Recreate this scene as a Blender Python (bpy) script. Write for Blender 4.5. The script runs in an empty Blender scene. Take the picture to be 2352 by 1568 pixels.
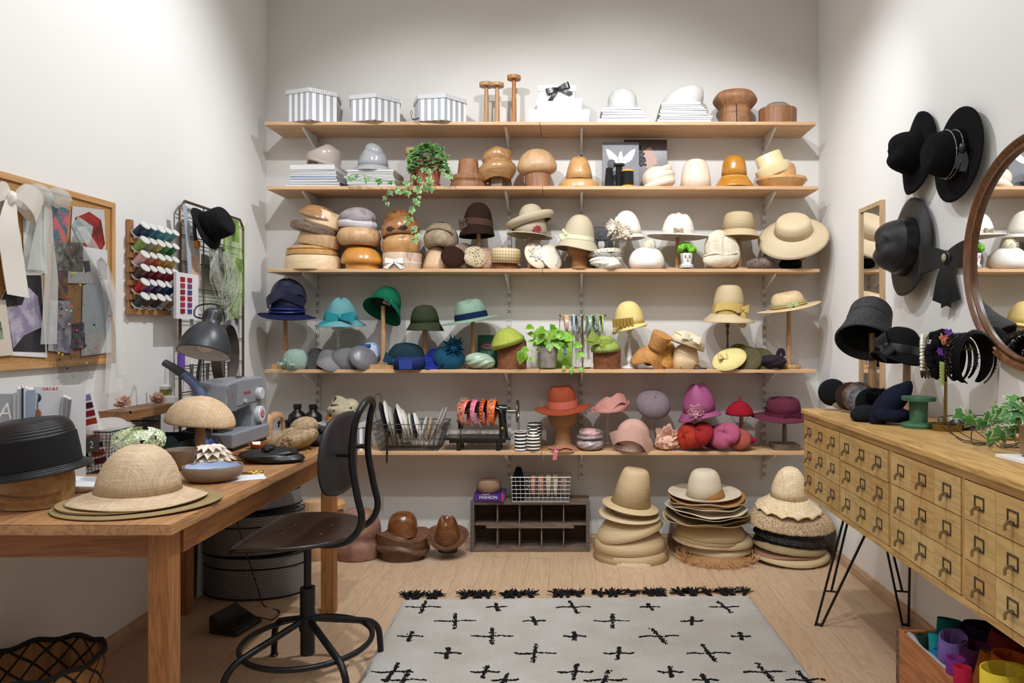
import bpy, math, random
from math import sin, cos, pi, radians, exp, sqrt, atan2
from mathutils import Vector, Matrix, Euler

# ------------------------------------------------------------------ frame
F, U0, V0, CH = 1640.0, 1315.0, 762.0, 1.30     # focal length in pixels, vanishing point, eye height
WALL_Y, LX, RX, CEIL, FRONT = 4.40, -1.885, 1.515, 3.62, -1.3
sc = bpy.context.scene
COL = sc.collection
cam_d = bpy.data.cameras.new('camera')
cam = bpy.data.objects.new('camera', cam_d); COL.objects.link(cam)
cam.location = (0, 0, CH); cam.rotation_euler = (pi/2, 0, 0)
cam_d.sensor_width = 36; cam_d.lens = 36*F/2352
cam_d.shift_x = (1176-U0)/2352; cam_d.shift_y = (V0-784)/2352
cam_d.clip_start = .05
sc.camera = cam

# ------------------------------------------------------------------ light
w = bpy.data.worlds.new('world'); sc.world = w; w.use_nodes = True
w.node_tree.nodes['Background'].inputs[0].default_value = (1, .97, .93, 1)
w.node_tree.nodes['Background'].inputs[1].default_value = .1
def lamp(kind, name, loc, energy, col=(.965, .995, 1.03), target=None, **k):
    d = bpy.data.lights.new(name, kind); d.energy = energy; d.color = col
    for a, b in k.items(): setattr(d, a, b)
    o = bpy.data.objects.new(name, d); COL.objects.link(o); o.location = loc
    if target is not None:
        o.rotation_euler = (Vector(target)-Vector(loc)).to_track_quat('-Z', 'Y').to_euler()
    return o
SPOTS = [((-.95, 2.40, 3.34), (-.75, 4.4, 1.6), 56, 80), ((.15, 2.40, 3.34), (.25, 4.4, 1.6), 66, 84),
         ((.72, 2.45, 3.34), (.95, 4.4, 1.45), 56, 72),
         ((-.15, 3.15, 3.34), (-1.9, 2.4, 1.35), 78, 115), ((0.02, 3.15, 3.34), (1.6, 2.3, .9), 38, 115),
         ((-.2, 1.6, 3.34), (.1, 2.6, 0), 70, 95)]
for i, (a, b, e, ang) in enumerate(SPOTS):
    lamp('SPOT', 'track_spot_light', a, e, target=b, spot_size=radians(ang), spot_blend=.7, shadow_soft_size=.035)
lamp('AREA', 'ambient_fill_light', (-.2, .6, CEIL-.06), 26, (.97, .995, 1.02), (-.2, .6, 0), shape='RECTANGLE', size=2.6, size_y=2.6)  # added soft fill imitating ceiling bounce, not a real fixture
vs = sc.view_settings
vs.view_transform = 'Standard'; vs.look = 'None'; vs.gamma = 1; vs.use_curve_mapping = False
vs.exposure = 0.7
sc.cycles.use_denoising = True
sc.cycles.max_bounces = 7; sc.cycles.diffuse_bounces = 4; sc.cycles.glossy_bounces = 3
sc.cycles.transparent_max_bounces = 10; sc.cycles.transmission_bounces = 5
sc.cycles.caustics_reflective = False; sc.cycles.caustics_refractive = False
sc.cycles.sample_clamp_indirect = 4

# ------------------------------------------------------------------ pixel helpers: a pixel and a real depth give a point
def at(u, v, Y): return Vector(((u-U0)*Y/F, Y, CH-(v-V0)*Y/F))
def on(u, v, z):
    Y = (CH-z)*F/(v-V0)
    return Vector(((u-U0)*Y/F, Y, z))
def lin(c): return c/12.92 if c <= .04045 else ((c+.055)/1.055)**2.4
def hx(h, k=1.0): return tuple(min(1, lin(int(h[i:i+2], 16)/255)*k) for i in (0, 2, 4))+(1,)
RND = random.Random(7)

# ------------------------------------------------------------------ materials
class NT:
    def __init__(s, name):
        s.m = bpy.data.materials.new(name); s.m.use_nodes = True; s.t = s.m.node_tree
        s.b = s.t.nodes['Principled BSDF']; s.out = s.t.nodes['Material Output']
    def n(s, t, ins={}, **pr):
        x = s.t.nodes.new(t)
        for k, v in pr.items(): setattr(x, k, v)
        for k, v in ins.items():
            if isinstance(v, bpy.types.NodeSocket): s.t.links.new(v, x.inputs[k])
            else: x.inputs[k].default_value = v
        return x
    def m2(s, op, a, b=0.0, c=0.0): return s.n('ShaderNodeMath', {0: a, 1: b, 2: c}, operation=op).outputs[0]
    def tc(s, which='Object', scale=(1, 1, 1), rot=(0, 0, 0)):
        return s.n('ShaderNodeMapping', {0: s.n('ShaderNodeTexCoord').outputs[which], 2: rot, 3: scale}).outputs[0]
    def noise(s, vec, scale, detail=3, rough=.5, dist=0):
        return s.n('ShaderNodeTexNoise', {'Vector': vec, 'Scale': scale, 'Detail': detail, 'Roughness': rough, 'Distortion': dist}).outputs[0]
    def mix(s, f, a, b):
        x = s.n('ShaderNodeMix', data_type='RGBA')
        for i, v in ((0, f), (6, a), (7, b)):
            if isinstance(v, bpy.types.NodeSocket): s.t.links.new(v, x.inputs[i])
            else: x.inputs[i].default_value = v
        return x.outputs[2]
    def ramp(s, f, a, b, lo=0., hi=1.):
        r = s.n('ShaderNodeMapRange', {0: f, 1: a, 2: b, 3: lo, 4: hi}); return r.outputs[0]
    def set(s, **k):
        for a, v in k.items():
            i = s.b.inputs[a.replace('_', ' ')]
            if isinstance(v, bpy.types.NodeSocket): s.t.links.new(v, i)
            else: i.default_value = v
    def bump(s, h, strength=.3, dist=.002):
        s.t.links.new(s.n('ShaderNodeBump', {'Strength': strength, 'Distance': dist, 'Height': h}).outputs[0], s.b.inputs['Normal'])
MC = {}
def mat(kind, col='ffffff', col2=None, **k):
    key = (kind, col, col2, tuple(sorted(k.items())))
    if key in MC: return MC[key]
    t = NT(kind+'_'+col); c = hx(col); c2 = hx(col2) if col2 else tuple(x*.55 for x in c[:3])+(1,)
    rough = k.get('rough', .5)
    if kind == 'plain':
        t.set(Base_Color=c, Roughness=rough, Metallic=k.get('metal', 0))
        if k.get('coat'): t.set(Coat_Weight=k['coat'])
    elif kind == 'felt':
        c = tuple(x*.8 for x in c[:3])+(1,) if max(c[:3]) < .6 else c
        v = t.tc(); a = t.noise(v, 60, 4, .7)
        lo = .93 if max(c[:3]) > .5 else .8; t.set(Base_Color=t.mix(t.ramp(a, .3, .7), tuple(x*lo for x in c[:3])+(1,), tuple(min(1, x*1.06) for x in c[:3])+(1,)), Roughness=.95)
        t.b.inputs['Specular IOR Level'].default_value = .15
        t.bump(t.noise(v, 500, 2), .35, .002)
    elif kind in ('braid', 'tweed'):
        p = k.get('p', .0065)
        uv = t.n('ShaderNodeUVMap').outputs[0]; sp = t.n('ShaderNodeSeparateXYZ', {0: uv})
        ww = t.m2('ADD', sp.outputs[1], t.m2('MULTIPLY', t.noise(t.tc('UV', (6, 6, 6)), 3, 1), .003))
        s_ = t.m2('ABSOLUTE', t.m2('SINE', t.m2('MULTIPLY', ww, pi/p)))
        n1 = t.noise(t.tc('UV', (260, 900, 1)), 1, 2, .6)
        f = t.m2('MULTIPLY', t.ramp(s_, .0, .55), t.ramp(n1, .2, .7, .45, 1))
        t.set(Base_Color=t.mix(f, c2, c), Roughness=k.get('rough', .6)); t.bump(t.m2('ADD', s_, t.m2('MULTIPLY', n1, .5)), .7, .0022)
    elif kind == 'weave':
        sc_ = k.get('s', 330); o = t.n('ShaderNodeTexCoord').outputs['Object']
        def band(r, sy):
            m_ = t.n('ShaderNodeMapping', {0: o, 2: r, 3: sy}).outputs[0]; return t.noise(m_, 1, 2, .6)
        a = band((.3, .6, .4), (sc_, 14, 14)); b = band((.3, .6, .4), (14, sc_, 14)); e = band((.9, .2, .7), (14, 14, sc_))
        f = t.m2('ADD', t.m2('ADD', a, b), e)
        f = t.ramp(f, 1.2, 1.75)
        t.set(Base_Color=t.mix(f, c2, c), Roughness=.75); t.bump(f, .5, .0015)
    elif kind == 'wood':
        L = k.get('scale', 1.0); ax = k.get('axis', 0)
        scl = [14*L, 14*L, 14*L]; scl[ax] = 1.1*L
        v = t.tc(scale=tuple(scl)); big = t.noise(v, 1.0, 3, .55, .8)
        ring = t.m2('ABSOLUTE', t.m2('SINE', t.m2('MULTIPLY', big, k.get('rings', 34.0))))
        scl2 = [260*L]*3; scl2[ax] = 9*L
        fine = t.noise(t.tc(scale=tuple(scl2)), 1, 2)
        f = t.m2('ADD', t.m2('MULTIPLY', ring, .6), t.m2('MULTIPLY', fine, .5))
        col_ = t.mix(t.ramp(f, .1, 1.0), c2 if col2 else tuple(x*.66 for x in c[:3])+(1,), c)
        if k.get('knots', 0):
            vk = [3.6, 3.6, 3.6]; vk[ax] = 2.0; vk[k.get('kz', 2)] = 0
            kn = t.n('ShaderNodeTexVoronoi', {'Vector': t.tc(scale=tuple(vk)), 'Scale': 1.6, 'Randomness': 1}).outputs[0]
            kk = t.ramp(t.m2('ADD', kn, t.m2('MULTIPLY', fine, .04)), .035, .085, k['knots'], 0)
            col_ = t.mix(kk, col_, hx('6b3f22'))
        if k.get('dirt', 0):
            dn = t.noise(t.tc(), 9, 4, .65)
            col_ = t.mix(t.ramp(dn, .48, .72, 0, k['dirt']), col_, tuple(x*.45 for x in c[:3])+(1,))
        t.set(Base_Color=col_, Roughness=rough); t.bump(f, k.get('bump', .15), .001)
        if k.get('coat'): t.set(Coat_Weight=k['coat'], Coat_Roughness=.18)
    elif kind == 'wall':
        v = t.tc(); a = t.noise(v, .9, 4)
        t.set(Base_Color=t.mix(t.ramp(a, .3, .7), tuple(x*.965 for x in c[:3])+(1,), c), Roughness=.9); t.bump(t.noise(v, 90, 3), .08, .002)
    elif kind == 'floor':
        v = t.tc(rot=(0, 0, pi/2)); br = t.n('ShaderNodeTexBrick', {'Vector': v, 'Color1': (0, 0, 0, 1), 'Color2': (1, 1, 1, 1), 'Mortar': (.5, .5, .5, 1), 'Scale': 1, 'Mortar Size': .0011, 'Brick Width': 1.22, 'Row Height': .125, 'Bias': 0, 'Mortar Smooth': .2}, offset=.37, offset_frequency=2)
        o = t.n('ShaderNodeTexCoord').outputs['Object']
        off = t.n('ShaderNodeVectorMath', {0: o, 1: t.n('ShaderNodeVectorMath', {0: br.outputs[0], 3: 7.0}, operation='SCALE').outputs[0]}, operation='ADD').outputs[0]
        m_ = t.n('ShaderNodeMapping', {0: off, 3: (11, 1.0, 1)}).outputs[0]
        big = t.noise(m_, 1.0, 2, .5, .9)
        ring = t.m2('ABSOLUTE', t.m2('SINE', t.m2('MULTIPLY', big, 42.0)))
        fine = t.noise(t.n('ShaderNodeMapping', {0: off, 3: (240, 8, 1)}).outputs[0], 1, 3)
        f = t.m2('ADD', t.m2('MULTIPLY', ring, .4), t.m2('MULTIPLY', fine, .75))
        base = t.mix(t.ramp(f, .15, 1.0), hx('b39476'), hx('d2b596'))
        base = t.mix(t.m2('MULTIPLY', br.outputs[0], .16), base, hx('a37f5f'))
        base = t.mix(t.m2('MULTIPLY', br.outputs[1], .55), base, hx('6a4a32'))
        t.set(Base_Color=base, Roughness=.42); t.b.inputs['Specular IOR Level'].default_value = .35
        t.bump(t.m2('SUBTRACT', f, t.m2('MULTIPLY', br.outputs[1], 2)), .08, .001)
    elif kind == 'stripe':       # stripes over UV.x, period p
        uv = t.n('ShaderNodeUVMap').outputs[0]; sp = t.n('ShaderNodeSeparateXYZ', {0: uv})
        x = t.m2('ADD', sp.outputs[0], t.m2('MULTIPLY', sp.outputs[1], k.get('slant', 0.)))
        if k.get('yaxis'): x = sp.outputs[1]
        fr = t.m2('FRACT', t.m2('DIVIDE', x, k.get('p', .035)))
        t.set(Base_Color=t.mix(t.m2('GREATER_THAN', fr, .5), c, c2), Roughness=rough)
    elif kind == 'perf':
        uv = t.n('ShaderNodeUVMap').outputs[0]; sp = t.n('ShaderNodeSeparateXYZ', {0: uv}); p = k.get('p', .0088)
        a = t.m2('DIVIDE', sp.outputs[0], p); b = t.m2('DIVIDE', sp.outputs[1], p*.866)
        row = t.m2('FLOOR', b); sh = t.m2('MULTIPLY', t.m2('MODULO', row, 2.0), .5)
        fx = t.m2('SUBTRACT', t.m2('FRACT', t.m2('ADD', a, sh)), .5); fy = t.m2('SUBTRACT', t.m2('FRACT', b), .5)
        d = t.m2('ADD', t.m2('MULTIPLY', fx, fx), t.m2('MULTIPLY', fy, fy))
        t.set(Base_Color=t.mix(t.m2('LESS_THAN', d, .15), c, c2), Roughness=.45)
    elif kind == 'glass':
        t.set(Base_Color=c, Roughness=.04, IOR=1.45, Transmission_Weight=.0)
        g = t.n('ShaderNodeBsdfTransparent', {0: (.96, .97, .97, 1)}).outputs[0]
        gl = t.n('ShaderNodeBsdfGlossy', {0: (1, 1, 1, 1), 1: .05}).outputs[0]
        fr = t.n('ShaderNodeLayerWeight', {0: .35}).outputs[1]
        t.t.links.new(t.n('ShaderNodeMixShader', {0: t.ramp(fr, 0, 1, .06, .75), 1: g, 2: gl}).outputs[0], t.out.inputs[0])
    elif kind == 'sheer':
        t.set(Base_Color=c, Roughness=.6)
        g = t.n('ShaderNodeBsdfTransparent').outputs[0]; a = k.get('a', .4)
        if k.get('net'):
            uv = t.tc('UV', (1, 1, 1), (0, 0, .78)); sp = t.n('ShaderNodeSeparateXYZ', {0: uv}); q = k['net']
            l1 = t.m2('LESS_THAN', t.m2('FRACT', t.m2('DIVIDE', sp.outputs[0], q)), .2); l2 = t.m2('LESS_THAN', t.m2('FRACT', t.m2('DIVIDE', sp.outputs[1], q)), .2)
            a = t.m2('MAXIMUM', l1, l2)
        t.t.links.new(t.n('ShaderNodeMixShader', {0: a, 1: g, 2: t.b.outputs[0]}).outputs[0], t.out.inputs[0])
    elif kind == 'spots':
        v = t.n('ShaderNodeTexVoronoi', {'Vector': t.tc(), 'Scale': k.get('s', 60)}).outputs[0]
        if k.get('warp'): v = t.m2('ADD', v, t.m2('MULTIPLY', t.noise(t.tc(), 120, 2), .3))
        t.set(Base_Color=t.mix(t.m2('LESS_THAN', v, k.get('f', .35)), c, c2), Roughness=.8)
    elif kind == 'mottle':
        f = t.ramp(t.noise(t.tc(), k.get('s', 40), 4, .65), .42, .58)
        t.set(Base_Color=t.mix(f, c, c2), Roughness=rough, Metallic=k.get('metal', 0)); t.bump(f, .3, .002)
    elif kind == 'check':
        uv = t.n('ShaderNodeTexChecker', {'Vector': t.tc('UV', (1, 1, 1), (0, 0, .78)), 'Color1': c, 'Color2': c2, 'Scale': 1/k.get('p', .012)})
        nn = t.noise(t.tc('UV', (700, 700, 1)), 1, 1)
        t.set(Base_Color=t.mix(t.ramp(nn, .35, .65, 0, .6), uv.outputs[0], tuple(min(1, x*1.2) for x in c[:3])+(1,)), Roughness=.8)
    elif kind == 'glitter':
        v = t.n('ShaderNodeTexVoronoi', {'Vector': t.tc(), 'Scale': k.get('s', 260)})
        sep = t.n('ShaderNodeSeparateColor', {0: v.outputs[1]}).outputs[0]
        t.set(Base_Color=t.mix(t.ramp(sep, .2, .8), c, c2), Roughness=.3, Metallic=.4); t.bump(v.outputs[0], .6, .004)
    elif kind == 'mirror':
        t.set(Base_Color=(.93, .94, .94, 1), Roughness=.01, Metallic=1)
    elif kind == 'shell':
        f = t.noise(t.tc(), 14, 2, .5, 2.0)
        r = t.n('ShaderNodeValToRGB', {0: f}); e = r.color_ramp.elements
        for p_, cc in ((.35, 'e9c5dd'), (.45, 'bfe3e6'), (.52, 'f3efe6'), (.6, 'e8c877'), (.68, 'c6b2e8')):
            q = e.new(p_); q.color = hx(cc)
        t.set(Base_Color=r.outputs[0], Roughness=.2, Metallic=.2)
    MC[key] = t.m
    return t.m

# ------------------------------------------------------------------ meshes and objects
class MB:
    def __init__(s): s.v = []; s.f = []; s.uv = []; s.mi = []; s.cur = 0
    def face(s, ids, uvs=None):
        s.f.append(tuple(ids)); s.uv.append(uvs or [(0, 0)]*len(ids)); s.mi.append(s.cur)
    def grid(s, P, wrap=False, UV=None):
        """P[j][i]; wrap closes i. A row whose points coincide becomes a pole."""
        nj = len(P); ni = len(P[0]); ids = []
        for row in P:
            a, b = Vector(row[0]), Vector(row[ni//2])
            if wrap and (a-b).length < 1e-7:
                s.v.append(tuple(a)); ids.append([len(s.v)-1]*ni)
            else:
                k = len(s.v); s.v.extend([tuple(p) for p in row]); ids.append(list(range(k, k+ni)))
        if UV is None:
            arc = [0.0]
            for j in range(1, nj): arc.append(arc[-1]+sum((Vector(P[j][i])-Vector(P[j-1][i])).length for i in (0, ni//3, 2*ni//3))/3)
            W = max(sum((Vector(r[(i+1) % ni])-Vector(r[i])).length for i in range(ni-(0 if wrap else 1))) for r in P)
            UV = lambda i, j: (W*i/(ni-(0 if wrap else 1) or 1), arc[j])
        for j in range(nj-1):
            for i in range(ni if wrap else ni-1):
                i2 = (i+1) % ni
                q = [ids[j][i], ids[j][i2], ids[j+1][i2], ids[j+1][i]]
                uq = [UV(i, j), UV(i+1, j), UV(i+1, j+1), UV(i, j+1)]
                o = []; ou = []
                for a, b in zip(q, uq):
                    if a not in o: o.append(a); ou.append(b)
                if len(o) > 2: s.face(o, ou)
        return s
    def box(s, c, d, rot=None, taper=(1, 1)):
        M_ = Euler([radians(x) for x in (rot or (0, 0, 0))]).to_matrix(); c = Vector(c); k = len(s.v)
        for z in (-1, 1):
            tx, ty = (taper if z > 0 else (1, 1))
            for x, y in ((-1, -1), (1, -1), (1, 1), (-1, 1)):
                s.v.append(tuple(c+M_ @ Vector((x*d[0]/2*tx, y*d[1]/2*ty, z*d[2]/2))))
        for q, (a, b) in (((0, 3, 2, 1), (0, 1)), ((4, 5, 6, 7), (0, 1)), ((0, 1, 5, 4), (0, 2)), ((1, 2, 6, 5), (1, 2)), ((2, 3, 7, 6), (0, 2)), ((3, 0, 4, 7), (1, 2))):
            s.face([k+i for i in q], [(0, 0), (d[a], 0), (d[a], d[b]), (0, d[b])])
        return s
    def lathe(s, prof, c=(0, 0, 0), n=28, asp=1, df=None, rot=None, k=0):
        if k: prof = cr(prof, k)
        M_ = Euler([radians(x) for x in (rot or (0, 0, 0))]).to_matrix(); c = Vector(c)
        P = []
        for j, (r, z) in enumerate(prof):
            row = []
            for i in range(n):
                th = 2*pi*i/n; p = Vector((r*cos(th), r*sin(th)*asp, z))
                if df and r > 1e-6: p = Vector(df(p, th, j/(len(prof)-1)))
                row.append(c+M_ @ p)
            P.append(row)
        return s.grid(P, True)
    def tube(s, path, r, n=8, closed=False, k=0, flat=1.0):
        path = [Vector(p) for p in path]
        if k: path = [Vector(p) for p in cr(path, k, closed)]
        m = len(path); P = []; up = None
        rr = r if callable(r) else (lambda t: r)
        for j, p in enumerate(path):
            d = (path[(j+1) % m]-path[j-1]) if closed else (path[min(j+1, m-1)]-path[max(j-1, 0)])
            if d.length < 1e-9: d = Vector((0, 0, 1))
            d.normalize()
            if up is None: up = d.orthogonal().normalized()
            up = (up-d*up.dot(d)); up = up.normalized() if up.length > 1e-6 else d.orthogonal().normalized()
            b = d.cross(up); q = rr(j/(m-1))
            P.append([p+up*cos(2*pi*i/n)*q+b*sin(2*pi*i/n)*q*flat for i in range(n)])
        if closed: P.append(P[0])
        else: P = [[path[0]]*n]+P+[[path[-1]]*n]
        return s.grid(P, True)
    def ribbon(s, path, side, w, k=5, th=.0012, closed=False):
        path = [Vector(p) for p in path]
        if k: path = [Vector(p) for p in cr(path, k, closed)]
        m = len(path); sd = side if callable(side) else (lambda t: Vector(side))
        ww = w if callable(w) else (lambda t: w)
        A = []; 
        for j, p in enumerate(path):
            t = j/(m-1); d = path[min(j+1, m-1)]-path[max(j-1, 0)]; S = Vector(sd(t)).normalized()
            nn = d.cross(S); nn = nn.normalized()*th/2 if nn.length > 1e-9 else Vector((0, 0, 0)); h = S*ww(t)/2
            A.append([p-h-nn, p+h-nn, p+h+nn, p-h+nn])
        s.grid(A, True); return s
    def ball(s, c, r, n=14, df=None, rot=None):
        r = (r, r, r) if not hasattr(r, '__len__') else r
        M_ = Euler([radians(x) for x in (rot or (0, 0, 0))]).to_matrix(); c = Vector(c); P = []
        for j in range(n+1):
            ph = -pi/2+pi*j/n; row = []
            for i in range(2*n):
                th = pi*i/n; d = Vector((cos(ph)*cos(th), cos(ph)*sin(th), sin(ph)))
                q = 1.0 if not df else df(d, th, ph)
                if j in (0, n): q = 1.0 if not df else df(d, 0, ph)
                row.append(c+M_ @ Vector((d.x*r[0]*q, d.y*r[1]*q, d.z*r[2]*q)))
            P.append(row)
        return s.grid(P, True)
    def build(s, name, m, parent=None, smooth=True, sol=0, ang=42, label=None, off=0):
        me = bpy.data.meshes.new(name); me.from_pydata(s.v, [], s.f)
        l = me.uv_layers.new(name='UVMap'); l.data.foreach_set('uv', [x for f in s.uv for q in f for x in q])
        ms = m if isinstance(m, (list, tuple)) else [m]
        for x in ms: me.materials.append(x)
        if len(ms) > 1: me.polygons.foreach_set('material_index', s.mi)
        if smooth:
            me.polygons.foreach_set('use_smooth', [True]*len(me.polygons))
            if ang: me.set_sharp_from_angle(angle=radians(ang))
        o = bpy.data.objects.new(name, me); COL.objects.link(o)
        if parent: o.parent = parent
        if sol:
            q = o.modifiers.new('thickness', 'SOLIDIFY'); q.thickness = sol; q.offset = off
        if label: o['label'] = label
        return o
def cr(pts, k=4, closed=False):
    """Catmull-Rom refinement."""
    pts = [tuple(p) for p in pts]; n = len(pts); out = []
    for i in range(n if closed else n-1):
        g = (lambda q: pts[q % n]) if closed else (lambda q: pts[max(0, min(n-1, q))])
        p0, p1, p2, p3 = g(i-1), g(i), g(i+1), g(i+2)
        for a in range(k):
            t = a/k
            out.append(tuple(.5*((2*b)+(-a_+c)*t+(2*a_-5*b+4*c-d)*t*t+(-a_+3*b-3*c+d)*t**3) for a_, b, c, d in zip(p0, p1, p2, p3)))
    if not closed: out.append(pts[-1])
    if len(pts[0]) == 2 and min(p[0] for p in pts) >= 0: out = [(max(0, x), y) for x, y in out]
    return out
def E(name, label, cat, loc=(0, 0, 0), rot=(0, 0, 0), group=None):
    o = bpy.data.objects.new(name, None); COL.objects.link(o); o.empty_display_size = .02
    o.location = loc; o.rotation_euler = [radians(x) for x in rot]
    o['label'] = label; o['category'] = cat
    if group: o['group'] = group
    return o
def tag(o, label, cat, loc=None, rot=None, group=None):
    o['label'] = label; o['category'] = cat
    if group: o['group'] = group
    if loc is not None: o.location = loc
    if rot is not None: o.rotation_euler = [radians(x) for x in rot]
    return o
def struct(o): o['kind'] = 'structure'; return o
def bx(name, c, d, m, parent=None, rot=None, label=None): return MB().box(c, d, rot).build(name, m, parent, smooth=False, label=label)
def text(name, s, size, m, parent, loc, rot=(90, 0, 0), ext=.0006, align='CENTER', sx=1):
    c = bpy.data.curves.new('lettering', 'FONT'); c.body = s; c.size = size; c.extrude = ext; c.align_x = align; c.align_y = 'CENTER'
    o = bpy.data.objects.new('lettering', c); COL.objects.link(o)
    me = bpy.data.meshes.new_from_object(o.evaluated_get(bpy.context.evaluated_depsgraph_get()))
    bpy.data.objects.remove(o); bpy.data.curves.remove(c)
    me.materials.clear(); me.materials.append(m)
    o = bpy.data.objects.new(name, me); COL.objects.link(o); o.parent = parent
    o.location = loc; o.rotation_euler = [radians(x) for x in rot]; o.scale = (sx, 1, 1)
    return o
# ================================================================== THE ROOM
WALLM = mat('wall', 'edecea'); BACKM = mat('wall', 'e2dfda'); DARKM = mat('wall', 'a39d96'); T = .12
def slab(name, x0, x1, y0, y1, z0, z1, m):
    return struct(MB().box(((x0+x1)/2, (y0+y1)/2, (z0+z1)/2), (x1-x0, y1-y0, z1-z0)).build(name, m, None, smooth=False))
slab('floor', LX-T, RX+T, FRONT-T, WALL_Y+T, -.1, 0, mat('floor'))
slab('ceiling', LX-T, RX+T, FRONT-T, WALL_Y+T, CEIL, CEIL+.1, WALLM)
slab('wall_back', LX-T, RX+T, WALL_Y, WALL_Y+T, 0, CEIL, BACKM)
slab('wall_left', LX-T, LX, FRONT, WALL_Y, 0, CEIL, WALLM)
slab('wall_right', RX, RX+T, FRONT, WALL_Y, 0, CEIL, WALLM)
slab('wall_front', LX-T, RX+T, FRONT-T, FRONT, 0, CEIL, DARKM)
BASE = mat('wood', 'c9a98a', axis=1, bump=.05)
def baseboard(name, a, b, nrm):
    a, b = Vector(a), Vector(b); d = (b-a); m_ = MB(); n_ = Vector(nrm)
    pr = [(0, 0), (.015, 0), (.015, .042), (.011, .050), (.009, .060), (0, .062)]
    P = [[p+n_*x+Vector((0, 0, z)) for p in (a, b)] for x, z in pr]
    return struct(m_.grid(P).build(name, BASE, None, smooth=False))
baseboard('baseboard_left', (LX, FRONT, 0), (LX, WALL_Y-.016, 0), (1, 0, 0))
baseboard('baseboard_right', (RX, WALL_Y-.016, 0), (RX, FRONT, 0), (-1, 0, 0))
baseboard('baseboard_back', (LX, WALL_Y, 0), (RX, WALL_Y, 0), (0, -1, 0))
# pilaster stub behind the table, where the white wall steps out
slab('trim_1', LX+.001, LX+.05, 3.50, 3.62, 0, .5, WALLM)

# ------------------------------------------------------------------ shelves
SY = 4.12
SH = [CH+(V0-v)*SY/F for v in (279, 427, 617, 848.5, 1037)]
ORD = ['topmost', 'second', 'third', 'fourth', 'lowest']
PINE = mat('wood', 'd9b48a', 'c0936a', axis=0, knots=.75, rings=20.0, scale=1.1, bump=.05)
ENDS = [(607, 1240, 1875), (612, 1246, 1881), (612, 1246, 1883), (607, 1239, 1876), (607, 1244, 1860)]
for i, z in enumerate(SH):
    a, b, c = [(u-U0)*SY/F for u in ENDS[i]]
    for nm, x0, x1 in (('left', a, b-.0012), ('right', b+.0012, c)):
        m_ = MB().box((0, 0, -.010), (x1-x0, .275, .020))
        o = m_.build('shelf_board', PINE, None, smooth=False)
        tag(o, '%s pine board of the %s wall shelf' % (nm, ORD[i]), 'shelf', ((x0+x1)/2, SY+.1375, z), group='pine shelf boards')
        q = o.modifiers.new('bevel', 'BEVEL'); q.width = .0015; q.segments = 1
WHT = mat('plain', 'dcdad6', rough=.4); SLOT = mat('plain', '2c2b2a', rough=.7)
UPX = [(u-U0)*4.385/F for u in (729, 1169.5, 1335, 1756)]
WHO = ['leftmost', 'second', 'third', 'rightmost']
for i, x in enumerate(UPX):
    m_ = MB().box((0, 0, 0), (.025, .012, 2.12)); m_.cur = 1
    for j in range(42):
        for s_ in (-.0055, .0055): m_.box((s_, -.0062, -1.03+j*.05), (.0035, .001, .024))
    for j in range(7): m_.lathe([(0, 0), (.004, 0), (.004, .001), (0, .001)], (0, -.0068, -.93+j*.31), 10, rot=(90, 0, 0))
    tag(m_.build('shelf_upright', [WHT, SLOT], None, smooth=False), 'white slotted wall upright, %s of the four behind the shelves' % WHO[i], 'upright', (x, WALL_Y-.0065, 1.455), group='slotted shelf uprights')
def bracket_mb():
    m_ = MB(); pr = [(-.005, 0), (-.005, -.085), (-.02, -.085), (-.225, -.016), (-.235, -.010), (-.235, 0)]
    for sx in (0,):
        P = [(sx-.006, y, z) for y, z in pr]; Q = [(sx+.006, y, z) for y, z in pr]; k = len(m_.v)
        m_.v += P+Q; n = len(pr); m_.face([k+j for j in range(n)]); m_.face([k+n+j for j in reversed(range(n))])
        for j in range(n): m_.face([k+j, k+(j+1) % n, k+n+(j+1) % n, k+n+j])
    m_.box((0, -.12, -.001), (.014, .23, .002))
    return m_
br0 = None
for i, z in enumerate(SH):
    for j, x in enumerate(UPX):
        if br0 is None: o = br0 = bracket_mb().build('shelf_bracket', WHT, None, smooth=False)
        else: o = br0.copy(); COL.objects.link(o)
        tag(o, 'white metal bracket under the %s shelf, %s along it' % (ORD[i], WHO[j]), 'bracket', (x, WALL_Y-.0135, z-.0205), group='shelf brackets')

# ------------------------------------------------------------------ rug
RUG = NT('wool_rug'); _v = RUG.tc()
_n = RUG.noise(_v, 300, 4, .8); _b = RUG.noise(_v, 5, 3)
RUG.set(Base_Color=RUG.mix(RUG.ramp(_b, .35, .7), RUG.mix(RUG.ramp(_n, .3, .7), hx('c6c1ba'), hx('eeeae5')), RUG.mix(RUG.ramp(_n, .3, .7), hx('b7afa4'), hx('e2dcd2'))), Roughness=1)
RUG.b.inputs['Specular IOR Level'].default_value = 0; RUG.bump(_n, .9, .006)
BLKW = mat('felt', '1e1e20')
rug = E('rug', 'cream wool rug with black crosses lying on the wooden floor', 'rug', (.025, 3.467, 0), (0, 0, 1.9))
RW, RL = 1.69, 2.5; m_ = MB(); P = []
rr = random.Random(3)
for j in range(126):
    row = []
    for i in range(86):
        x, y = -RW/2+RW*i/85, -RL*j/125
        e = min(x+RW/2, RW/2-x, -y, RL+y)
        row.append((x+rr.uniform(-.002, .002), y+rr.uniform(-.002, .002), .016*min(1, max(0, e)/.012)**.5+rr.uniform(0, .0035)*(e > .001)))
    P.append(row)
m_.grid(P); m_.build('pile', RUG.m, rug)
rows_ = [(1394, [972, 1141, 1317, 1493, 1664]), (1426, [1045, 1227, 1407, 1589]), (1461, [942, 1130, 1320, 1513, 1702]), (1500, [1028, 1228, 1421, 1628]), (1543, [902, 1114, 1321, 1540, 1756])]
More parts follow.
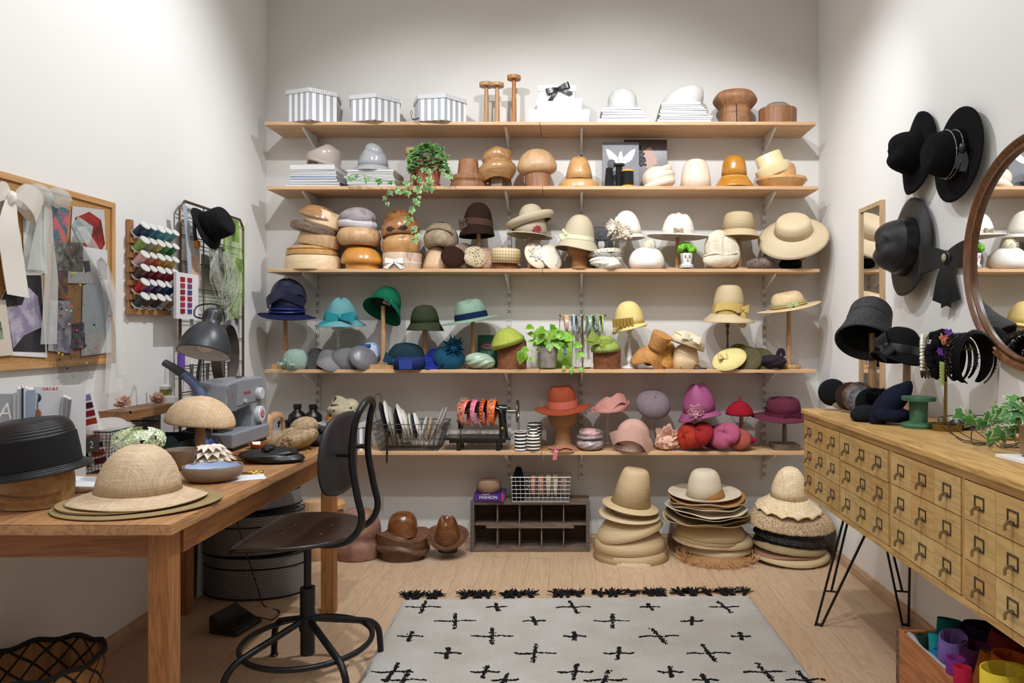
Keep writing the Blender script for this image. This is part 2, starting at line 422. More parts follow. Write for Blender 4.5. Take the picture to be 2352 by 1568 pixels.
L_ = [.125, .075, .12, .07, .11, .14, .075, .125, .075, .08, .135, .07, .125, .06, .08, .13, .09, .13, .12, .08, .10, .07, .12]
q = 0; allx = []
for v, us in rows_:
    for u in us:
        p = on(u, v, .018); allx.append((p.x, p.y, L_[q % 23])); q += 1
for k in range(10):
    for i in range(5 - k % 2): allx.append((-.62+.37*i+(.18 if k % 2 else 0), 2.63-.155*k, L_[(q+i+k) % 23]))
Ri = Matrix.Rotation(-radians(1.9), 3, 'Z')
for x, y, L in allx:
    p = Ri @ (Vector((x, y, 0))-Vector((.025, 3.467, 0)))
    if abs(p.x) > RW/2-.03 or p.y < -RL+.05: continue
    m_ = MB(); sl = rr.uniform(-.25, .25)
    for k in range(80):
        t = rr.uniform(-1, 1)
        m_.ball((t*L*.66, rr.gauss(0, .0022)+.004*sin(t*5+sl*9), .019), (.005, .0021, .0028), 3)
    for k in range(90):
        t = rr.uniform(-1, 1)
        m_.ball((t*sl*L*.6+rr.gauss(0, .0042), t*L*.62, .0195), (.0026, .0052, .0032), 3, rot=(0, 0, rr.uniform(-40, 40)))
    o = m_.build('cross_motif', BLKW, rug, label='black tufted cross'); o.location = (p.x, p.y, 0)
for u, w_ in ((940, 1), (952, 1), (958, 0), (985, 1), (1003, 0), (1062, 0), (1090, 1), (1105, 1), (1122, 1), (1160, 1), (1180, 1), (1192, 0), (1225, 1), (1272, 1), (1290, 0), (1305, 1), (1333, 1), (1382, 1), (1400, 1), (1415, 0), (1450, 1), (1500, 1), (1518, 1), (1530, 0), (1572, 0), (1590, 1), (1600, 0), (1635, 1), (1672, 1), (1690, 1), (1712, 1)):
    p = Ri @ (on(u, 1377, 0)-Vector((.025, 3.467, 0))); m_ = MB(); tx = rr.uniform(-.02, .02)
    m_.tube([(0, -.005, .012), (tx*.3, .02, .012), (tx, .045, .012)], .0085, 7)
    m_.ball((tx, .048, .014), .012, 6)
    for k in range(26):
        a = rr.uniform(-1.5, 1.5); m_.tube([(tx, .048, .014), (tx+.055*sin(a)*rr.uniform(.5, 1), .055+.045*abs(cos(a))*rr.uniform(.4, 1), rr.uniform(.003, .028))], .0025, 4)
    o = m_.build('tassel', BLKW, rug, label='black knotted tassel'); o.location = (p.x, -.002, 0)

# ------------------------------------------------------------------ work table
TZ, TX1, TX0, TY0, TY1 = .785, -1.072, -1.872, 1.907, 3.428
TBW = mat('wood', 'b98a5c', '8e6340', axis=1, knots=.7, dirt=.25, rings=26.0, rough=.55, scale=.8)
TBL = mat('wood', 'a8713f', '7d4f2a', axis=2, rings=30.0, rough=.55, dirt=.2)
TBA = mat('wood', 'a8713f', '7d4f2a', axis=1, rings=30.0, rough=.55, dirt=.2, knots=.5)
TBX = mat('wood', 'a06a3c', '754727', axis=0, rings=26.0, rough=.55, dirt=.2, knots=.7)
table = E('work_table', 'long rustic pine work table along the left wall', 'table', ((TX0+TX1)/2, (TY0+TY1)/2, 0))
ox, oy = (TX0+TX1)/2, (TY0+TY1)/2; m_ = MB(); P = []
nx, ny = 10, 60
for (zz) in (TZ,):
    for j in range(ny+1):
        row = []
        for i in range(nx+1):
            x, y = TX0+(TX1-TX0)*i/nx, TY0+(TY1-TY0)*j/ny
            wob = rr.uniform(-.0015, .0015)
            row.append((x-ox+(wob if i in (0, nx) else 0), y-oy+(rr.uniform(-.002, .002) if j in (0, ny) else 0), zz))
        P.append(row)
edge = [(P[0][i]) for i in range(nx+1)]+[P[j][nx] for j in range(1, ny+1)]+[P[ny][i] for i in range(nx-1, -1, -1)]+[P[j][0] for j in range(ny-1, 0, -1)]
m_.grid(P); m_.grid([[(a, b, c-.028+rr.uniform(-.001, .001)) for a, b, c in edge], [(a*1.0, b*1.0, c-.003) for a, b, c in edge], [(a*.997, b*.998, c) for a, b, c in edge]], True)
m_.face([len(m_.v)-3*len(edge)+i for i in reversed(range(len(edge)))])
m_.build('tabletop', TBW, table, ang=30)
for nm_, c, d, mm in (('apron', (0, TY0+.072-oy, .722), (.66, .022, .086), TBX), ('apron', (0, TY1-.13-oy, .722), (.66, .022, .086), TBX),
                     ('apron', (TX1-.038-ox, 0, .722), (.022, 1.30, .086), TBA), ('apron', (TX0+.06-ox, 0, .722), (.022, 1.30, .086), TBA)):
    bx(nm_, c, d, mm, table)
for x, y in ((TX1-.055, TY0+.065), (TX1-.055, TY1-.12), (TX0+.06, TY0+.065), (TX0+.075, TY1-.12)):
    o = MB().box((x-ox, y-oy, .3785), (.058, .058, .757)).build('leg', TBL, table, smooth=False); q = o.modifiers.new('bevel', 'BEVEL'); q.width = .002

# ------------------------------------------------------------------ swivel chair
BLM = mat('plain', '1d1d1f', rough=.38, metal=.4); SEATM = mat('wood', '33261f', '241a16', axis=1, rough=.33, rings=16.0, bump=.05)
ch = E('swivel_chair', 'black metal swivel chair with round foot ring beside the work table', 'chair', (-.985, 2.655, 0), (0, 0, 0))
m_ = MB()
SO = [(-.185, -.235), (-.20, -.12), (-.205, 0), (-.20, .12), (-.185, .235), (-.08, .247), (.03, .235), (.12, .19), (.185, .11), (.20, 0), (.185, -.11), (.12, -.19), (.03, -.235), (-.08, -.247)]
SO = cr(SO[0:5], 3)[:-1]+cr(SO[4:]+SO[:1], 3)[:-1]
def seatz(x, y, k): return .560+.010*k**2-.016*(max(0, -x/.2)*k)**3
P = []
for k in (0, .25, .5, .7, .85, .95, 1): P.append([(x*k, y*k, seatz(x*k, y*k, k)) for x, y in SO])
m_.grid(P, True); m_.build('seat', SEATM, ch, sol=.013, off=-1)
for x, y in ((-.07, -.06), (-.07, .06), (.07, -.06), (.07, .06)): MB().ball((x, y, .5665), (.0045, .0045, .0018), 5).build('rivet', mat('plain', 'b9b9b9', metal=1, rough=.3), ch)
MB().lathe([(0, .50), (.0135, .50), (.0135, .33), (.0, .33)], n=20).build('piston', BLM, ch)
MB().lathe([(0, .352), (.027, .352), (.027, .25), (.031, .248), (.031, .2), (.026, .19), (.026, .105), (0, .105)], n=24).build('column', BLM, ch)
MB().lathe([(0, .548), (.10, .548), (.10, .540), (.03, .52), (.0, .50)], n=24).build('seat_plate', BLM, ch)
m_ = MB().tube([(.232*cos(a*pi/20), .232*sin(a*pi/20), .152) for a in range(40)], .0105, 10, True); m_.build('foot_ring', BLM, ch)
for a in (45, 135, 225, 315):
    c_, s_ = cos(radians(a)), sin(radians(a))
    o = MB().tube([(r*c_, r*s_, z) for r, z in ((.02, .232), (.10, .205), (.20, .172), (.26, .148), (.292, .11), (.300, .06), (.303, .014))], .0125, 10, k=3).build('leg', BLM, ch)
    MB().lathe([(0, 0), (.016, 0), (.017, .004), (.014, .008), (.006, .010), (.006, .018), (0, .018)], (.303*c_, .303*s_, 0), 14).build('foot', mat('plain', '101010', rough=.5), o)
for y in (-.115, .095):
    pass
path = [(.03, -.105, .545), (.13, -.105, .540), (.20, -.105, .565), (.232, -.105, .63), (.215, -.105, .72), (.195, -.10, .85), (.205, -.095, .97), (.222, -.075, 1.025), (.228, 0, 1.05),
        (.222, .075, 1.025), (.205, .095, .97), (.195, .10, .85), (.215, .105, .72), (.232, .105, .63), (.20, .105, .565), (.13, .105, .540), (.03, .105, .545)]
MB().tube(path, .0125, 10, k=5).build('back_frame', BLM, ch)
m_ = MB(); P = []
BO = [(0, 1.0), (.10, .995), (.17, .96), (.205, .88), (.205, .80), (.17, .735), (.09, .712), (0, .71)]
BO = cr(BO, 3); BO = BO+[(-y, z) for y, z in reversed(BO[1:-1])]
for k in (0, .3, .6, .85, 1): P.append([(.140+.0-.35*(y*k)**2*1.6*-1*-1, y*k, .855+(z-.855)*k) for y, z in BO])
m_.grid(P, True); m_.build('backrest', mat('plain', '26262a', rough=.45), ch, sol=.012)
for y in (-.1, .1): MB().tube([(.135, y*.9, .86), (.205, y, .86)], .009, 10).build('bolt', BLM, ch)

# ------------------------------------------------------------------ apothecary cabinet
CZ1, CZ0, CX0, CX1, CY0, CY1 = .950, .5625, 1.056, 1.49, 1.49, 3.262
CW = mat('wood', 'd2ab6c', 'a87d45', axis=1, knots=.5, rings=24.0, rough=.5, dirt=.12)
CWV = mat('wood', 'c79e60', 'a1773f', axis=2, rings=24.0, rough=.5)
cab = E('apothecary_cabinet', 'pale wood cabinet of many small drawers on hairpin legs', 'cabinet', ((CX0+CX1)/2, (CY0+CY1)/2, 0))
ox, oy = (CX0+CX1)/2, (CY0+CY1)/2; Wd, Ln = CX1-CX0, CY1-CY0
o = MB().box((-.004, 0, CZ1-.011), (Wd+.016, Ln+.012, .022)).build('top', CW, cab, smooth=False); q = o.modifiers.new('bevel', 'BEVEL'); q.width = .005; q.segments = 3
bx('top_rail', (-Wd/2+.012, 0, CZ1-.033), (.022, Ln, .022), CW, cab)
bx('bottom', (0, 0, CZ0+.010), (Wd, Ln, .020), CW, cab)
bx('back_panel', (Wd/2-.006, 0, (CZ0+CZ1)/2), (.010, Ln, CZ1-CZ0-.05), CW, cab)
for y in (-Ln/2+.010, Ln/2-.010): bx('side_panel', (0, y, (CZ0+CZ1)/2-.002), (Wd-.004, .018, CZ1-CZ0-.05), CWV, cab)
for k in (1, 2, 3): bx('divider', (0, Ln/2-k*Ln/4, (CZ0+CZ1)/2-.002), (Wd-.006, .016, CZ1-CZ0-.05), CWV, cab)
tones = ['cfaa6c', 'c9a164', 'd4b175', 'c69c60', 'd0ab70', 'caa468']
PULL = mat('plain', 'b3ada3', metal=1, rough=.35); PLATE = mat('plain', '5d544a', metal=.8, rough=.5)
z_lo, z_hi = CZ0+.022, CZ1-.046; dh = (z_hi-z_lo)/3; secL = Ln/4
def pull_mbs():
    a = MB()
    for c, d in (((0, 0, .0195), (.002, .044, .004)), ((0, -.020, .004), (.002, .0045, .034)), ((0, .020, .004), (.002, .0045, .034)), ((0, 0, -.012), (.002, .044, .005))): a.box(c, d)
    b = MB().tube([(0, 0, -.010), (-.008, 0, -.007), (-.015, 0, -.010), (-.019, 0, -.018), (-.018, 0, -.026)], lambda t: .0036-.0012*abs(t-.5), 8, k=3, flat=2.6)
    return a, b
A_, B_ = pull_mbs(); pl0 = None
for sct in range(4):
    for r_ in range(3):
        yc = Ln/2-sct*secL-secL/2; zc = z_hi-r_*dh-dh/2; W_ = secL-.019
        dep = .0 if (sct, r_) != (1, 0) else -.004
        dr = E('drawer', '', ''); del dr['label'], dr['category']; dr.parent = cab; dr.location = (-Wd/2+dep, yc, zc)
        m_ = MB(); mats_ = [mat('wood', rr.choice(tones), axis=1, rings=rr.choice([20., 28., 36.]), rough=.5, knots=.6, kz=0, scale=rr.choice([.8, 1.0, 1.25])) for _ in range(3)]
        for k in range(3):
            m_.cur = k; m_.box((.009, W_/3*(1-k), 0), (.018, W_/3-.0012, dh-.003))
        m_.cur = 0; m_.box((.11, 0, -.003), (.18, W_-.01, dh-.02))
        m_.build('drawer_front', mats_, dr, smooth=False)
        for k in range(3):
            if pl0 is None:
                p0 = A_.build('label_plate', PLATE, dr, smooth=False); p1 = B_.build('pull', PULL, dr); pl0 = (p0, p1)
            else:
                p0, p1 = [x.copy() for x in pl0]
                for x in (p0, p1): COL.objects.link(x); x.parent = dr
            for x in (p0, p1): x.location = (-.001, W_/3*(1-k), .0)
LEGM = mat('plain', '2e2a27', rough=.4, metal=.7)
for (fx, fy, dy, tops) in ((1.092, 3.163, -1, (.125, .165, .255)), (1.472, 3.163, -1, (-.135, -.10, .004)), (1.092, 1.60, 1, (.125, .165, .255)), (1.472, 1.60, 1, (-.135, -.10, .004))):
    m_ = MB(); c = Vector((fx-ox, fy-oy, 0)); z1 = CZ0+.002; T_ = [c+Vector((tx, dy*ty, z1)) for tx, ty in zip(tops, (.02, -.03, .05))]
    f0, f1 = (0, 2); a, b_ = T_[f0], T_[f1]; sg = 1 if tops[2] > .1 else -1
    L1 = c+Vector((-.012, 0, .012)); L2 = c+Vector((.012, dy*.01, .012))
    m_.tube([a, L1+(a-L1)*.04, L1, c+Vector((0, dy*.005, .0055)), L2, L2+(b_-L2)*.04, b_], .0055, 8, k=3)
    mid = L1+(a-L1)*.26; mid2 = L2+(b_-L2)*.26; m_.tube([T_[1], (mid+mid2)/2], .0055, 8); m_.tube([mid, mid2], .0045, 6)
    m_.box((T_[0]+T_[1]+T_[2])/3+Vector((0, 0, -.004)), (abs(tops[2]-tops[0])+.04, .12, .004))
    m_.build('hairpin_leg', LEGM, cab)

# ------------------------------------------------------------------ mirrors on the right wall
mr = E('round_mirror', 'large round mirror in a dark wooden rim on the right wall', 'mirror', (RX-.002, 2.318, 1.56), (0, -90, 0))
MB().lathe([(.352, .0), (.394, .0), (.396, .010), (.392, .030), (.388, .034), (.378, .030), (.370, .020), (.362, .019), (.360, .026), (.354, .026), (.352, .012)], n=96).build('frame', mat('wood', '7a4d2c', '54331c', axis=0, rings=20., rough=.3, coat=.4), mr, ang=30)
MB().lathe([(0, .004), (.356, .004), (.356, .012), (0, .012)], n=96).build('mirror_glass', mat('mirror'), mr, ang=30)
sm = E('slim_mirror', 'tall slim mirror in a pale wooden frame on the right wall', 'mirror', (RX-.001, 3.592, 1.44))
FRM = mat('wood', 'cbaa83', axis=2, rings=14.0)
for y in (-.126, .126): bx('frame_stile', (-.010, y, 0), (.020, .022, 1.00), FRM, sm)
for z in (-.489, .489): bx('frame_rail', (-.010, 0, z), (.019, .232, .022), FRM, sm)
bx('mirror_glass', (-.008, 0, 0), (.006, .236, .96), mat('mirror'), sm)
# ================================================================== HAT KIT
def crownpts(cr_, ct, ch, n, steps=9):
    out = []
    for i in range(steps+1):
        a = (pi/2)*i/steps; r = cos(a)**(2/n) if i < steps else 0.0; z = sin(a)**(2/n) if i else 0.0
        out.append((r*(cr_+(ct-cr_)*z), z*ch))
    return out
def dent(kind, h, R, asp=1, amt=1):
    """crown dents, x across, y towards the wall; front is -y"""
    def f(p, th, t):
        x, y, z = p
        if kind == 'fedora':
            top = max(0, (z/h-.45)/.55)
            z -= amt*.26*h*exp(-(x/(.30*R))**2)*top
            x *= 1-amt*.30*exp(-((y/asp+.62*R)/(.42*R))**2)*top
            z -= amt*.12*h*top*(y/(R*asp))*-1*.6
        elif kind == 'crease':
            top = max(0, (z/h-.6)/.4); z -= amt*.22*h*exp(-(x/(.34*R))**2)*top
        elif kind == 'tele':
            r = sqrt(x*x+(y/asp)**2)/R
            if z > h*.7: z -= amt*.13*h*max(0, 1-(r/.62)**4)
        elif kind == 'lump':
            z += amt*.06*h*sin(3*th+1)*(z/h); x *= 1+amt*.04*sin(2*th+z*40)
        elif kind == 'pork':
            r = sqrt(x*x+(y/asp)**2)/R
            if z > h*.75: z -= amt*.2*h*exp(-((r-.55)/.17)**2)
        return (x, y, z)
    return f
def hat(label, u, v, Y, cw, ch, bw, m, ct=.85, n=3., drop=0, p=1.4, asp=1.12, d=None, damt=1, brim=None, rot=(0, 0, 0), band=None, bandh=None, bandm=None, name='hat', cat='hat', group=None, th=.003, bm=None, loc=None, rings=7, basp=None, nseg=40, cdf=None):
    """u,v: centre of the head line in the photo; cw,ch,bw: crown width, crown height, brim width in photo pixels at depth Y"""
    s = Y/F; R = cw/2*s; h = ch*s; B = bw/2*s
    o = E(name, label, cat, loc if loc is not None else at(u, v, Y), rot, group)
    
    f = dent(d, h, R, asp, damt) if d else None
    if cdf:
        g0 = f; f = (lambda q, th_, t: cdf(Vector(g0(q, th_, t)) if g0 else q, th_, t))
    cp = crownpts(R, R*ct, h, n)
    MB().lathe(cp, asp=asp, df=f, n=nseg).build('crown', m, o, sol=th, off=-1)
    if B > R+.001:
        P = []; ba = basp or asp
        for j in range(rings+1):
            t = j/rings; row = []
            for i in range(nseg):
                a = 2*pi*i/nseg; r = R+(B-R)*t; aa = asp+(ba-asp)*t
                z = -drop*s*t**p+(brim(a, t)*s if brim else 0)
                row.append((r*cos(a), r*sin(a)*aa, z))
            P.append(row)
        P.reverse(); MB().grid(P, True).build('brim', bm or m, o, sol=th, off=0)
    if band:
        bh = (bandh or 14)*s; q = []
        for zz in (0.002, bh):
            k = min(1, zz/h); a = math.asin(min(1, k**(n/2))); r = (cos(a)**(2/n))*(R+(R*ct-R)*k)+.0022
            q.append((r, zz))
        mbp = [(q[0][0], q[0][1]), (q[0][0]*.5+q[1][0]*.5+.0008, bh/2), (q[1][0], q[1][1]), (q[1][0]-.002, q[1][1]+.0004)]
        MB().lathe(mbp, asp=asp, n=nseg, df=(lambda p_, t_, k_: p_) if not cdf else (lambda p_, t_, k_: cdf(p_, t_, k_))).build('hat_band', band if not isinstance(band, str) else mat('felt', band), o)
    return o
def bow(parent, loc, w, h, m, tails=0, rot=(0, 0, 0), tw=None, name='bow', spread=.5):
    """ribbon bow in its own xz plane, facing -y"""
    M_ = Euler([radians(x) for x in rot]).to_matrix(); L = Vector(loc); b = MB()
    T_ = lambda pts: [L+M_ @ Vector(q) for q in pts]
    up = M_ @ Vector((0, 0, 1))
    for s_ in (-1, 1):
        b.ribbon(T_([(0, -.002, 0), (s_*w*.22, -.012, h*.02), (s_*w*.48, -.014, h*.05), (s_*w*.52, -.004, h*.05), (s_*w*.3, .0, .0), (0, -.001, 0)]), up, lambda t: h*(.34+.66*sin(pi*min(1, max(0, t)))**.8), 5)
        if tails:
            b.ribbon(T_([(0, -.003, -h*.1), (s_*w*spread*.5, -.010, -h*.1-tails*.45), (s_*w*spread, -.006, -h*.1-tails)]), M_ @ Vector((1, 0, s_*.35)), lambda t: h*(.3+.55*t), 4)
    b.ball(L+M_ @ Vector((0, -.006, 0)), (h*.17, .006, h*.26), 6, rot=rot)
    return b.build(name, m, parent)
def flower(parent, loc, r, m, layers=3, petals=6, rot=(90, 0, 0), name='flower', cup=.5, seed=1, jag=0):
    g = random.Random(seed); M_ = Euler([radians(x) for x in rot]).to_matrix(); L = Vector(loc); b = MB()
    for l in range(layers):
        R = r*(1-l*.75/max(1, layers)); n = petals
        for k in range(n):
            a = 2*pi*(k+.5*l)/n+g.uniform(-.15, .15); P = []
            wv = 1.25*pi/n
            for j in range(5):
                t = j/4; row = []
                for i in range(7):
                    q = (i-3)/3; ww = wv*sin(pi*min(.97, .12+t*.86))**.6
                    aa = a+q*ww; rr_ = R*t*(1-.12*q*q)*(1+jag*g.uniform(-.25, .25)*t)
                    z = R*cup*(l*.35+.9*t**2*(.4+.3*l))+R*.10*sin(q*3+k)*t
                    row.append(L+M_ @ Vector((rr_*cos(aa), rr_*sin(aa), z)))
                P.append(row)
            b.grid(P)
    b.ball(L+M_ @ Vector((0, 0, r*.18)), r*.13, 5)
    return b.build(name, m, parent, sol=.0008)
def fluff(parent, loc, r, m, n=420, L=.25, name='pompom', seed=2, sq=(1, 1, 1)):
    g = random.Random(seed); b = MB(); c = Vector(loc)
    b.ball(c, tuple(r*.8*x for x in sq), 8)
    for k in range(n):
        d = Vector((g.gauss(0, 1), g.gauss(0, 1), g.gauss(0, 1))).normalized()
        d = Vector((d.x*sq[0], d.y*sq[1], d.z*sq[2])); t = d.orthogonal().normalized()*r*.035; t2 = d.cross(t).normalized()*r*.035
        a = c+d*r*.7; e = c+d*r*(1+g.uniform(-L, L*.6))+t*g.uniform(-3, 3)
        k0 = len(b.v); b.v += [tuple(a+t), tuple(a-t*.5+t2), tuple(a-t*.5-t2), tuple(e)]
        b.face((k0, k0+1, k0+3)); b.face((k0+1, k0+2, k0+3)); b.face((k0+2, k0, k0+3))
    return b.build(name, m, parent)
def folds(n=5, amt=.08, tw=1.2, ax='x', ph=0):
    """ridged, draped surface for ball()"""
    def f(d, th, p):
        x, y, z = d
        k = {'x': x, 'y': y, 'z': z}[ax]; a = atan2(z, y) if ax == 'x' else (atan2(x, z) if ax == 'y' else atan2(y, x))
        e = max(0, 1-k*k)**.5
        return 1+amt*e*(abs(sin(n*.5*(a+tw*k)+ph))-.5)*2*.5
    return f
def beret(label, u, v, Y, w, h, m, rot=(0, 0, 0), stalk=False, name='beret', asp=1.0, n=2.4, group=None, loc=None, df=None, hole=True, cat='beret', lump=.0, seed=0):
    s = Y/F; R = w/2*s; H_ = h*s; o = E(name, label, cat, loc if loc is not None else at(u, v, Y), rot, group)
    pr = [(0, H_), (R*.35, H_*.985), (R*.65, H_*.9), (R*.88, H_*.68), (R*.99, H_*.42), (R*.97, H_*.2), (R*.85, H_*.05), (R*.68, 0), (R*.62, .002), (R*.6, H_*.08), (R*.75, H_*.3), (R*.3, H_*.6), (0, H_*.62)]
    L_ = (lambda p, th, t: Vector((p[0]*(1+lump*sin(2*th+seed)), p[1], p[2]*(1+lump*1.2*sin(th*3+seed)*(p[2]/H_))))*(1-lump*2.2*exp(-((th-3.9-.4*seed+6*p[2])/.3)**2)-lump*1.8*exp(-((th-5.2+seed*.3-5*p[2])/.25)**2))) if lump else df
    MB().lathe(pr, asp=asp, k=3, df=L_, n=36).build('body', m, o)
    if stalk: MB().tube([(0, 0, H_*.97), (.002, 0, H_*1.08), (.0, 0, H_+.014)], .0022, 6).build('stalk', m, o)
    return o
def blob(label, u, v, Y, w, h, m, rot=(0, 0, 0), dp=None, df=None, name='turban_headband', cat='hat', group=None, n=18, loc=None, part='body'):
    """w,h in pixels, v is the centre row"""
    s = Y/F; o = E(name, label, cat, loc if loc is not None else at(u, v, Y), rot, group)
    MB().ball((0, 0, 0), (w/2*s, (dp or w)/2*s, h/2*s), n, df=df).build(part, m, o)
    return o
def topx(z, Y): return V0-(z-CH)*F/Y           # photo row of a height at depth Y
def turned(label, u, z0, Y, prof, m, name='hat_stand', cat='hat stand', asp=1, k=0, rot=(0, 0, 0), group=None, n=24, part=None, loc=None, df=None, split=None):
    """lathe whose profile is (half width, height) in photo pixels above the surface z0"""
    s = Y/F; L = loc if loc is not None else Vector(((u-U0)*Y/F, Y, z0)); pr = [(r*s, h*s) for r, h in prof]
    o = E(name, label, cat, L, rot, group)
    names = part or ['body']
    if split is None: MB().lathe(pr, asp=asp, k=k, n=n, df=df).build(names[0], m, o)
    else:
        cuts = [0]+list(split)+[len(pr)-1]
        for i in range(len(cuts)-1):
            mm = m[i] if isinstance(m, list) else m
            MB().lathe(pr[cuts[i]:cuts[i+1]+1], asp=asp, k=k, n=n, df=df).build(names[i], mm, o)
    return o
WS = mat('wood', 'c49a6e', axis=2, rings=14.0)
def peg(label, u, z0, Y, vtop, m=WS, r=4.6, base=(22, 6), top=None, cat='hat stand', group='wooden hat stands'):
    """wooden hat stand: base disc or block, pole, up to the hat"""
    s = Y/F; h = at(u, vtop, Y).z-z0; o = E('hat_stand', label, cat, Vector(((u-U0)*s, Y, z0)), group=group)
    b = base[0]*s; t = base[1]*s
    if len(base) > 2: bx('base', (0, 0, t/2), (2*b, b*1.6, t), m, o)
    else: MB().lathe([(0, t), (b*.97, t), (b, t*.85), (b, t*.12), (b*.97, 0), (0, 0)], n=28).build('base', m, o)
    MB().lathe([(r*s*.9, h), (r*s, h*.6), (r*s, h*.58), (r*s*1.15, h*.575), (r*s*1.15, t)], n=16).build('pole', m, o)
    if top: MB().lathe([(0, h), (top[0]*s, h), (top[0]*s, h-top[1]*s), (0, h-top[1]*s)], n=28).build('top_disc', m, o)
    return o
GL = mat('glass')
def glass(label, u, z0, Y, vtop, r=5, b=17, group='glass hat stands'):
    s = Y/F; h = (at(u, vtop, Y).z-z0)/s
    return turned(label, u, z0, Y, [(0, h), (r*2, h), (r*1.9, h*.97), (r*.8, h*.9), (r*1.1, h*.7), (r*.85, h*.5), (r*1.25, h*.3), (r*1.0, h*.14), (b*.8, h*.06), (b, 2), (b, 0), (0, 0)], GL, part=['body'], group=group, k=3)
WICK = mat('braid', 'c08e5c', '6b4223', p=.0052)
def wicker(label, u, z0, Y, vtop, hw=30, neck=17, b=40, group='wicker head forms'):
    s = Y/F; h = (at(u, vtop, Y).z-z0)/s
    f = lambda p, th, t: Vector((p[0]*(1+.018*sin(26*th)), p[1]*(1+.018*sin(26*th)), p[2]))
    return turned(label, u, z0, Y, [(0, h), (hw, h), (hw*1.02, h*.82), (neck*1.5, h*.62), (neck, h*.5), (neck, h*.2), (neck*1.2, h*.09), (b, 2), (b, 0), (0, 0)], WICK, name='wicker_head_form', cat='display head', part=['body'], k=3, n=78, df=f, group=group)
def books(us, z0, Y, base_label, kind, cols=None, dpt=.24, group=None, seed=1, yaw=2):
    """us: list of (u left, u right, thickness px) from the bottom up"""
    g = random.Random(seed); s = Y/F; z = z0; n = len(us); out = []
    for i, (a, b, t) in enumerate(us):
        th = t*s; c = (cols or ['ecebea'])[i % len(cols or [1])]
        w = (b-a)*s; cx = ((a+b)/2-U0)*s; dd = min(.26, dpt*g.uniform(.93, 1.03))
        pos = 'at the bottom' if i == 0 else ('topmost' if i == n-1 else '%s from the bottom' % ['', 'second', 'third', 'fourth', 'fifth', 'sixth', 'seventh', 'eighth', 'ninth', 'tenth', 'eleventh', 'twelfth', 'thirteenth'][i])
        o = E(kind, '%s, %s' % (base_label, pos), 'book' if kind == 'book' else 'magazine', (cx, Y+dd/2-.0, z), (0, 0, g.uniform(-yaw, yaw)), group)
        MB().box((0, 0, th*.06), (w, dd, th*.12)).box((0, 0, th*.94), (w, dd, th*.12)).box((0, -dd/2+.0008, th/2), (w, .0016, th*.98)).build('cover', mat('plain', c, rough=.45), o, smooth=False)
        bx('pages', (0, .001, th/2), (w-.006, dd-.006, th*.76), mat('plain', 'd9d6cf', rough=.8), o)
        z += th+.0011; out.append(o)
    return out, z
def box_hex(label, u, z0, Y, R, h, rot0, group=None, lidh=.024, n=6, m1='f1f1f1', m2='a9adb4', p=.040, sq=1.0, ribbon=False):
    o = E('hat_box', label, 'hat box', Vector(((u-U0)*Y/F, Y, z0)), group=group)
    def prism(R, z0_, z1, m_, cap):
        V_ = [(R*cos(radians(rot0-360*k/n)), R*sin(radians(rot0-360*k/n))*sq) for k in range(n)]; b = MB(); w = 0; L0 = 0
        for k in range(n):
            (x0, y0), (x1, y1) = V_[k], V_[(k+1) % n]; L = sqrt((x1-x0)**2+(y1-y0)**2); q = len(b.v)
            b.v += [(x0, y0, z0_), (x1, y1, z0_), (x1, y1, z1), (x0, y0, z1)]; b.cur = 1 if (m_[0] is not m_[-1] and k % 2) else 0
            b.face((q, q+1, q+2, q+3), [(L0, 0), (L0+L, 0), (L0+L, z1-z0_), (L0, z1-z0_)]); L0 += L
        b.cur = 0; q = len(b.v); b.v += [(x, y, z1) for x, y in V_]+[(x, y, z0_) for x, y in V_]
        if cap: b.face([q+k for k in reversed(range(n))], [(x, y) for x, y in V_])
        b.face([q+n+k for k in range(n)], [(x, y) for x, y in V_])
        return b
    st = mat('stripe', m1, m2, p=p); s1 = mat('stripe', m1, m2, p=.0105); s2 = mat('stripe', m1, m2, p=.0105, slant=1.0)
    prism(R*.955, 0, h-.006, [st], True).build('box_body', st, o, smooth=False)
    prism(R, h-lidh, h, [s1, s2], True).build('lid', [s1, s2], o, smooth=False)
    return o
# leaves ------------------------------------------------------------
def leafmat(a, b, c='dfe7c0'):
    t = NT('leaf_'+a); uv = t.n('ShaderNodeUVMap').outputs[0]; sp = t.n('ShaderNodeSeparateXYZ', {0: uv})
    n_ = t.noise(t.tc(), 45, 3); nn = t.noise(t.tc(), 18, 1)
    base = t.mix(t.ramp(nn, .4, .6), hx(a), hx(b)); e = t.ramp(t.m2('ADD', sp.outputs[0], t.m2('MULTIPLY', n_, .5)), 1.12, 1.3)
    t.set(Base_Color=t.mix(e, base, hx(c)), Roughness=.45); t.b.inputs['Subsurface Weight'].default_value = 0
    return t.m
IVYM = leafmat('2f6b2c', '5c9443'); POTHM = leafmat('5c9422', '82b034', '9cc44a'); STEM = mat('plain', '8a7a4a', rough=.7)
IVYO = [(0, 0), (.22, -.16), (.50, -.10), (.42, .12), (.60, .34), (.30, .42), (.16, .62), (0, 1.0), (-.16, .62), (-.30, .42), (-.60, .34), (-.42, .12), (-.50, -.10), (-.22, -.16)]
POTO = [(0, 0), (.18, -.13), (.40, -.05), (.47, .18), (.40, .45), (.22, .75), (0, 1.05), (-.22, .75), (-.40, .45), (-.47, .18), (-.40, -.05), (-.18, -.13)]
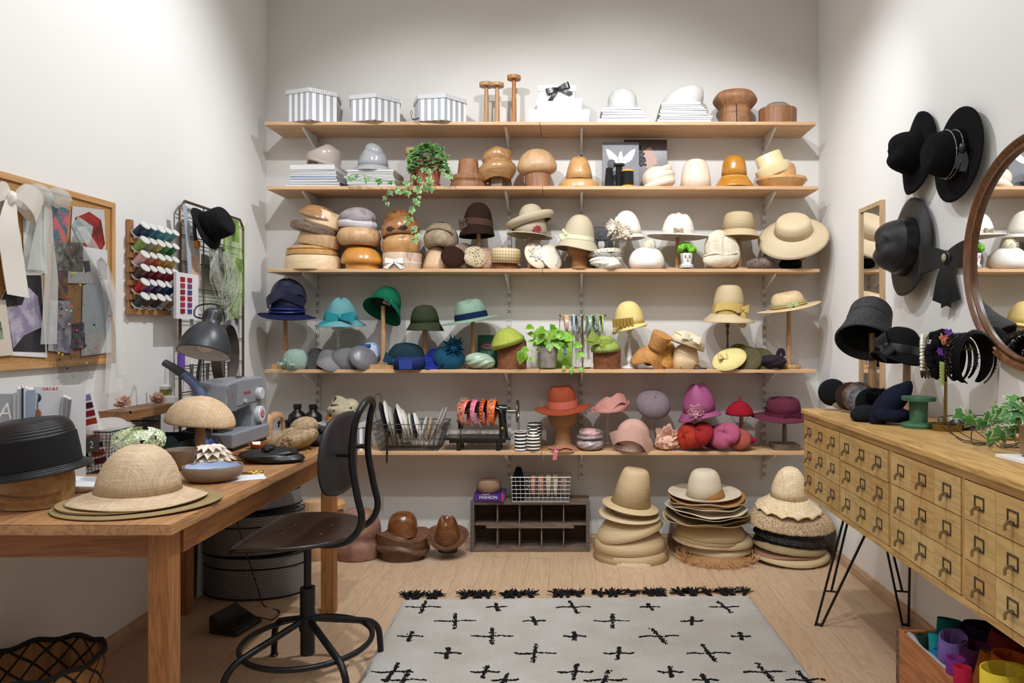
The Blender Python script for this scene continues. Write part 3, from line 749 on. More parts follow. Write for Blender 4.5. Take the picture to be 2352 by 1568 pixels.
def leaf(b, p, d, nrm, size, outline=IVYO, fold=.18):
    d = Vector(d).normalized(); n_ = Vector(nrm); n_ = (n_-d*n_.dot(d)); n_ = n_.normalized() if n_.length > 1e-4 else d.orthogonal().normalized(); s_ = d.cross(n_)
    p = Vector(p); c = p+d*size*.3; k = len(b.v); b.v.append(tuple(c))
    for x, y in outline: b.v.append(tuple(p+s_*x*size+d*y*size-n_*(abs(x)*fold+max(0, y-.3)*.25)*size*-1*-1))
    m_ = len(outline)
    for i in range(m_): b.face((k, k+1+i, k+1+(i+1) % m_), [(.35, 0), (1, 0), (1, 0)])
# discs / shaped headpieces -----------------------------------------
def dish(label, u, v, Y, w, h, m, rot=(0, 0, 0), df=None, name='fascinator', cat='headpiece', group=None, dome=.25, loc=None, asp=1., n=32, sol=.002):
    """shallow dish seen face on: local z faces the viewer after rot; w,h px"""
    s = Y/F; R = w/2*s; o = E(name, label, cat, loc if loc is not None else at(u, v, Y), rot, group)
    pr = [(0, R*dome), (R*.4, R*dome*.95), (R*.75, R*dome*.68), (R*.95, R*dome*.22), (R, 0)]
    MB().lathe(pr, asp=h/w*asp, k=3, df=df, n=n).build('body', m, o, sol=sol, off=-1)
    return o
def hband(label, loc, R, w, m, rot=(0, 0, 0), gap=50, th=.004, trim=None, group=None, name='headband', sq=1.15, knot=False, seed=1):
    """alice band: an open arch in its xz plane, w deep along y"""
    o = E(name, label, 'headband', loc, rot, group); P = []; n = 26
    pts = []
    for i in range(n+1):
        a = radians(-90+gap/2+(360-gap)*i/n); pts.append((R*cos(a), R*sq*sin(a)))
    b = MB()
    ww = lambda t: w*(.35+.65*sin(pi*t)**.7)
    P = []
    for i, (x, z) in enumerate(pts):
        t = i/n; k = ww(t)/2; r_ = Vector((x, 0, z)).normalized()*th
        P.append([(x, -k, z), (x+r_.x, -k*.8, z+r_.z), (x+r_.x*1.3, 0, z+r_.z*1.3), (x+r_.x, k*.8, z+r_.z), (x, k, z), (x-r_.x*.3, 0, z-r_.z*.3)])
    b.grid(P, True).build('band', m, o)
    if trim:
        kind, m2, size, cnt = trim; g = random.Random(seed); q = MB()
        for i in range(cnt):
            t = .12+.76*i/max(1, cnt-1); a = radians(-90+gap/2+(360-gap)*t); c = Vector((cos(a)*(R+th+size*.4), 0, sin(a)*(R+th+size*.4)*sq))
            if kind == 'pearl': q.ball(c, size*g.uniform(.85, 1.1), 5)
            elif kind == 'gem':
                for _ in range(3): q.ball(c+Vector((g.uniform(-1, 1), g.uniform(-1.4, 1.4), g.uniform(-1, 1)))*size*1.1, (size*.7, size*.7, size*.5), 4, rot=(g.uniform(0, 90), g.uniform(0, 90), 0))
            elif kind == 'frill':
                q.ball(c+Vector((0, g.uniform(-.3, .3)*w, 0)), (size*1.5, size*1.3, size), 5, df=lambda d, th_, p_: 1+.3*sin(5*th_), rot=(g.uniform(0, 90), g.uniform(0, 90), 0))
        q.build('trim', m2, o)
    if knot:
        MB().ball((0, 0, R*sq+th), (w*.55, w*.5, w*.42), 8, df=folds(5, .25, 1)).build('knot', m, o)
    return o
# ================================================================== WHAT STANDS ON THE SHELVES
W_NAT = mat('wood', 'd0ad86', 'ba9063', axis=2, rings=16., rough=.38, dirt=.15)
W_PALE = mat('wood', 'e6cda9', 'd8b88c', axis=0, rings=12., rough=.4)
W_AMB = mat('wood', 'c6872f', 'b37628', axis=0, rings=14., rough=.28, coat=.3)
W_OLD = mat('wood', 'a3744e', '7f5538', axis=2, rings=20., rough=.55, dirt=.5)
W_GOLD = mat('wood', 'c08d50', 'ab7740', axis=0, rings=12., rough=.3, coat=.3)
W_HON = mat('wood', 'cfa26a', 'bd8b54', axis=1, rings=14., rough=.35, coat=.2)
W_WHT = mat('wood', 'efe2d0', 'e2cfb6', axis=2, rings=10., rough=.35)
W_GRY = mat('wood', '9c8a76', '6e5c4a', axis=0, rings=22., rough=.6, dirt=.4)
CORK = mat('mottle', '6b3c22', '8d5a38', s=140, rough=.9)
SAT = lambda c: mat('plain', c, rough=.32)
FT = lambda c: mat('felt', c)
KD = 'hat_block'
def blk(label, u, vb, Y, prof, m, rot=(0, 0, 0), asp=.95, k=3, df=None, split=None, part=None, n=32, group='wooden hat blocks'):
    return turned(label, u, 0, Y, prof, m, name=KD, cat='hat block', asp=asp, k=k, rot=rot, loc=at(u, vb, Y), df=df, split=split, part=part, n=n, group=group)
def wrapdf(a=.12, n=2, ph=0, sh=0):
    return lambda p, th, t: Vector((p[0]*(1+a*sin(n*th+ph)), p[1], p[2]*(1+sh*sin(th+ph))))

# ---- shelf 1
z = SH[0]
GHB = 'striped hat boxes'
b1 = box_hex('grey striped hexagonal hat box with a lifted taped lid, leftmost on the top shelf', 722, z, 4.225, .168, .182, -21, GHB, sq=.93)
box_hex('grey striped hexagonal hat box in the middle of the three on the top shelf', 862, z, 4.225, .168, .150, -15, GHB, sq=.93)
b3 = box_hex('grey striped hexagonal hat box with a black ribbon on its left side', 1011, z, 4.225, .168, .150, -10, GHB, sq=.93)
MB().ribbon([(-.145, -.075, .065), (-.150, -.085, .03), (-.13, -.115, .008), (-.09, -.160, .003)], (0, 0, 1), .008).ribbon([(-.150, -.085, .03), (-.157, -.083, .05), (-.147, -.09, .07)], (0, 1, 0), .007).build('ribbon', SAT('151515'), b3)
Y = 4.27
peg('pale wooden dumbbell stand, leftmost of three on the top shelf', 1117, z, Y, 191, r=4.8, base=(12, 6), top=(16, 8))
peg('wooden dumbbell stand in the middle of the three on the top shelf', 1142, z, Y-.05, 192, r=5, base=(15, 5), top=(15.5, 7))
peg('tallest golden wooden dumbbell stand on the top shelf', 1180.5, z, Y, 175, m=mat('wood', 'c48a4d', '9a6432', axis=2, rings=14.), r=5, base=(15, 5), top=(15.5, 8))
WB = mat('plain', 'dcdcdb', rough=.55)
def wbox(label, u0, u1, vt, zb, Y, h, d, tp):
    w = (u1-u0)*Y/F; o = E('gift_box', label, 'box', Vector((((u0+u1)/2-U0)*Y/F, Y+d/2, zb)), group='white gift boxes')
    return o, w
o, w_ = wbox('widest white box at the bottom of the white box stack', 1213, 1356, 0, z, 4.135, .073, .2, 1)
MB().box((0, 0, .0365), (w_*.95, .2, .073), taper=(1.05, 1.05)).build('box_body', WB, o, smooth=False); bx('lid', (0, 0, .0735), (w_*.99, .205, .003), WB, o)
o, w_ = wbox('middle white box in the stack of three', 1232, 1338, 0, z+.0755, 4.15, .07, .17, 1)
MB().box((0, 0, .033), (w_*.96, .17, .066), taper=(1.04, 1.04)).build('box_body', WB, o, smooth=False); bx('lid', (0, 0, .0665), (w_, .175, .003), WB, o)
o, w_ = wbox('smallest white box tied with a black bow, topmost of three', 1236, 1323, 0, z+.1440, 4.16, .08, .14, 1)
MB().box((0, 0, .030), (w_*.98, .14, .060)).build('box_body', WB, o, smooth=False); bx('lid', (0, 0, .0615), (w_, .146, .034), WB, o)
bow(o, (.005, -.078, .055), .13, .035, SAT('17171a'), tails=.05, rot=(0, -18, 0))
GB = 'white books and magazines under the hat blocks'
books([(1374, 1492, 10.5), (1383, 1483, 7), (1384, 1481, 5), (1380, 1477, 6), (1383, 1474, 6)], z, 4.14, 'white book in the stack under the dome shaped paint-spattered block', 'book', ['d9d9d9', 'c9c9cb', 'd2d1ce'], group=GB, seed=4)
_, zt = books([(1374, 1492, .1)], z, 4.14, 'x', 'book') if 0 else (0, z+34.5*4.14/F+.002)
turned('white painted helmet-like block with green and dark chips on white books', 1429.5, zt, 4.25, [(0, 57), (12, 55.5), (24, 49), (31, 38), (34, 24), (34, 12), (36, 10), (37, 5), (36, 0), (0, 0)], mat('mottle', 'cfcfca', 'dededa', s=30), name=KD, cat='hat block', asp=.95, k=3, part=['body'], group='wooden hat blocks')
books([(1509, 1632, 7.5), (1512, 1634, 4), (1515, 1636, 4.5), (1513, 1626, 4), (1516, 1622, 5.5), (1518, 1624, 3.5), (1520, 1618, 4.5), (1519, 1612, 4), (1520, 1610, 6.5)], z, 4.14, 'white magazine in the stack under the smooth white oval block', 'magazine', ['d9d9d9', 'c2c2c4', 'd3d3d3', 'cbc9c6'], group=GB, seed=5)
zt = z+44*4.14/F+.005
turned('smooth white oval hat block with a slanted crown on magazines', 1563, zt, 4.25, [(0, 52), (18, 50), (34, 43), (44, 32), (48, 18), (47, 8), (44, 0), (0, 0)], mat('plain', 'd6d5d1', rough=.32), name=KD, cat='hat block', asp=.8, k=3, part=['body'], df=lambda p, th, t: Vector((p[0]+.28*p[2], p[1], p[2]+p[0]*.18*(p[2]/.12))), group='wooden hat blocks')
o = turned('dark carved flaring hat block split down the front', 1688, z, 4.24, [(0, 78), (30, 79), (42, 76), (49, 66), (49, 58), (40, 46), (35, 40), (36, 28), (35, 24), (37, 0), (0, 0)], W_OLD, name=KD, cat='hat block', asp=.95, k=2, part=['body'], df=wrapdf(.035, 5, 1), n=48, group='wooden hat blocks')
bx('split', (-.011, -.083, .09), (.004, .018, .17), mat('plain', '2a170d', rough=.9), o, rot=(-4, 0, 0))
blk('two part brown hat block with a raised dark centre at right end', 1786, topx(z, 4.26), 4.26, [(0, 43), (42, 43), (43, 40), (42, 0), (0, 0)], W_OLD, k=0, asp=.85)
_o = COL.objects[-1].parent
MB().lathe([(0, .150), (.05, .146), (.072, .128), (.078, .11), (.078, .1)], asp=.85, k=3).build('crown_plug', W_GRY, _o)

# ---- shelf 2
z = SH[1]; GB2 = 'white books and magazines on the second shelf'
books([(655, 779, 4), (659, 780, 6), (666, 776, 4.5), (667, 773, 7), (667, 773, 5), (668, 771, 4), (667, 771, 4), (666, 770, 14)], z, 4.13, 'white book in the left stack of the second shelf', 'book', ['d6d6d6', 'c6c6cc', 'dad9d6', 'a9b4c8', 'cfcfcf'], group=GB2, seed=8)
TAUPE = mat('plain', 'b5a9a1', rough=.25); z2 = z+49*4.13/F+.003
o = turned('glossy taupe sculpted hat block with a dark hollow on books', 744, z2, 4.23, [(0, 50), (14, 49), (26, 42), (30, 36), (33, 38), (37, 34), (38, 22), (36, 8), (31, 0), (0, 0)], TAUPE, name=KD, cat='hat block', asp=.9, k=3, part=['body'], df=lambda p, th, t: Vector((p[0]*(1+.05*sin(2*th)), p[1], p[2]*(1+.12*cos(th)))), group='wooden hat blocks')
MB().tube([(.088*cos(a), .086*sin(a)-.002, .032-.028*cos(a+.3)) for a in [pi*1.0+pi*k/12 for k in range(16)]], .011, 8, k=2).build('rolled_edge', TAUPE, o)
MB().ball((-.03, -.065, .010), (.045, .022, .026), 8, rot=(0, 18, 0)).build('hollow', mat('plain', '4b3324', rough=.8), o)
books([(793, 908, 3), (795, 907, 3), (798, 906, 3.5), (797, 909, 4), (795, 906, 3), (790, 905, 5), (797, 903, 3.5), (799, 905, 5.5), (797, 906, 5)], z, 4.13, 'white magazine in the stack under the shiny grey block', 'magazine', ['d6d6d6', 'c4c4c6', 'dad9d6', 'b9b9b7'], group=GB2, seed=9)
z2 = z+36*4.13/F+.006; GSH = mat('plain', 'a9abae', rough=.2)
o = hat('shiny grey cloche shaped hat block with a flared brim on magazines', 857, 0, 4.23, 68, 47, 94, GSH, ct=.86, n=2.8, drop=13, p=1.3, asp=.95, name=KD, cat='hat block', group='wooden hat blocks', loc=Vector(((857-U0)*4.23/F, 4.23, z2+.034)), th=.006, d='lump')
MB().ball((.012, -.02, .09), (.06, .05, .045), 10, rot=(0, 35, 0)).build('crown_tip', GSH, o)
o = E('pliers', 'black handled pliers lying between the two white book stacks', 'pliers', at(779, 424, 4.14)); o.location.z = z+.010
MB().tube([(-.02, .02, .035), (0, 0, .012), (.03, -.012, -.002), (.055, -.015, -.004)], .006, 6, k=3).tube([(-.018, .01, .022), (.0, .0, .006), (.03, -.004, -.004)], .006, 6, k=3).build('handles', mat('plain', '1b1a1a'), o)
peg('wooden stand with a wide disc behind the ivy', 950, z, 4.29, 342, r=6.5, base=(14, 5), top=(20, 14))
o = turned('terracotta pot of trailing ivy on the second shelf', 985, z, 4.225, [(0, 6), (22, 6), (29, 52), (31, 53), (31, 66), (27, 66), (26, 60), (0, 58)], mat('mottle', 'a5634a', 'b9785c', s=20, rough=.85), name='potted_ivy', cat='potted plant', k=0, part=['pot'])
o.children[0].data.flip_normals() if 0 else None
g = random.Random(11); iv = MB(); st = MB(); s = 4.225/F
for k in range(260):
    a = g.uniform(0, 2*pi) if k < 90 else g.uniform(pi*1.05, pi*1.95); ph = g.uniform(-.45, 1.45); r = g.uniform(.55, 1)**.6
    p = Vector((cos(a)*cos(ph)*47*s*r, sin(a)*cos(ph)*32*s*r-.015, (60+sin(ph)*42*r)*s))
    d = Vector((cos(a)+g.uniform(-.6, .6), sin(a)*.7-.3+g.uniform(-.5, .3), g.uniform(-1.1, .7)))
    leaf(iv, p, d, (g.uniform(-.5, .5)+cos(a)*.5, -1, .6+g.uniform(-.4, .6)), g.uniform(.022, .040))
def strand(pts, nl, b, st_, size=(.024, .038), outline=IVYO, g=g, base=Vector((0, 0, 0))):
    q = [Vector(p) for p in cr([tuple(p) for p in pts], 8)]
    st_.tube(q, .0016, 5)
    for i in range(nl):
        t = (i+.5)/nl*(len(q)-1); j = int(t); p = q[j]; d = q[min(j+1, len(q)-1)]-q[max(0, j-1)]
        sd = (1 if i % 2 else -1); pet = Vector((sd*g.uniform(.3, 1), -.5*g.uniform(.2, 1), g.uniform(-.9, .1)))
        e = p+pet.normalized()*g.uniform(.006, .016); leaf(b, e, pet+d.normalized()*.4+Vector((0, 0, -.5)), (g.uniform(-.3, .3), -1, g.uniform(.1, .8)), g.uniform(*size), outline)
def lp(u, v, Y): return at(u, v, Y)-o.location
strand([lp(985, 380, 4.15), lp(960, 412, 4.10), lp(905, 416, 4.06), lp(860, 410, 4.05), lp(822, 399, 4.05), lp(796, 408, 4.06)], 16, iv, st, (.022, .042))
strand([lp(985, 385, 4.15), lp(985, 412, 4.08), lp(965, 440, 4.06), lp(950, 470, 4.06), lp(938, 500, 4.06), lp(955, 530, 4.06), lp(950, 556, 4.06)], 20, iv, st, (.020, .036))
strand([lp(960, 400, 4.12), lp(915, 432, 4.07), lp(893, 440, 4.06), lp(884, 468, 4.06)], 8, iv, st, (.020, .034))
strand([lp(1000, 380, 4.15), lp(1025, 398, 4.08), lp(1035, 400, 4.07)], 5, iv, st)
strand([lp(975, 380, 4.15), lp(990, 425, 4.07), lp(968, 425, 4.07), lp(935, 440, 4.06), lp(920, 436, 4.05)], 12, iv, st)
iv.build('foliage', IVYM, o, ang=0); st.build('stem', STEM, o)
Zs = lambda Y: topx(z, Y)
blk('small brown cone block on a wide round base, second shelf', 1076, Zs(4.24), 4.24, [(0, 69), (20, 69), (22, 66), (25, 38), (27, 33), (36, 32), (41, 22), (38, 16), (41, 12), (40, 0), (0, 0)], W_OLD, k=1)
o = blk('mushroom shaped wooden block with a draped twist on a square post', 1142, Zs(4.24)-20, 4.24, [(0, 76), (18, 75), (33, 66), (36, 52), (33, 44), (42, 34), (44, 22), (38, 9), (30, 3), (0, 20)], mat('wood', 'b98f60', '94693f', axis=0, rings=16., rough=.3, coat=.3, dirt=.2), k=3, df=lambda p, th, t: Vector((p[0], p[1], p[2]+.10*p[0]+.006*sin(3*th))))
bx('post', (0, 0, .0), (.064, .06, .10), W_GRY, o)
o = blk('leaning mushroom crown wooden block on a thick cork pillar', 1235, Zs(4.24)-28, 4.24, [(0, 66), (18, 63), (34, 52), (43, 36), (46, 22), (40, 12), (28, 8), (0, 10)], W_NAT, rot=(0, -3, 0), asp=.85)
MB().lathe([(0, .05), (.078, .05), (.076, -.06), (.080, -.074), (0, -.074)], asp=.9).build('pillar', W_OLD, o)
hat('light brown fedora shaped wooden block on a thick base plate', 1330, 0, 4.24, 64, 58, 0, W_HON, ct=.70, n=3.0, d='crease', damt=.5, name=KD, cat='hat block', group='wooden hat blocks', th=.004, loc=Vector(((1330-U0)*4.24/F, 4.24, z+.057)))
MB().lathe([(0, .004), (.085, .004), (.092, -.004), (.112, -.016), (.118, -.026), (.122, -.052), (.118, -.057), (0, -.057)], k=1, asp=.9, n=32).build('base_plate', W_HON, COL.objects[-1].parent)
def paint(b, pts, c=(0, 0), s=1.0, y=-.0015, th=.001):
    k = len(b.v); n = len(pts)
    for yy in (y, y+th): b.v += [((x-c[0])*s, yy, (zz-c[1])*s) for x, zz in pts]
    b.face([k+i for i in range(n)]); b.face([k+n+i for i in reversed(range(n))])
    for i in range(n): b.face([k+i, k+n+i, k+n+(i+1) % n, k+(i+1) % n])
# leaning magazines
def mag(label, u0, u1, vt, Y, zb, col, name='magazine', cat='magazine', th=.012, lean=4, back=None):
    w_ = (u1-u0)*Y/F; h_ = at(0, vt, Y).z-zb; o = E(name, label, cat, Vector((((u0+u1)/2-U0)*Y/F, Y, zb)), (-lean, 0, 0))
    bx('cover', (0, 0, h_/2), (w_, .0014, h_), mat('mottle', col, back or col, s=3) if back else mat('plain', col, rough=.3), o)
    bx('pages', (.0, th/2+.001, h_/2), (w_-.004, th, h_-.004), mat('plain', 'eceae6'), o)
    return o, w_, h_
o, w_, h_ = mag('dark magazine cover with a woman in profile, behind the grey one', 1434, 1533, 318, 4.30, z, '4a3b3c')
b = MB(); paint(b, [(.01, .27), (.03, .275), (.045, .25), (.05, .225), (.072, .20), (.064, .19), (.07, .175), (.05, .165), (.04, .14), (.02, .13), (-.02, .18), (-.02, .24)]); b.build('cover_portrait', mat('plain', 'b38f80'), o, smooth=False)
b = MB(); g = random.Random(4)
for k in range(70): b.ball((-.045+max(-.04, min(.05, g.gauss(0, .022))), -.001, .22+max(-.08, min(.055, g.gauss(0, .035)))), (.010, .0015, .010), 4)
b.build('cover_hair', mat('plain', '1a1416'), o)
o, w_, h_ = mag('grey magazine with a white winged bird on its cover', 1384, 1468, 324.5, 4.255, z, '77777c', back='6a6a70')
b = MB()
for s_ in (-1, 1): paint(b, [(s_*.008, .19), (s_*.03, .215), (s_*.062, .245), (s_*.088, .255), (s_*.085, .235), (s_*.08, .215), (s_*.068, .19), (s_*.05, .175), (s_*.03, .165), (s_*.01, .16)])
paint(b, [(-.012, .15), (-.016, .20), (-.006, .235), (.006, .238), (.014, .2), (.012, .155), (0, .14)]); b.build('cover_bird', mat('plain', 'd9d6d2'), o, smooth=False)
b = MB(); b.ball((-.055, -.002, .16), (.025, .0015, .03), 8); paint(b, [(-.08, 0), (-.085, .12), (-.03, .12), (-.025, .0)]); b.build('cover_figure', mat('plain', '2a2a2e'), o)
text('cover_title', 'book', .022, mat('plain', 'd0d0d0'), o, (.06, -.0018, .03))
for (lab, u, r, vt, kind) in (('black cone of thread, left of three spools', 1399.5, 11, 387, 0), ('black spool of thread with a wide top flange, middle of three', 1422, 9.5, 377, 1), ('black spool of thread with yellow ends, right of three', 1442, 14.5, 391, 2)):
    Yq = 4.155 + .01*(kind == 1); h = (at(u, vt, Yq).z-z)/(Yq/F); o = E('thread_spool', lab, 'thread spool', Vector(((u-U0)*Yq/F, Yq, z)), group='thread spools on the second shelf'); q = Yq/F
    BT = mat('braid', '1d1d20', '0c0c0e', p=.0016); YL = mat('plain', 'e0a52a', rough=.4) if kind == 2 else mat('plain', '1a1a1a', rough=.3)
    if kind == 0: MB().lathe([(0, h*q), (6*q, h*q), (8*q, (h-3)*q), (r*q, 3*q), (r*q, 0), (0, 0)], k=2).build('thread', BT, o)
    else:
        rt = r*.86 if kind == 2 else r*.75
        MB().lathe([(0, (h-3)*q), (rt*q, (h-3)*q), (rt*1.05*q, h*.5*q), (rt*q, 3*q), (0, 3*q)], k=2).build('thread', BT, o)
        MB().lathe([(0, h*q), ((r if kind == 2 else 13)*q, h*q), ((r if kind == 2 else 13)*q, (h-4)*q), (0, (h-4)*q)]).build('top_flange', YL, o)
        MB().lathe([(0, 3*q), (r*q, 3*q), (r*q, 0), (0, 0)]).build('bottom_flange', YL, o)
# white twisted block made of rolls
o = E(KD, 'white hat block carved in three twisted rolls', 'hat block', Vector(((1512-U0)*4.23/F, 4.23, z)), group='wooden hat blocks')
MB().ball((0, 0, .062), (.098, .09, .076), 14).build('body', W_WHT, o)
for k, (zz, R_, tilt) in enumerate(((.026, .082, -16), (.066, .076, -20), (.102, .058, -24))):
    MB().lathe([(R_+.022*cos(a), .021*sin(a)) for a in [2*pi*i/12 for i in range(13)]], (.004*k, -.004, zz), 32, .9, rot=(0, tilt, 0)).build('roll', W_WHT, o)
hat('tall white dome hat block on the second shelf', 1598, 0, 4.235, 70, 70, 0, W_WHT, ct=.93, n=3.4, name=KD, cat='hat block', group='wooden hat blocks', loc=Vector(((1598-U0)*4.235/F, 4.235, z+.001)), th=.012, asp=.9)
o = hat('amber varnished cloche shaped hat block with a flared brim', 1686, 0, 4.235, 58, 50, 92, W_AMB, ct=.94, n=3.2, drop=27, p=1.0, asp=.95, name=KD, cat='hat block', group='wooden hat blocks', loc=Vector(((1686-U0)*4.235/F, 4.235, z+.075)), th=.008)
MB().lathe([(0, -.07), (.095, -.07), (.095, -.06), (0, -.06)], n=28).build('foot', W_OLD, o); MB().lathe([(.077, .0), (.083, -.003), (.083, -.014), (.078, -.016)], asp=.95, n=32).build('collar', W_PALE, o)
o = blk('wide golden oval base block carrying a brown crown, right end of second shelf', 1795, Zs(4.235), 4.235, [(0, 60), (28, 58), (32, 48), (33, 33), (34, 30), (56, 26), (58, 20), (44, 4), (40, 0), (0, 0)], W_HON, k=1, asp=.85)
blk('cream ring shaped hat block tilted on top of the brown crown', 1782, 405, 4.225, [(20, 54), (29, 54), (31, 50), (31, 30), (34, 27), (41, 24), (41, 14), (37, 4), (27, 0), (22, 6), (20, 54)], mat('plain', 'e3d3a4', rough=.3), rot=(0, -22, 0), k=1, asp=.8)

# ---- shelf 3
z = SH[2]; Zs = lambda Y: topx(z, Y)
GS = 'hat blocks piled on the third shelf'
blk('thick pale round block at the very bottom of the leftmost pile', 719, Zs(4.24), 4.24, [(0, 32), (58, 32), (62, 26), (62, 0), (0, 0)], W_PALE, k=0, asp=.85, group=GS)
blk('honey coloured round block with a groove, second from the bottom of the leftmost pile', 717, Zs(4.24)-33.5, 4.24, [(0, 20), (50, 20), (57, 14), (54, 11), (58, 8), (58, 0), (0, 0)], W_HON, k=0, asp=.85, group=GS)
blk('tilted natural wood block with a diagonal groove in the leftmost pile', 731, Zs(4.24)-55, 4.24, [(0, 30), (36, 30), (44, 26), (48, 6), (46, 0), (0, 0)], W_NAT, rot=(0, 10, 0), k=1, asp=.9, group=GS)
blk('dark grained ring block slanting across the leftmost pile', 719, Zs(4.24)-85, 4.235, [(26, 20), (46, 20), (54, 14), (52, 2), (44, -2), (26, 2), (26, 20)], mat('wood', '8c7766', '4f4038', axis=0, rings=30., rough=.45), rot=(0, 15, 0), k=1, asp=.9, group=GS)
blk('pale drum block under the topmost bowl of the leftmost pile', 738, Zs(4.24)-99, 4.24, [(0, 40), (34, 39), (40, 30), (43, 6), (38, 0), (0, 0)], W_PALE, rot=(0, 17, 0), k=1, group=GS)
blk('brown bowl shaped block, topmost of the leftmost pile', 733, Zs(4.24)-121, 4.235, [(0, 28), (20, 26), (36, 17), (45, 3), (47, -3), (41, -2), (0, 8)], mat('wood', 'b3885e', '946a45', axis=0, rings=14., rough=.25, coat=.4), rot=(0, 17, 0), k=3, group=GS)
o = blk('orange mushroom shaped block at the bottom of the second pile', 832, Zs(4.235), 4.235, [(0, 57), (20, 55), (36, 45), (46, 28), (47, 17), (42, 13), (38, 13), (38, 4), (40, 0), (0, 0)], mat('wood', 'cf9240', 'c2853a', axis=2, rings=8., rough=.28, coat=.3), k=2, group=GS, df=lambda p, th, t: Vector((p[0], p[1], p[2]*(1-.9*p[0]*(p[2] > .06)))))
blk('segmented tan drum block in the middle of the second pile', 824, Zs(4.235)-56, 4.235, [(0, 40), (34, 40), (44, 34), (50, 18), (42, 2), (30, 0), (0, 0)], W_NAT, k=2, group=GS, rot=(0, 1, 0))
o = blob('pearl grey fabric turban topping the second pile', 822, 503, 4.235, 84, 52, mat('felt', 'b7adaf'), df=folds(4, .1, .7, 'x'), name='turban', cat='turban')
MB().lathe([(.098+.016*cos(a), .026*sin(a)) for a in [2*pi*i/12 for i in range(13)]], (0, 0, -.035), 36, .92, rot=(0, 5, 0)).build('cuff', mat('felt', 'd3ced3'), o)
o = blk('clear wrapped ribbon roll with a white bow at the foot of the third pile', 924, Zs(4.235), 4.235, [(0, 38), (44, 38), (45, 36), (43, 4), (42, 0), (0, 0)], mat('plain', 'd3b9a2', rough=.15), k=0, group=None); o.name = 'ribbon_roll'; o['category'] = 'ribbon roll'
MB().lathe([(.1125, .035), (.114, .037), (.112, .062), (.110, .064)], asp=.95, n=32).build('white_band', SAT('e9e6e0'), o); bow(o, (-.02, -.112, .045), .10, .034, SAT('f0eeea'), tails=.04)

blk('golden round block with a slanting groove in the middle of the third pile', 922, Zs(4.235)-38, 4.235, [(0, 52), (20, 50), (36, 42), (38, 34), (42, 31), (43, 16), (38, 3), (32, 0), (0, 0)], W_HON, k=2, group=GS, df=lambda p, th, t: Vector((p[0], p[1], p[2]+.07*p[0])))
o = blk('glossy brown block with an open hollow on top of the third pile', 921, Zs(4.235)-82, 4.235, [(0, 58), (18, 56), (31, 47), (35, 36), (40, 28), (44, 12), (42, -6), (36, -4), (24, 6), (0, 8)], mat('wood', 'a5713f', '875832', axis=0, rings=14., rough=.22, coat=.5), k=3, group=GS, rot=(-8, -5, 0))
MB().ball((0, -.095, .012), (.062, .012, .024), 8).build('hollow', mat('plain', '382213', rough=.8), o)
hat('pale beige crown block at the bottom of the fourth pile', 1004, 0, 4.25, 70, 56, 0, mat('wood', 'd9b794', 'c9a37d', axis=2, rings=9., rough=.5), ct=.62, n=2.6, asp=.9, name=KD, cat='hat block', group=GS, th=.01, loc=Vector(((1004-U0)*4.25/F, 4.25, z+.002)))
o = blk('mottled grey-beige block numbered 542 on top of the fourth pile', 1011, Zs(4.25)-53, 4.24, [(0, 58), (16, 56), (30, 46), (38, 30), (40, 14), (34, 0), (24, -4), (0, 6)], mat('mottle', '8a7a62', 'a89478', s=22, rough=.6), k=3, group=GS, rot=(-14, 4, 0))
MB().tube([(.085*cos(a)*1.0, -.099+.02*abs(cos(a)), .055+.03*sin(a)) for a in [.2+2.5*k/8 for k in range(9)]], .008, 6, k=2).build('carved_ridge', W_GRY, o)
text('number', '542', .028, mat('plain', '2a2620'), o, (.002, -.055, .138), rot=(35, 0, 0))
beret('dark chocolate felt beret leaning at the right of the fourth pile', 1040, 591, 4.17, 56, 12, FT('3b241c'), rot=(62, 35, 0))
beret('taupe felt beret tucked behind the chocolate beret', 1066, 588, 4.21, 62, 9, FT('9c8878'), rot=(60, 68, 0))
beret('leopard print beret with ruffled folds', 1091, 592, 4.19, 56, 14, mat('spots', 'c8b696', '2a211c', s=75, warp=1, f=.42), rot=(62, 45, 0), lump=.06)
beret('copper glitter beret beside the leopard print one', 1114, 595, 4.23, 54, 15, mat('glitter', '9a6f5c', 'e0bfa6', s=300), rot=(60, 55, 0))
# dark brown cloche
HG = 'hats on wooden stands'
o = hat('dark brown felt cloche with a ribbon bow on its left side', 1097, 521, 4.24, 68, 56, 80, FT('35231e'), ct=.92, n=2.5, drop=22, p=1.2, rot=(0, 4, 0), band='5a4237', bandh=16, brim=lambda a, t: 5*t*cos(a))
bow(o, (-.062, -.075, .0), .05, .05, FT('6b5346'), tails=.035, rot=(10, 70, -25))
peg('wooden stand under the dark brown cloche', 1099, z, 4.24, 520, r=5, base=(20, 5))
o = hat('gold and cream checked straw pillbox on a dark block', 1162, 604, 4.22, 66, 34, 0, mat('check', 'c9ab6c', 'ece4d2', p=.013), ct=1.04, n=9, rot=(4, 2, 0), name='pillbox_hat', th=.004)
blk('dark brown oval block under the checked pillbox', 1161, Zs(4.22), 4.22, [(0, 22), (28, 22), (29, 0), (0, 0)], CORK, k=0, asp=1)
CRM = mat('braid', 'e2d3b8', 'cdb995', p=.0026)
o = hat('cream straw hat with a turned up brim and red feather', 1217, 538, 4.24, 78, 48, 106, mat('braid', 'd6c6ad', 'bba98c', p=.003), ct=.9, n=3, drop=0, rot=(0, 7, 0), brim=lambda a, t: -4*t+2*t*cos(a))
MB().lathe([(.122, -.006), (.146, .014), (.146, .035), (.128, .042), (.112, .03), (.108, .015)], k=3, rot=(0, -24, 0), asp=1.0, n=36, c=(0, 0, .065)).build('rolled_brim', CRM, o)
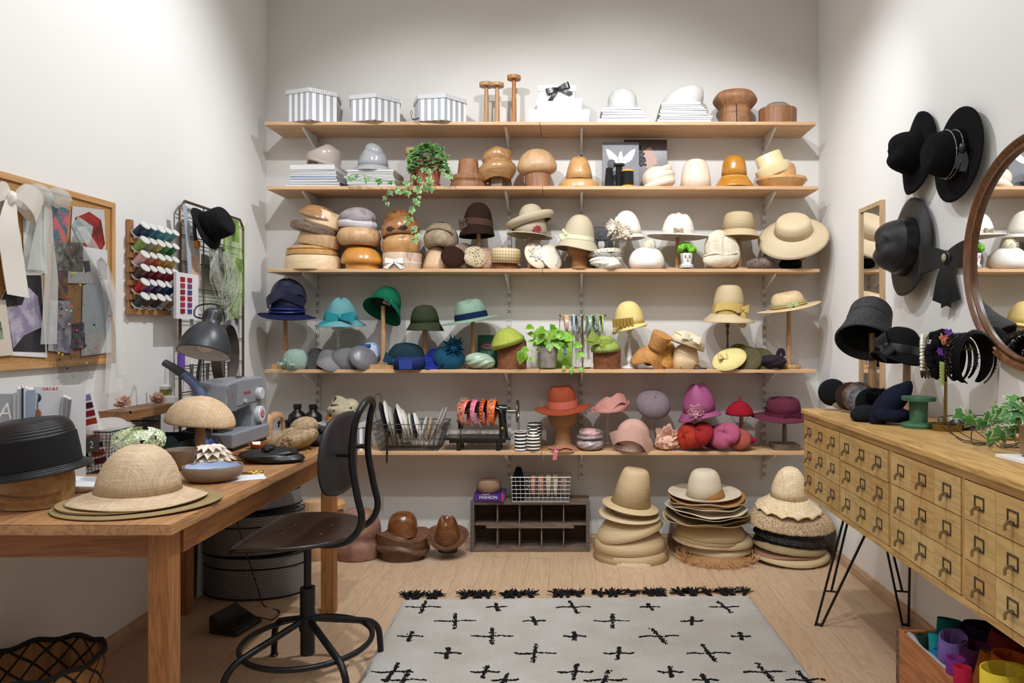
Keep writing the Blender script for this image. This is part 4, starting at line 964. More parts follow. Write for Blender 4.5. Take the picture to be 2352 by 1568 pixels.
hc = MB().lathe(crownpts(.082, .066, .095, 2.8), (0, 0, .085), asp=1.1, rot=(0, -12, 0)).build('upper_crown', CRM, o)
b = MB(); g = random.Random(9)
for k in range(26):
    a = g.uniform(0, 2*pi); leaf(b, (.048, -.108, .015), (cos(a), -.3, sin(a)), (0, -1, .2), g.uniform(.018, .032), POTO)
b.build('feather', mat('spots', '8f2d2f', '221d1c', s=160, f=.4), o)
peg('wooden stand under the cream feathered hat', 1217, z, 4.25, 545, r=5, base=(24, 5))
dish('iridescent shell covered headpiece on the third shelf', 1232, 586, 4.17, 56, 70, mat('plain', 'e8d6bc', rough=.4), rot=(62, 0, 25), dome=.3)
b = MB()
for k in range(16):
    a = 2*pi*k/16; rr_ = .028+.016*(k % 2); b.ball((rr_*cos(a), rr_*sin(a), .024), (.018, .010, .003), 5, rot=(0, -18, degrees_ := math.degrees(a)))
b.build('shell_petals', mat('shell', 'd9c8e8'), COL.objects[-1].parent)
dish('cream headpiece with a silver glitter stripe on the third shelf', 1266, 590, 4.20, 60, 70, mat('plain', 'e9dcc8', rough=.6), rot=(60, 25, 30), dome=.32)
MB().tube([(.062*cos(a)*.2+.02, .062*sin(a), .026-.2*abs(sin(a))*.06) for a in [-1.4+2.8*k/10 for k in range(11)]], .011, 6, flat=.5).build('glitter_stripe', mat('glitter', 'd7d3cd', '8d8880', s=300), COL.objects[-1].parent)
# lattice cloche on wicker head
wicker('wicker head form under the lattice straw cloche', 1331, z, 4.24, 560, 27, 18, 46)
LAT = mat('check', 'e6d7b6', 'd8c59c', p=.02)
o = hat('cream openwork lattice straw cloche with a pale green ribbon', 1328, 553, 4.24, 74, 60, 102, mat('braid', 'e4d8bd', 'a8926a', p=.0052), ct=.93, n=2.4, drop=20, p=1.1, rot=(3, 6, 0), band=SAT('dfe3bd'), bandh=10, brim=lambda a, t: 3*t*sin(2*a))
bow(o, (-.085, -.05, .02), .05, .05, SAT('dfe3bd'), tails=.03, rot=(0, -50, -40))
# framed picture
o = E('picture_frame', 'small framed black and white portrait behind the headbands', 'picture', at(1385, 617, 4.33), (-3, 0, 0)); o.location.z = z
bx('frame', (0, 0, .137), (.125, .010, .274), mat('plain', '1b1b1c'), o); bx('mat_board', (0, -.0056, .137), (.112, .001, .26), mat('mottle', '1a1a1c', '3a3a3e', s=9), o)
b = MB(); b.ball((-.01, -.007, .165), (.02, .001, .028), 8); paint(b, [(-.05, .02), (-.045, .10), (-.02, .13), (.02, .13), (.04, .10), (.05, .02)], y=-.0072); b.build('portrait', mat('plain', 'c9c4be'), o)
b = MB(); b.ball((-.01, -.008, .20), (.042, .001, .014), 6); b.ball((-.01, -.008, .21), (.022, .001, .024), 6); b.build('portrait_hat', mat('plain', '1c1c1e'), o)
# pile of headbands
PRL = mat('plain', 'e8e2d6', rough=.2, coat=.6); g = random.Random(3)
for k, (lab, u, v, m_, tr) in enumerate((('beige twisted headband at the bottom of the ivory pile', 1391, 606, mat('felt', 'e6dccb'), None), ('white beaded headband in the ivory pile', 1390, 597, mat('plain', 'f0ece4'), ('pearl', PRL, .0055, 22)),
        ('silver gem headband in the ivory pile', 1388, 588, mat('plain', 'a9a49a', metal=.6, rough=.4), ('gem', mat('glitter', 'e9e6e2', '7b7770'), .006, 20)), ('ivory headband with green and pink beads, topmost of the pile', 1392, 580, mat('felt', 'e2d9c6'), ('gem', mat('glitter', 'b8c4a8', 'd0a9a2'), .005, 18)))):
    q = hband(lab, at(u, v, 4.19), .085, .026, m_, rot=(88+g.uniform(-4, 4), 4*(-1)**k, g.uniform(-20, 20)), trim=tr, group='headbands piled on the third shelf', sq=.85)
o = blob('small white and red flowered headband at the front of the ivory pile', 1402, 606, 4.14, 44, 26, mat('spots', 'efe9df', 'b9342f', s=55, f=.18), df=folds(4, .15, 1), name='headband', cat='headband', group='headbands piled on the third shelf')
# white cloche with flower
o = hat('white felt cloche with large pale fabric flowers', 1441, 541, 4.24, 66, 57, 78, FT('efe8dc'), ct=.9, n=2.4, drop=8, rot=(2, -4, 0), basp=1.28)
flower(o, (-.075, -.085, .045), .062, mat('sheer', 'f3ead9', a=.85), 4, 8, (75, 0, -35), jag=.8)
flower(o, (-.02, -.118, .012), .048, mat('sheer', 'f0e3cc', a=.85), 3, 7, (85, 0, 10), jag=.8, seed=4)
glass('glass stand under the white flowered cloche', 1428, z, 4.26, 552)
o = beret('puffy white beret with a cream fur pompom', 1485, Zs(4.21), 4.21, 82, 50, FT('eee9e0'), loc=Vector(((1485-U0)*4.21/F, 4.21, z+.004)), asp=.95)
fluff(o, (.012, -.03, .135), .048, mat('felt', 'e6dcc2'), 500, .25)
o = hat('white wide brimmed felt hat with a thin knotted trim', 1557, 541, 4.22, 76, 54, 142, FT('efe9df'), ct=.86, n=2.6, drop=3, rot=(0, 2, 0), d='crease', damt=.6, basp=.8, brim=lambda a, t: 2*t*cos(2*a), band='e2d8c4', bandh=6)
bow(o, (-.015, -.112, .012), .05, .03, FT('b9a888'), tails=.02)
peg('wooden stand under the white wide brimmed hat', 1556, z, 4.27, 545, r=5, base=(30, 6, 1))
# face pot
o = turned('striped face vase holding a bright green moss ball', 1577, z, 4.16, [(0, 3), (17, 3), (17, 9), (12, 11), (13, 13), (15, 28), (16, 36), (14, 36), (12, 20), (0, 18)], mat('plain', 'eeeae4', rough=.3), name='face_vase', cat='plant pot', k=0, part=['pot'])
b = MB(); s_ = 4.16/F
for k in range(24):
    a = 2*pi*k/24
    if not (pi*1.28 < a < pi*1.72): b.tube([(15*s_*cos(a)*.88, 15*s_*sin(a)*.88, .032), (15.6*s_*cos(a), 15.6*s_*sin(a), .068), (16.3*s_*cos(a), 16.3*s_*sin(a), .09)], .0012, 4)
    b.tube([(17.2*s_*cos(a), 17.2*s_*sin(a), .008), (17.2*s_*cos(a), 17.2*s_*sin(a), .022)], .0016, 4)
b.build('painted_stripes', mat('plain', '1c1c1c'), o)
b = MB()
for x in (-.012, .012): b.ball((x, -.0385, .068), (.006, .002, .003), 5)
b.tube([(-.018, -.037, .076), (-.010, -.039, .079), (-.005, -.0395, .076)], .0009, 4).tube([(.018, -.037, .076), (.010, -.039, .079), (.005, -.0395, .076)], .0009, 4)
b.build('eyes', mat('plain', '26262a'), o); MB().ball((0, -.040, .060), (.003, .004, .009), 5).build('nose', mat('plain', 'e7b9ae'), o); MB().ball((0, -.0385, .048), (.006, .003, .002), 5).build('lips', mat('plain', 'c9564e'), o)
b = MB(); g = random.Random(6)
for k in range(26):
    d = Vector((g.gauss(0, 1), g.gauss(0, .8), abs(g.gauss(0, .9)))).normalized(); b.ball((d.x*.040, d.y*.032, .108+d.z*.035), .020*g.uniform(.8, 1.15), 7, df=lambda d_, th, p: 1+.13*sin(9*th)*sin(8*p))
b.build('moss', mat('mottle', '4f9a1e', '86c93c', s=60, rough=.9), o)
# sinamay headpiece
o = E('headpiece', 'twisted ivory sinamay headpiece leaning on the third shelf', 'headpiece', at(1655, 577, 4.19))
SIN = mat('weave', 'eae0cd', 'cdbf9f', s=260)
b = MB()
for (c0, r_, rt) in (((-.02, 0, .03), (.075, .028, .095), (0, 22, 0)), ((.035, -.015, .015), (.07, .03, .085), (0, -25, 0)), ((-.01, -.03, -.05), (.10, .03, .045), (0, -5, 0)), ((.07, -.01, -.035), (.04, .03, .06), (0, 20, 0))):
    b.ball(c0, r_, 12, df=folds(3, .12, .8), rot=rt)
b.tube([(-.105, -.04, -.03), (-.04, -.055, -.018), (.02, -.055, -.028), (.09, -.045, -.01)], .0045, 6, k=3).tube([(.005, -.045, .10), (-.005, -.055, .03), (.0, -.058, -.03)], .0035, 6, k=3)
b.build('body', SIN, o)
peg('wooden stand under the straw bucket hat', 1697, z, 4.26, 548, r=6.5, base=(26, 6))
SL = mat('braid', 'e2cda6', 'b0925f', p=.0066); SL2 = mat('braid', 'ead9b8', 'bb9d70', p=.0066)
hat('tall flat topped straw bucket hat on a stand', 1696, 530, 4.245, 74, 42, 96, SL, ct=.86, n=7, drop=16, p=1.0, rot=(0, 1, 0))
# fur & black hat
o = E('fur_headband', 'grey-brown fluffy fur headband on the third shelf', 'headband', at(1750, 604, 4.19)); o.location.z = z+.036
fluff(o, (0, 0, 0), .046, mat('felt', 'a5938c'), 1500, .14, 'fur', sq=(2.0, .9, .8))
o = blob('black feathered cocktail hat under the large straw hat', 1815, 604, 4.22, 50, 26, FT('151416'), name='cocktail_hat', df=folds(3, .2, 1)); o.location.z = z+.036
MB().ribbon([(-.05, 0, 0), (.0, -.03, .02), (.055, -.03, .05), (.075, -.02, .08)], (0, 1, .5), lambda t: .03*(1-t)+.004).build('feather', FT('101012'), o)
wicker('wicker head form under the large straw hat', 1826, z, 4.27, 575, 26, 16, 38)
o = hat('large natural straw hat with a wide dipping brim at the right end', 1822, 531, 4.20, 84, 32, 158, SL2, ct=.9, n=6, drop=10, p=1.2, asp=1.0, rot=(40, -15, 0), brim=lambda a, t: -9*t*t+6*t*t*cos(a-.6), basp=.95, loc=at(1822, 531, 4.16))
# ---- shelf 4
z = SH[3]; Zs = lambda Y: topx(z, Y)
def put(o, y_bottom=0.0): o.location.z = z+y_bottom; return o
NAVS = mat('braid', '262a4a', '101222', p=.0045, rough=.35)
o = hat('navy felt hat with a wide brim and blue cord on a stand', 660, 722, 4.215, 74, 50, 128, FT('222850'), ct=.88, n=2.8, drop=6, rot=(4, 2, 0), brim=lambda a, t: -4*t*cos(a)+3*t*cos(2*a), basp=.9, d='lump')
MB().tube([(.0985*cos(a), .110*sin(a), .022+.006*sin(a)) for a in [2*pi*k/24 for k in range(24)]], .0035, 6, True).tube([(.0975*cos(a), .109*sin(a), .032-.004*sin(a)) for a in [2*pi*k/24 for k in range(24)]], .0035, 6, True).tube([(-.097, -.02, .03), (-.102, -.03, .055), (-.098, -.035, .075)], .003, 6).build('cord', SAT('2c3a86'), o)
o = E('hat', 'draped navy straw hat resting on top of the navy felt hat', 'hat', at(661, 683, 4.215), (4, 0, 0))
MB().ball((0, 0, .0), (.100, .105, .112), 16, df=lambda d, th, p: 1+.03*sin(3*th+2*p)).build('crown', NAVS, o)
MB().ribbon([(-.112, -.03, -.035), (-.06, -.112, -.01), (.02, -.118, .035), (.09, -.055, .045), (.105, .0, .0)], lambda t: (-.15, .1, 1), .058, 5, .004).build('fold', NAVS, o)
MB().ribbon([(-.03, -.115, .02), (.04, -.112, .012), (.105, -.03, -.03)], lambda t: (.3, .1, 1), .05, 5, .004).build('fold', NAVS, o)
peg('wooden stand under the navy hats', 655, z, 4.24, 728, r=5.2, base=(24, 11, 1))
AQ = mat('braid', '6fa6aa', '4c868c', p=.0045)
o = hat('aqua straw cloche with a big teal bow on a white turned stand', 783, 735, 4.215, 74, 49, 112, AQ, ct=.82, n=2.6, drop=13, p=1.2, rot=(3, 0, 0), d='lump', damt=1.4, band=SAT('218893'), bandh=8)
bow(o, (.03, -.110, .022), .155, .058, SAT('208892'), tails=.0)
MB().ribbon([(.02, -.115, .01), (-.04, -.125, -.01), (-.085, -.12, -.022)], (0, .3, 1), .03).build('tail', SAT('208892'), o)
TURN = [(0, 1.0), (.62, 1.0), (.6, .965), (.36, .93), (.24, .9), (.3, .87), (.18, .84), (.16, .78), (.25, .74), (.15, .70), (.12, .6), (.22, .42), (.34, .26), (.36, .18), (.2, .12), (.3, .09), (.85, .05), (.9, .0), (0, 0)]
def spindle(label, u, vtop, Y, R_, m, k=2):
    s = Y/F; h = (at(u, vtop, Y).z-z)/s
    return turned(label, u, z, Y, [(a*R_, b*h) for a, b in TURN], m, k=k, part=['body'], group='turned hat stands')
WPT = mat('plain', 'd9d6d1', rough=.45)
spindle('white turned stand under the aqua cloche', 776.5, 752, 4.25, 22, WPT)
GRN = FT('126a4a')
o = E('hat', 'emerald felt hat tilted up to show its turned-up brim', 'hat', at(883, 704, 4.22), (-28, 14, 0))
MB().lathe(crownpts(.092, .084, .125, 2.4), asp=1.1).build('crown', GRN, o, sol=.004, off=-1)
P = []
for j in range(7):
    t = j/6; P.append([((.092+.026*t)*cos(a), (.101+.028*t)*sin(a), -.012*t-.055*t*(.4+.6*max(0, cos(a-.2)))+.02*t*max(0, -sin(a))) for a in [2*pi*i/40 for i in range(40)]])
P.reverse(); MB().grid(P, True).build('brim', GRN, o, sol=.005)
MB().ball((0, 0, .02), (.082, .09, .03), 10).build('lining', FT('20322c'), o); MB().box((.03, -.085, -.006), (.045, .002, .035), (20, 0, 20)).build('label_tag', mat('mottle', 'cfcfc4', '5f6058', s=200), o, smooth=False)
peg('wooden stand with a square base under the emerald hat', 880, z, 4.19, 702, r=5.2, base=(30, 11, 1))
hat('dark olive green felt cloche on a wooden stand', 976, 742, 4.225, 66, 43, 84, FT('39402b'), ct=.86, n=3, drop=17, p=1, rot=(0, -3, 0), brim=lambda a, t: -3*t*cos(a), d='crease', damt=.3, basp=1.15)
peg('wooden stand under the dark olive cloche', 976, z, 4.25, 746, r=5.2, base=(22, 6))
SAGE = mat('weave', '8aa590', '6c8a75', s=300)
hat('sage green woven fedora with a dark navy band', 1083, 732, 4.215, 76, 46, 144, SAGE, ct=.84, n=4, d='fedora', damt=.55, drop=4, rot=(3, -10, 0), band='16264a', bandh=14, basp=.9, brim=lambda a, t: 2*t*cos(2*a))
peg('wooden stand under the sage green fedora', 1086.5, z, 4.25, 738, r=5.2, base=(20, 6))
o = beret('mint green beret with a small looped bow', 678, 846, 4.18, 60, 45, FT('a5c0b2'), loc=Vector(((678-U0)*4.18/F, 4.18, z+.002)), rot=(10, 6, 0)); 
b = MB(); g = random.Random(2)
for k in range(9):
    a = g.uniform(0, pi); L = g.uniform(.03, .055); c = Vector((-.02, -.070, .05)); b.ribbon([c, c+Vector((L*cos(a)*.6, -.018, L*sin(a)*.8-.01)), c+Vector((L*cos(a), -.008, -L*.6*abs(sin(a))))], (g.uniform(-.4, .4), 0, 1), .010, 4)
b.build('bow', SAT('bcd8cc'), o)
GRP = 'headpieces lying on the fourth shelf'
dish('charcoal pleated felt headpiece behind the mint beret', 727, 826, 4.19, 52, 60, FT('5a5a5c'), rot=(60, 0, 10), group=GRP, df=lambda p, th, t: Vector((p[0], p[1], p[2]+.012*sin(4*th)*t)))
dish('light grey felt headpiece with a folded notch', 762, 826, 4.16, 74, 62, FT('9a9698'), rot=(52, 12, -10), group=GRP, df=lambda p, th, t: Vector((p[0], p[1], p[2]+.016*sin(3*th+1)*t)))
dish('mid grey wool felt beret beside the pleated one', 795, 824, 4.17, 72, 58, FT('7f7e7e'), rot=(58, 22, 0), dome=.4, group=GRP)
o = dish('dark grey headpiece with a line of tight pleats', 834, 822, 4.15, 66, 62, SAT('68676a'), rot=(60, 26, 25), dome=.35, group=GRP)
b = MB()
for k in range(13): t = -.9+1.8*k/12; b.tube([(-.02-.01*t*t, t*.078, .022*(1-t*t)+.003), (.014, t*.082, .028*(1-t*t)+.003)], .0028, 5)
b.build('pleats', SAT('5a595c'), o)
o = blob('blue and white floral knotted turban headband', 850, 812, 4.26, 56, 50, mat('spots', 'aab6cf', '1c4d86', s=60, warp=1, f=.33), df=folds(5, .14, 1.2), name='turban_headband', cat='headband')
MB().tube([(-.085, -.03, .02), (-.04, -.06, .045), (.02, -.06, .05)], .010, 7, k=3).build('teal_braid', mat('glitter', '1d6f9c', '0f3f72'), o)
o = beret('large dark teal felt beret with a wide ribbon bow', 930, 838, 4.20, 88, 58, FT('233b45'), loc=Vector(((932-U0)*4.22/F, 4.22, z+.004)), rot=(10, 6, 0), asp=.9)
bow(o, (-.05, -.092, .055), .12, .06, SAT('1f4a63'), rot=(0, 15, -20))
o = hat('royal blue ribbon pillbox below the dark teal beret', 941, 846, 4.165, 72, 28, 0, mat('felt', '2b376f'), ct=1.0, n=7, name='pillbox_hat', rot=(0, 0, 0)); put(o, .002); o.location.y = 4.165
MB().box((0, -.102, .03), (.075, .006, .052)).build('bow_knot', SAT('2a3b8c'), o, smooth=False)
o = dish('bright royal blue dished headpiece with crumpled edge', 996, 826, 4.16, 66, 56, mat('felt', '25338a'), rot=(55, -14, 0), dome=-.22, df=lambda p, th, t: Vector((p[0], p[1], p[2]+.014*sin(5*th)*t)), group=GRP)
o = dish('deep teal felt cocktail hat with a feathery petrol blue flower', 1032, 822, 4.185, 70, 62, FT('1e4f66'), rot=(52, 14, 0), dome=.45, group=GRP)
flower(o, (.012, .055, .045), .062, mat('felt', '1f5d78'), 4, 11, (30, 0, 0), jag=1.3, seed=8, cup=.7); dish('cobalt glittering ruffle hat behind the petrol flower', 1018, 818, 4.24, 62, 60, mat('glitter', '2541a8', '13246a'), rot=(50, -20, 0), group=GRP)
blob('sage green knotted silk turban headband', 1103, 829, 4.17, 70, 36, SAT('a3b79f'), df=folds(7, .17, 1.4, 'x', .4), dp=52, rot=(0, 8, 0), n=24, cat='headband')
o, w_, h_ = mag('dark green book with pink lips and the word Paris', 1097, 1142, 769, 4.30, z, '0c5a41', name='book', cat='book', th=.02)
b = MB(); paint(b, [(x_, z_+.024) for x_, z_ in [(-.040, .107), (-.022, .118), (-.008, .124), (0, .120), (.008, .124), (.022, .118), (.040, .107), (.022, .094), (0, .090), (-.022, .094)]]); b.build('cover_lips', mat('plain', 'c86a8e'), o, smooth=False)
b = MB(); paint(b, [(-.026, .131), (0, .136), (.026, .131), (0, .127)], y=-.0025); b.build('cover_lips_gap', mat('plain', '0c5a41'), o, smooth=False)
text('cover_title', 'PARIS', .036, mat('plain', '87b3a2'), o, (.0, -.0015, .088), sx=.95)
o = hat('chartreuse felt beret tilted on a brown cork block', 1168, 792, 4.19, 78, 40, 0, FT('b9c458'), ct=.78, n=2.4, rot=(6, -16, 0), name='beret', cat='beret', th=.006, cdf=lambda p, th, t: Vector((p[0]*(1+.10*sin(pi*min(1, p[2]/.05))), p[1]*(1+.1*sin(pi*min(1, p[2]/.05))), p[2])))
blk('rough brown cork block under the tilted chartreuse beret', 1176, Zs(4.2), 4.2, [(0, 72), (28, 71), (33, 62), (34, 40), (33, 0), (0, 0)], CORK, k=1)
# pothos
o = turned('grey clay pot of bright green trailing pothos', 1258, z, 4.17, [(0, 4), (19, 4), (23, 46), (23.5, 50), (20, 50), (19, 40), (0, 38)], mat('mottle', '7c746c', '8f877f', s=25, rough=.9), name='potted_pothos', cat='potted plant', k=0, part=['pot'])
g = random.Random(21); iv = MB(); st = MB(); s = 4.17/F
for k in range(46):
    a = g.uniform(0, 2*pi); r = g.uniform(.2, 1); p = Vector((cos(a)*44*s*r+.012, -abs(sin(a))*22*s*r, (62+g.uniform(-18, 38)*(1-.5*r))*s))
    st.tube([(cos(a)*8*s, 0, 46*s), tuple(p*.6+Vector((0, 0, 26*s))), tuple(p)], .0012, 4, k=2)
    leaf(iv, p, (cos(a)+g.uniform(-.4, .4), -.4*abs(sin(a)), g.uniform(-.9, .3)), (g.uniform(-.4, .4), -1, g.uniform(.2, 1)), g.uniform(.032, .062), POTO)
def lp(u, v, Y): return at(u, v, Y)-o.location
for u, v in ((1222, 748), (1245, 758), (1212, 800), (1320, 790), (1326, 812), (1300, 775)):
    p = lp(u, v, 4.12); st.tube([(0, 0, 46*s), tuple(p*.55+Vector((0, 0, .03))), tuple(p)], .0013, 4, k=3); leaf(iv, p, (p.x, -.1, -.03), (0, -1, .6), .05, POTO)
strand([lp(1240, 800, 4.12), lp(1222, 822, 4.10), lp(1206, 812, 4.09), lp(1196, 815, 4.08)], 2, iv, st, (.03, .04), POTO); leaf(iv, lp(1200, 810, 4.07), (-.25, 0, -1), (0, -1, .2), .066, POTO)
strand([lp(1300, 840, 4.11), lp(1318, 846, 4.10), lp(1345, 843, 4.10)], 5, iv, st, (.018, .028), POTO)
iv.build('foliage', POTHM, o, ang=0); st.build('stem', mat('plain', '94ad4a'), o)
o, w_, h_ = mag('lime green book standing behind the pothos pot', 1234, 1314, 759, 4.30, z, '7ea838', name='book', cat='book', th=.02, back='93bc48')
b = MB(); paint(b, [(.05, .075), (.075, .075), (.0625, .10)]); b.ball((.0625, -.002, .112), (.010, .001, .012), 6); b.build('cover_drawing', mat('plain', '4f6fb0'), o)
# headband T stand
o = E('headband_stand', 'brass T-shaped stand holding pastel headbands', 'headband stand', Vector(((1338-U0)*4.29/F, 4.29, z)))
BR = mat('plain', '8d7744', metal=1, rough=.35); hh = at(0, 724, 4.29).z-z
MB().tube([(0, 0, .003), (0, 0, hh)], .0035, 8).build('pole', BR, o); MB().tube([(-.135, 0, hh), (.135, 0, hh)], .0035, 8).build('crossbar', BR, o)
MB().lathe([(0, .005), (.05, .005), (.05, 0), (0, 0)]).build('base', BR, o)
for x in (-.135, .135): MB().ball((x, 0, hh), .007, 6).build('finial', BR, o)
MB().tube([(-.13, 0, hh), (-.137, -.003, hh-.03), (-.138, 0, hh-.12)], .002, 6, k=3).build('hook', BR, o)
g = random.Random(5)
for k, (lab, u, m_, w, R_, tr) in enumerate((('peach satin headband', 1301, SAT('c9a58c'), .030, .055, None), ('pale blue beaded headband', 1316, SAT('9fb6c4'), .014, .06, ('pearl', PRL, .0035, 20)), ('silver sequin headband', 1328, mat('glitter', 'a9adab', '7c8288'), .026, .060, None),
     ('dark jewelled narrow headband', 1341, mat('glitter', '6c726b', 'c3b27f'), .010, .062, ('gem', mat('glitter', '8b8f86', 'd7d3c0'), .004, 18)), ('sage green velvet headband', 1353, SAT('8ea88f'), .028, .058, None), ('ruffled grey green headband', 1367, SAT('7d927d'), .024, .056, ('frill', SAT('8a9f88'), .008, 22)),
     ('glittering moss headband', 1377, mat('glitter', '7e8f80', 'a9b7a0'), .014, .058, ('pearl', PRL, .003, 18)), ('lime green narrow headband', 1384, SAT('a2b83c'), .010, .058, None))):
    hband(lab+' hanging from the brass T-shaped stand', at(u, 745, 4.29)+Vector((0, -.004, 0)), R_*.92, w, m_, rot=(0, 0, 90+g.uniform(-14, 14)), trim=tr, sq=1.0, group='headbands on the brass T-shaped stand')
o = hat('lime green beret with an olive bow on a dark brown block', 1391, 806, 4.19, 66, 36, 0, FT('a9bb63'), ct=.8, n=2.3, rot=(4, -4, 0), name='beret', cat='beret', th=.006, cdf=lambda p, th, t: Vector((p[0]*(1+.12*sin(pi*min(1, p[2]/.05))), p[1]*(1+.1*sin(pi*min(1, p[2]/.05))), p[2])))
bow(o, (-.035, -.065, .062), .13, .075, mat('felt', '8c9c45'), rot=(-35, 28, 0), tails=.03)
blk('dark brown cylindrical block under the lime green beret', 1394, Zs(4.2), 4.2, [(0, 48), (28, 48), (32, 44), (32, 14), (31, 12), (31, 0), (0, 0)], CORK, k=0)
o = hat('pale yellow felt cloche with a gold pleated ribbon', 1446, 744, 4.215, 70, 53, 82, FT('dcc581'), ct=.9, n=2.5, drop=10, rot=(2, -6, 0), brim=lambda a, t: 6*t*t*cos(a)-5*t*(sin(a) > .2), basp=1.3)
b = MB()
for k in range(6): b.ribbon([(-.105+k*.020, -.098-.006*k**.5, .016), (-.097+k*.020, -.116-.006*k**.5, .016), (-.087+k*.020, -.104-.006*k**.5, .016)], (0, 0, 1), .048, 4)
b.build('ribbon', SAT('a8873f'), o)
spindle('white turned stand under the pale yellow cloche', 1446, 752, 4.23, 20, WPT)
TANW = mat('spots', 'c08a4a', '5b3518', s=150, f=.3)
o = E('hat', 'crumpled tan open weave straw hat leaning on the shelf', 'hat', at(1502, 808, 4.17), (18, 24, 0)); o.location.z = z+.10
MB().lathe([(.0, .118), (.05, .118), (.058, .11), (.050, .06), (.045, .02)], k=2, n=36, asp=1.05).build('crown', TANW, o, sol=.003)
MB().lathe([(.045, .02), (.06, .0), (.085, -.035), (.095, -.085)], k=3, n=48, df=lambda p, th, t: Vector((p[0]*(1+.14*t*sin(2*th+.5)), p[1]*(1+.1*t), p[2]+.030*t*sin(3*th))), asp=.62).build('brim', TANW, o, sol=.003)
dish('tan straw headpiece with a navy ribbon behind the open weave hat', 1532, 812, 4.23, 60, 78, mat('plain', 'cf9a4c', rough=.5), rot=(60, 40, 20), dome=.3)
MB().ribbon([(.02, -.02, .02), (.04, .02, .03), (.05, .05, .02)], (1, 0, .3), .03).build('ribbon', SAT('1d2740'), COL.objects[-1].parent)
SISB = mat('weave', 'ead9b8', 'd2bd94', s=420)
o = hat('cream sisal pillbox with a thin bow tilted on a pale block', 1577, 794, 4.18, 84, 32, 0, SISB, ct=.9, n=3.2, rot=(0, 20, 0), name='pillbox_hat', th=.004, asp=.95)
bow(o, (-.005, -.098, .048), .11, .045, mat('sheer', 'ece2c8', a=.9))
MB().tube([(-.105, -.02, .06), (-.03, -.106, .035), (.06, -.09, .02), (.1, -.02, .02)], .0025, 5, k=3).build('piping', SAT('d9c98c'), o)
hat('pale oval hat block under the sisal pillbox', 1575, 0, 4.2, 62, 56, 0, W_PALE, ct=.92, n=3.6, asp=.9, name=KD, cat='hat block', loc=Vector(((1575-U0)*4.2/F, 4.2, z+.001)), th=.01, group='wooden hat blocks')
o = E('leather_bow_tie', 'small black lattice hair bow lying on the fourth shelf', 'hair bow', Vector(((1592-U0)*4.14/F, 4.14, z+.012)))
b = MB()
for x in (-.05, -.015, .02): b.tube([(x+.022*cos(a)*1.0, .004*sin(a), .011*sin(a)) for a in [2*pi*k/16 for k in range(16)]], .003, 5, True)
b.ribbon([(-.02, .02, -.006), (.03, .02, -.006), (.08, .0, -.008)], (0, 0, 1), .008).build('loops', mat('plain', '252322', rough=.5), o)
TS = mat('braid', 'dcc8a2', 'a58a5e', p=.0066)
o = hat('tall straw cloche with a long gold ribbon bow', 1673, 720, 4.215, 76, 66, 118, TS, ct=.78, n=5, drop=19, p=1.1, rot=(3, 1, 0), band=SAT('b89a55'), bandh=20)
bow(o, (.055, -.115, .03), .07, .05, SAT('c2a55f'), tails=.10, spread=.075, rot=(0, 0, 12))
MB().ribbon([(.045, -.122, .03), (-.02, -.115, .05), (-.09, -.07, .035)], (.25, 0, 1), .05, 5).build('ribbon_drape', SAT('c2a55f'), o)
spindle('dark brown turned stand under the tall straw cloche', 1671, 735, 4.25, 17, mat('wood', '4a2e24', '2c1a14', axis=2, rings=10., rough=.3))
YG = 'small hats at the right of the fourth shelf'
o = dish('pale yellow felt headpiece with a knotted bow', 1675, 825, 4.15, 80, 60, FT('dfcf8c'), rot=(48, -22, 0), dome=.22, group=YG)
bow(o, (-.035, .01, .030), .06, .04, SAT('cfb970'), rot=(-70, 30, 0)); MB().tube([(-.085, -.03, .008), (-.02, -.06, .012), (.06, -.02, .016)], .0025, 5, k=3).build('cord', SAT('c9b56a'), o)
beret('small moss green beret behind the yellow headpiece', 1697, 812, 4.25, 50, 9, FT('6a6f33'), rot=(55, -20, 0), group=YG)
beret('olive felt beret beside the yellow headpiece', 1717, 826, 4.18, 66, 12, FT('6a6145'), rot=(58, -28, 0), group=YG)
beret('khaki olive beret with a feathered edge', 1745, 830, 4.19, 66, 11, FT('5f5a37'), rot=(60, -30, 0), group=YG)
o = blob('dark aubergine felt hat with a standing loop', 1774, 831, 4.17, 62, 32, FT('352b33'), df=folds(4, .16, .8), name='cocktail_hat', group=YG); put(o, .045)
MB().tube([(.03, 0, .02), (.04, 0, .06), (.06, 0, .065), (.066, 0, .03)], .008, 8, k=3, flat=1.8).build('loop', FT('2e252d'), o)
PAN = mat('weave', 'e2caa2', 'cdb084', s=330)
o = hat('natural woven boater with a green and yellow corded band', 1811, 705, 4.205, 78, 36, 146, PAN, ct=.88, n=4.5, d='fedora', damt=.45, drop=2, rot=(3, -11, 0), basp=.92, brim=lambda a, t: 2*t*cos(2*a))
for k, (zz, c) in enumerate(((.014, 'd8c06a'), (.024, 'a9b98c'))): MB().tube([(.1035*cos(a), .116*sin(a), zz) for a in [2*pi*i/28 for i in range(28)]], .0035, 6, True).build('cord', SAT(c), o)
bow(o, (-.01, -.120, .022), .06, .03, SAT('b8c08a'), tails=.02)
peg('wooden stand under the woven boater', 1812, z, 4.24, 705, r=5.4, base=(26, 9))
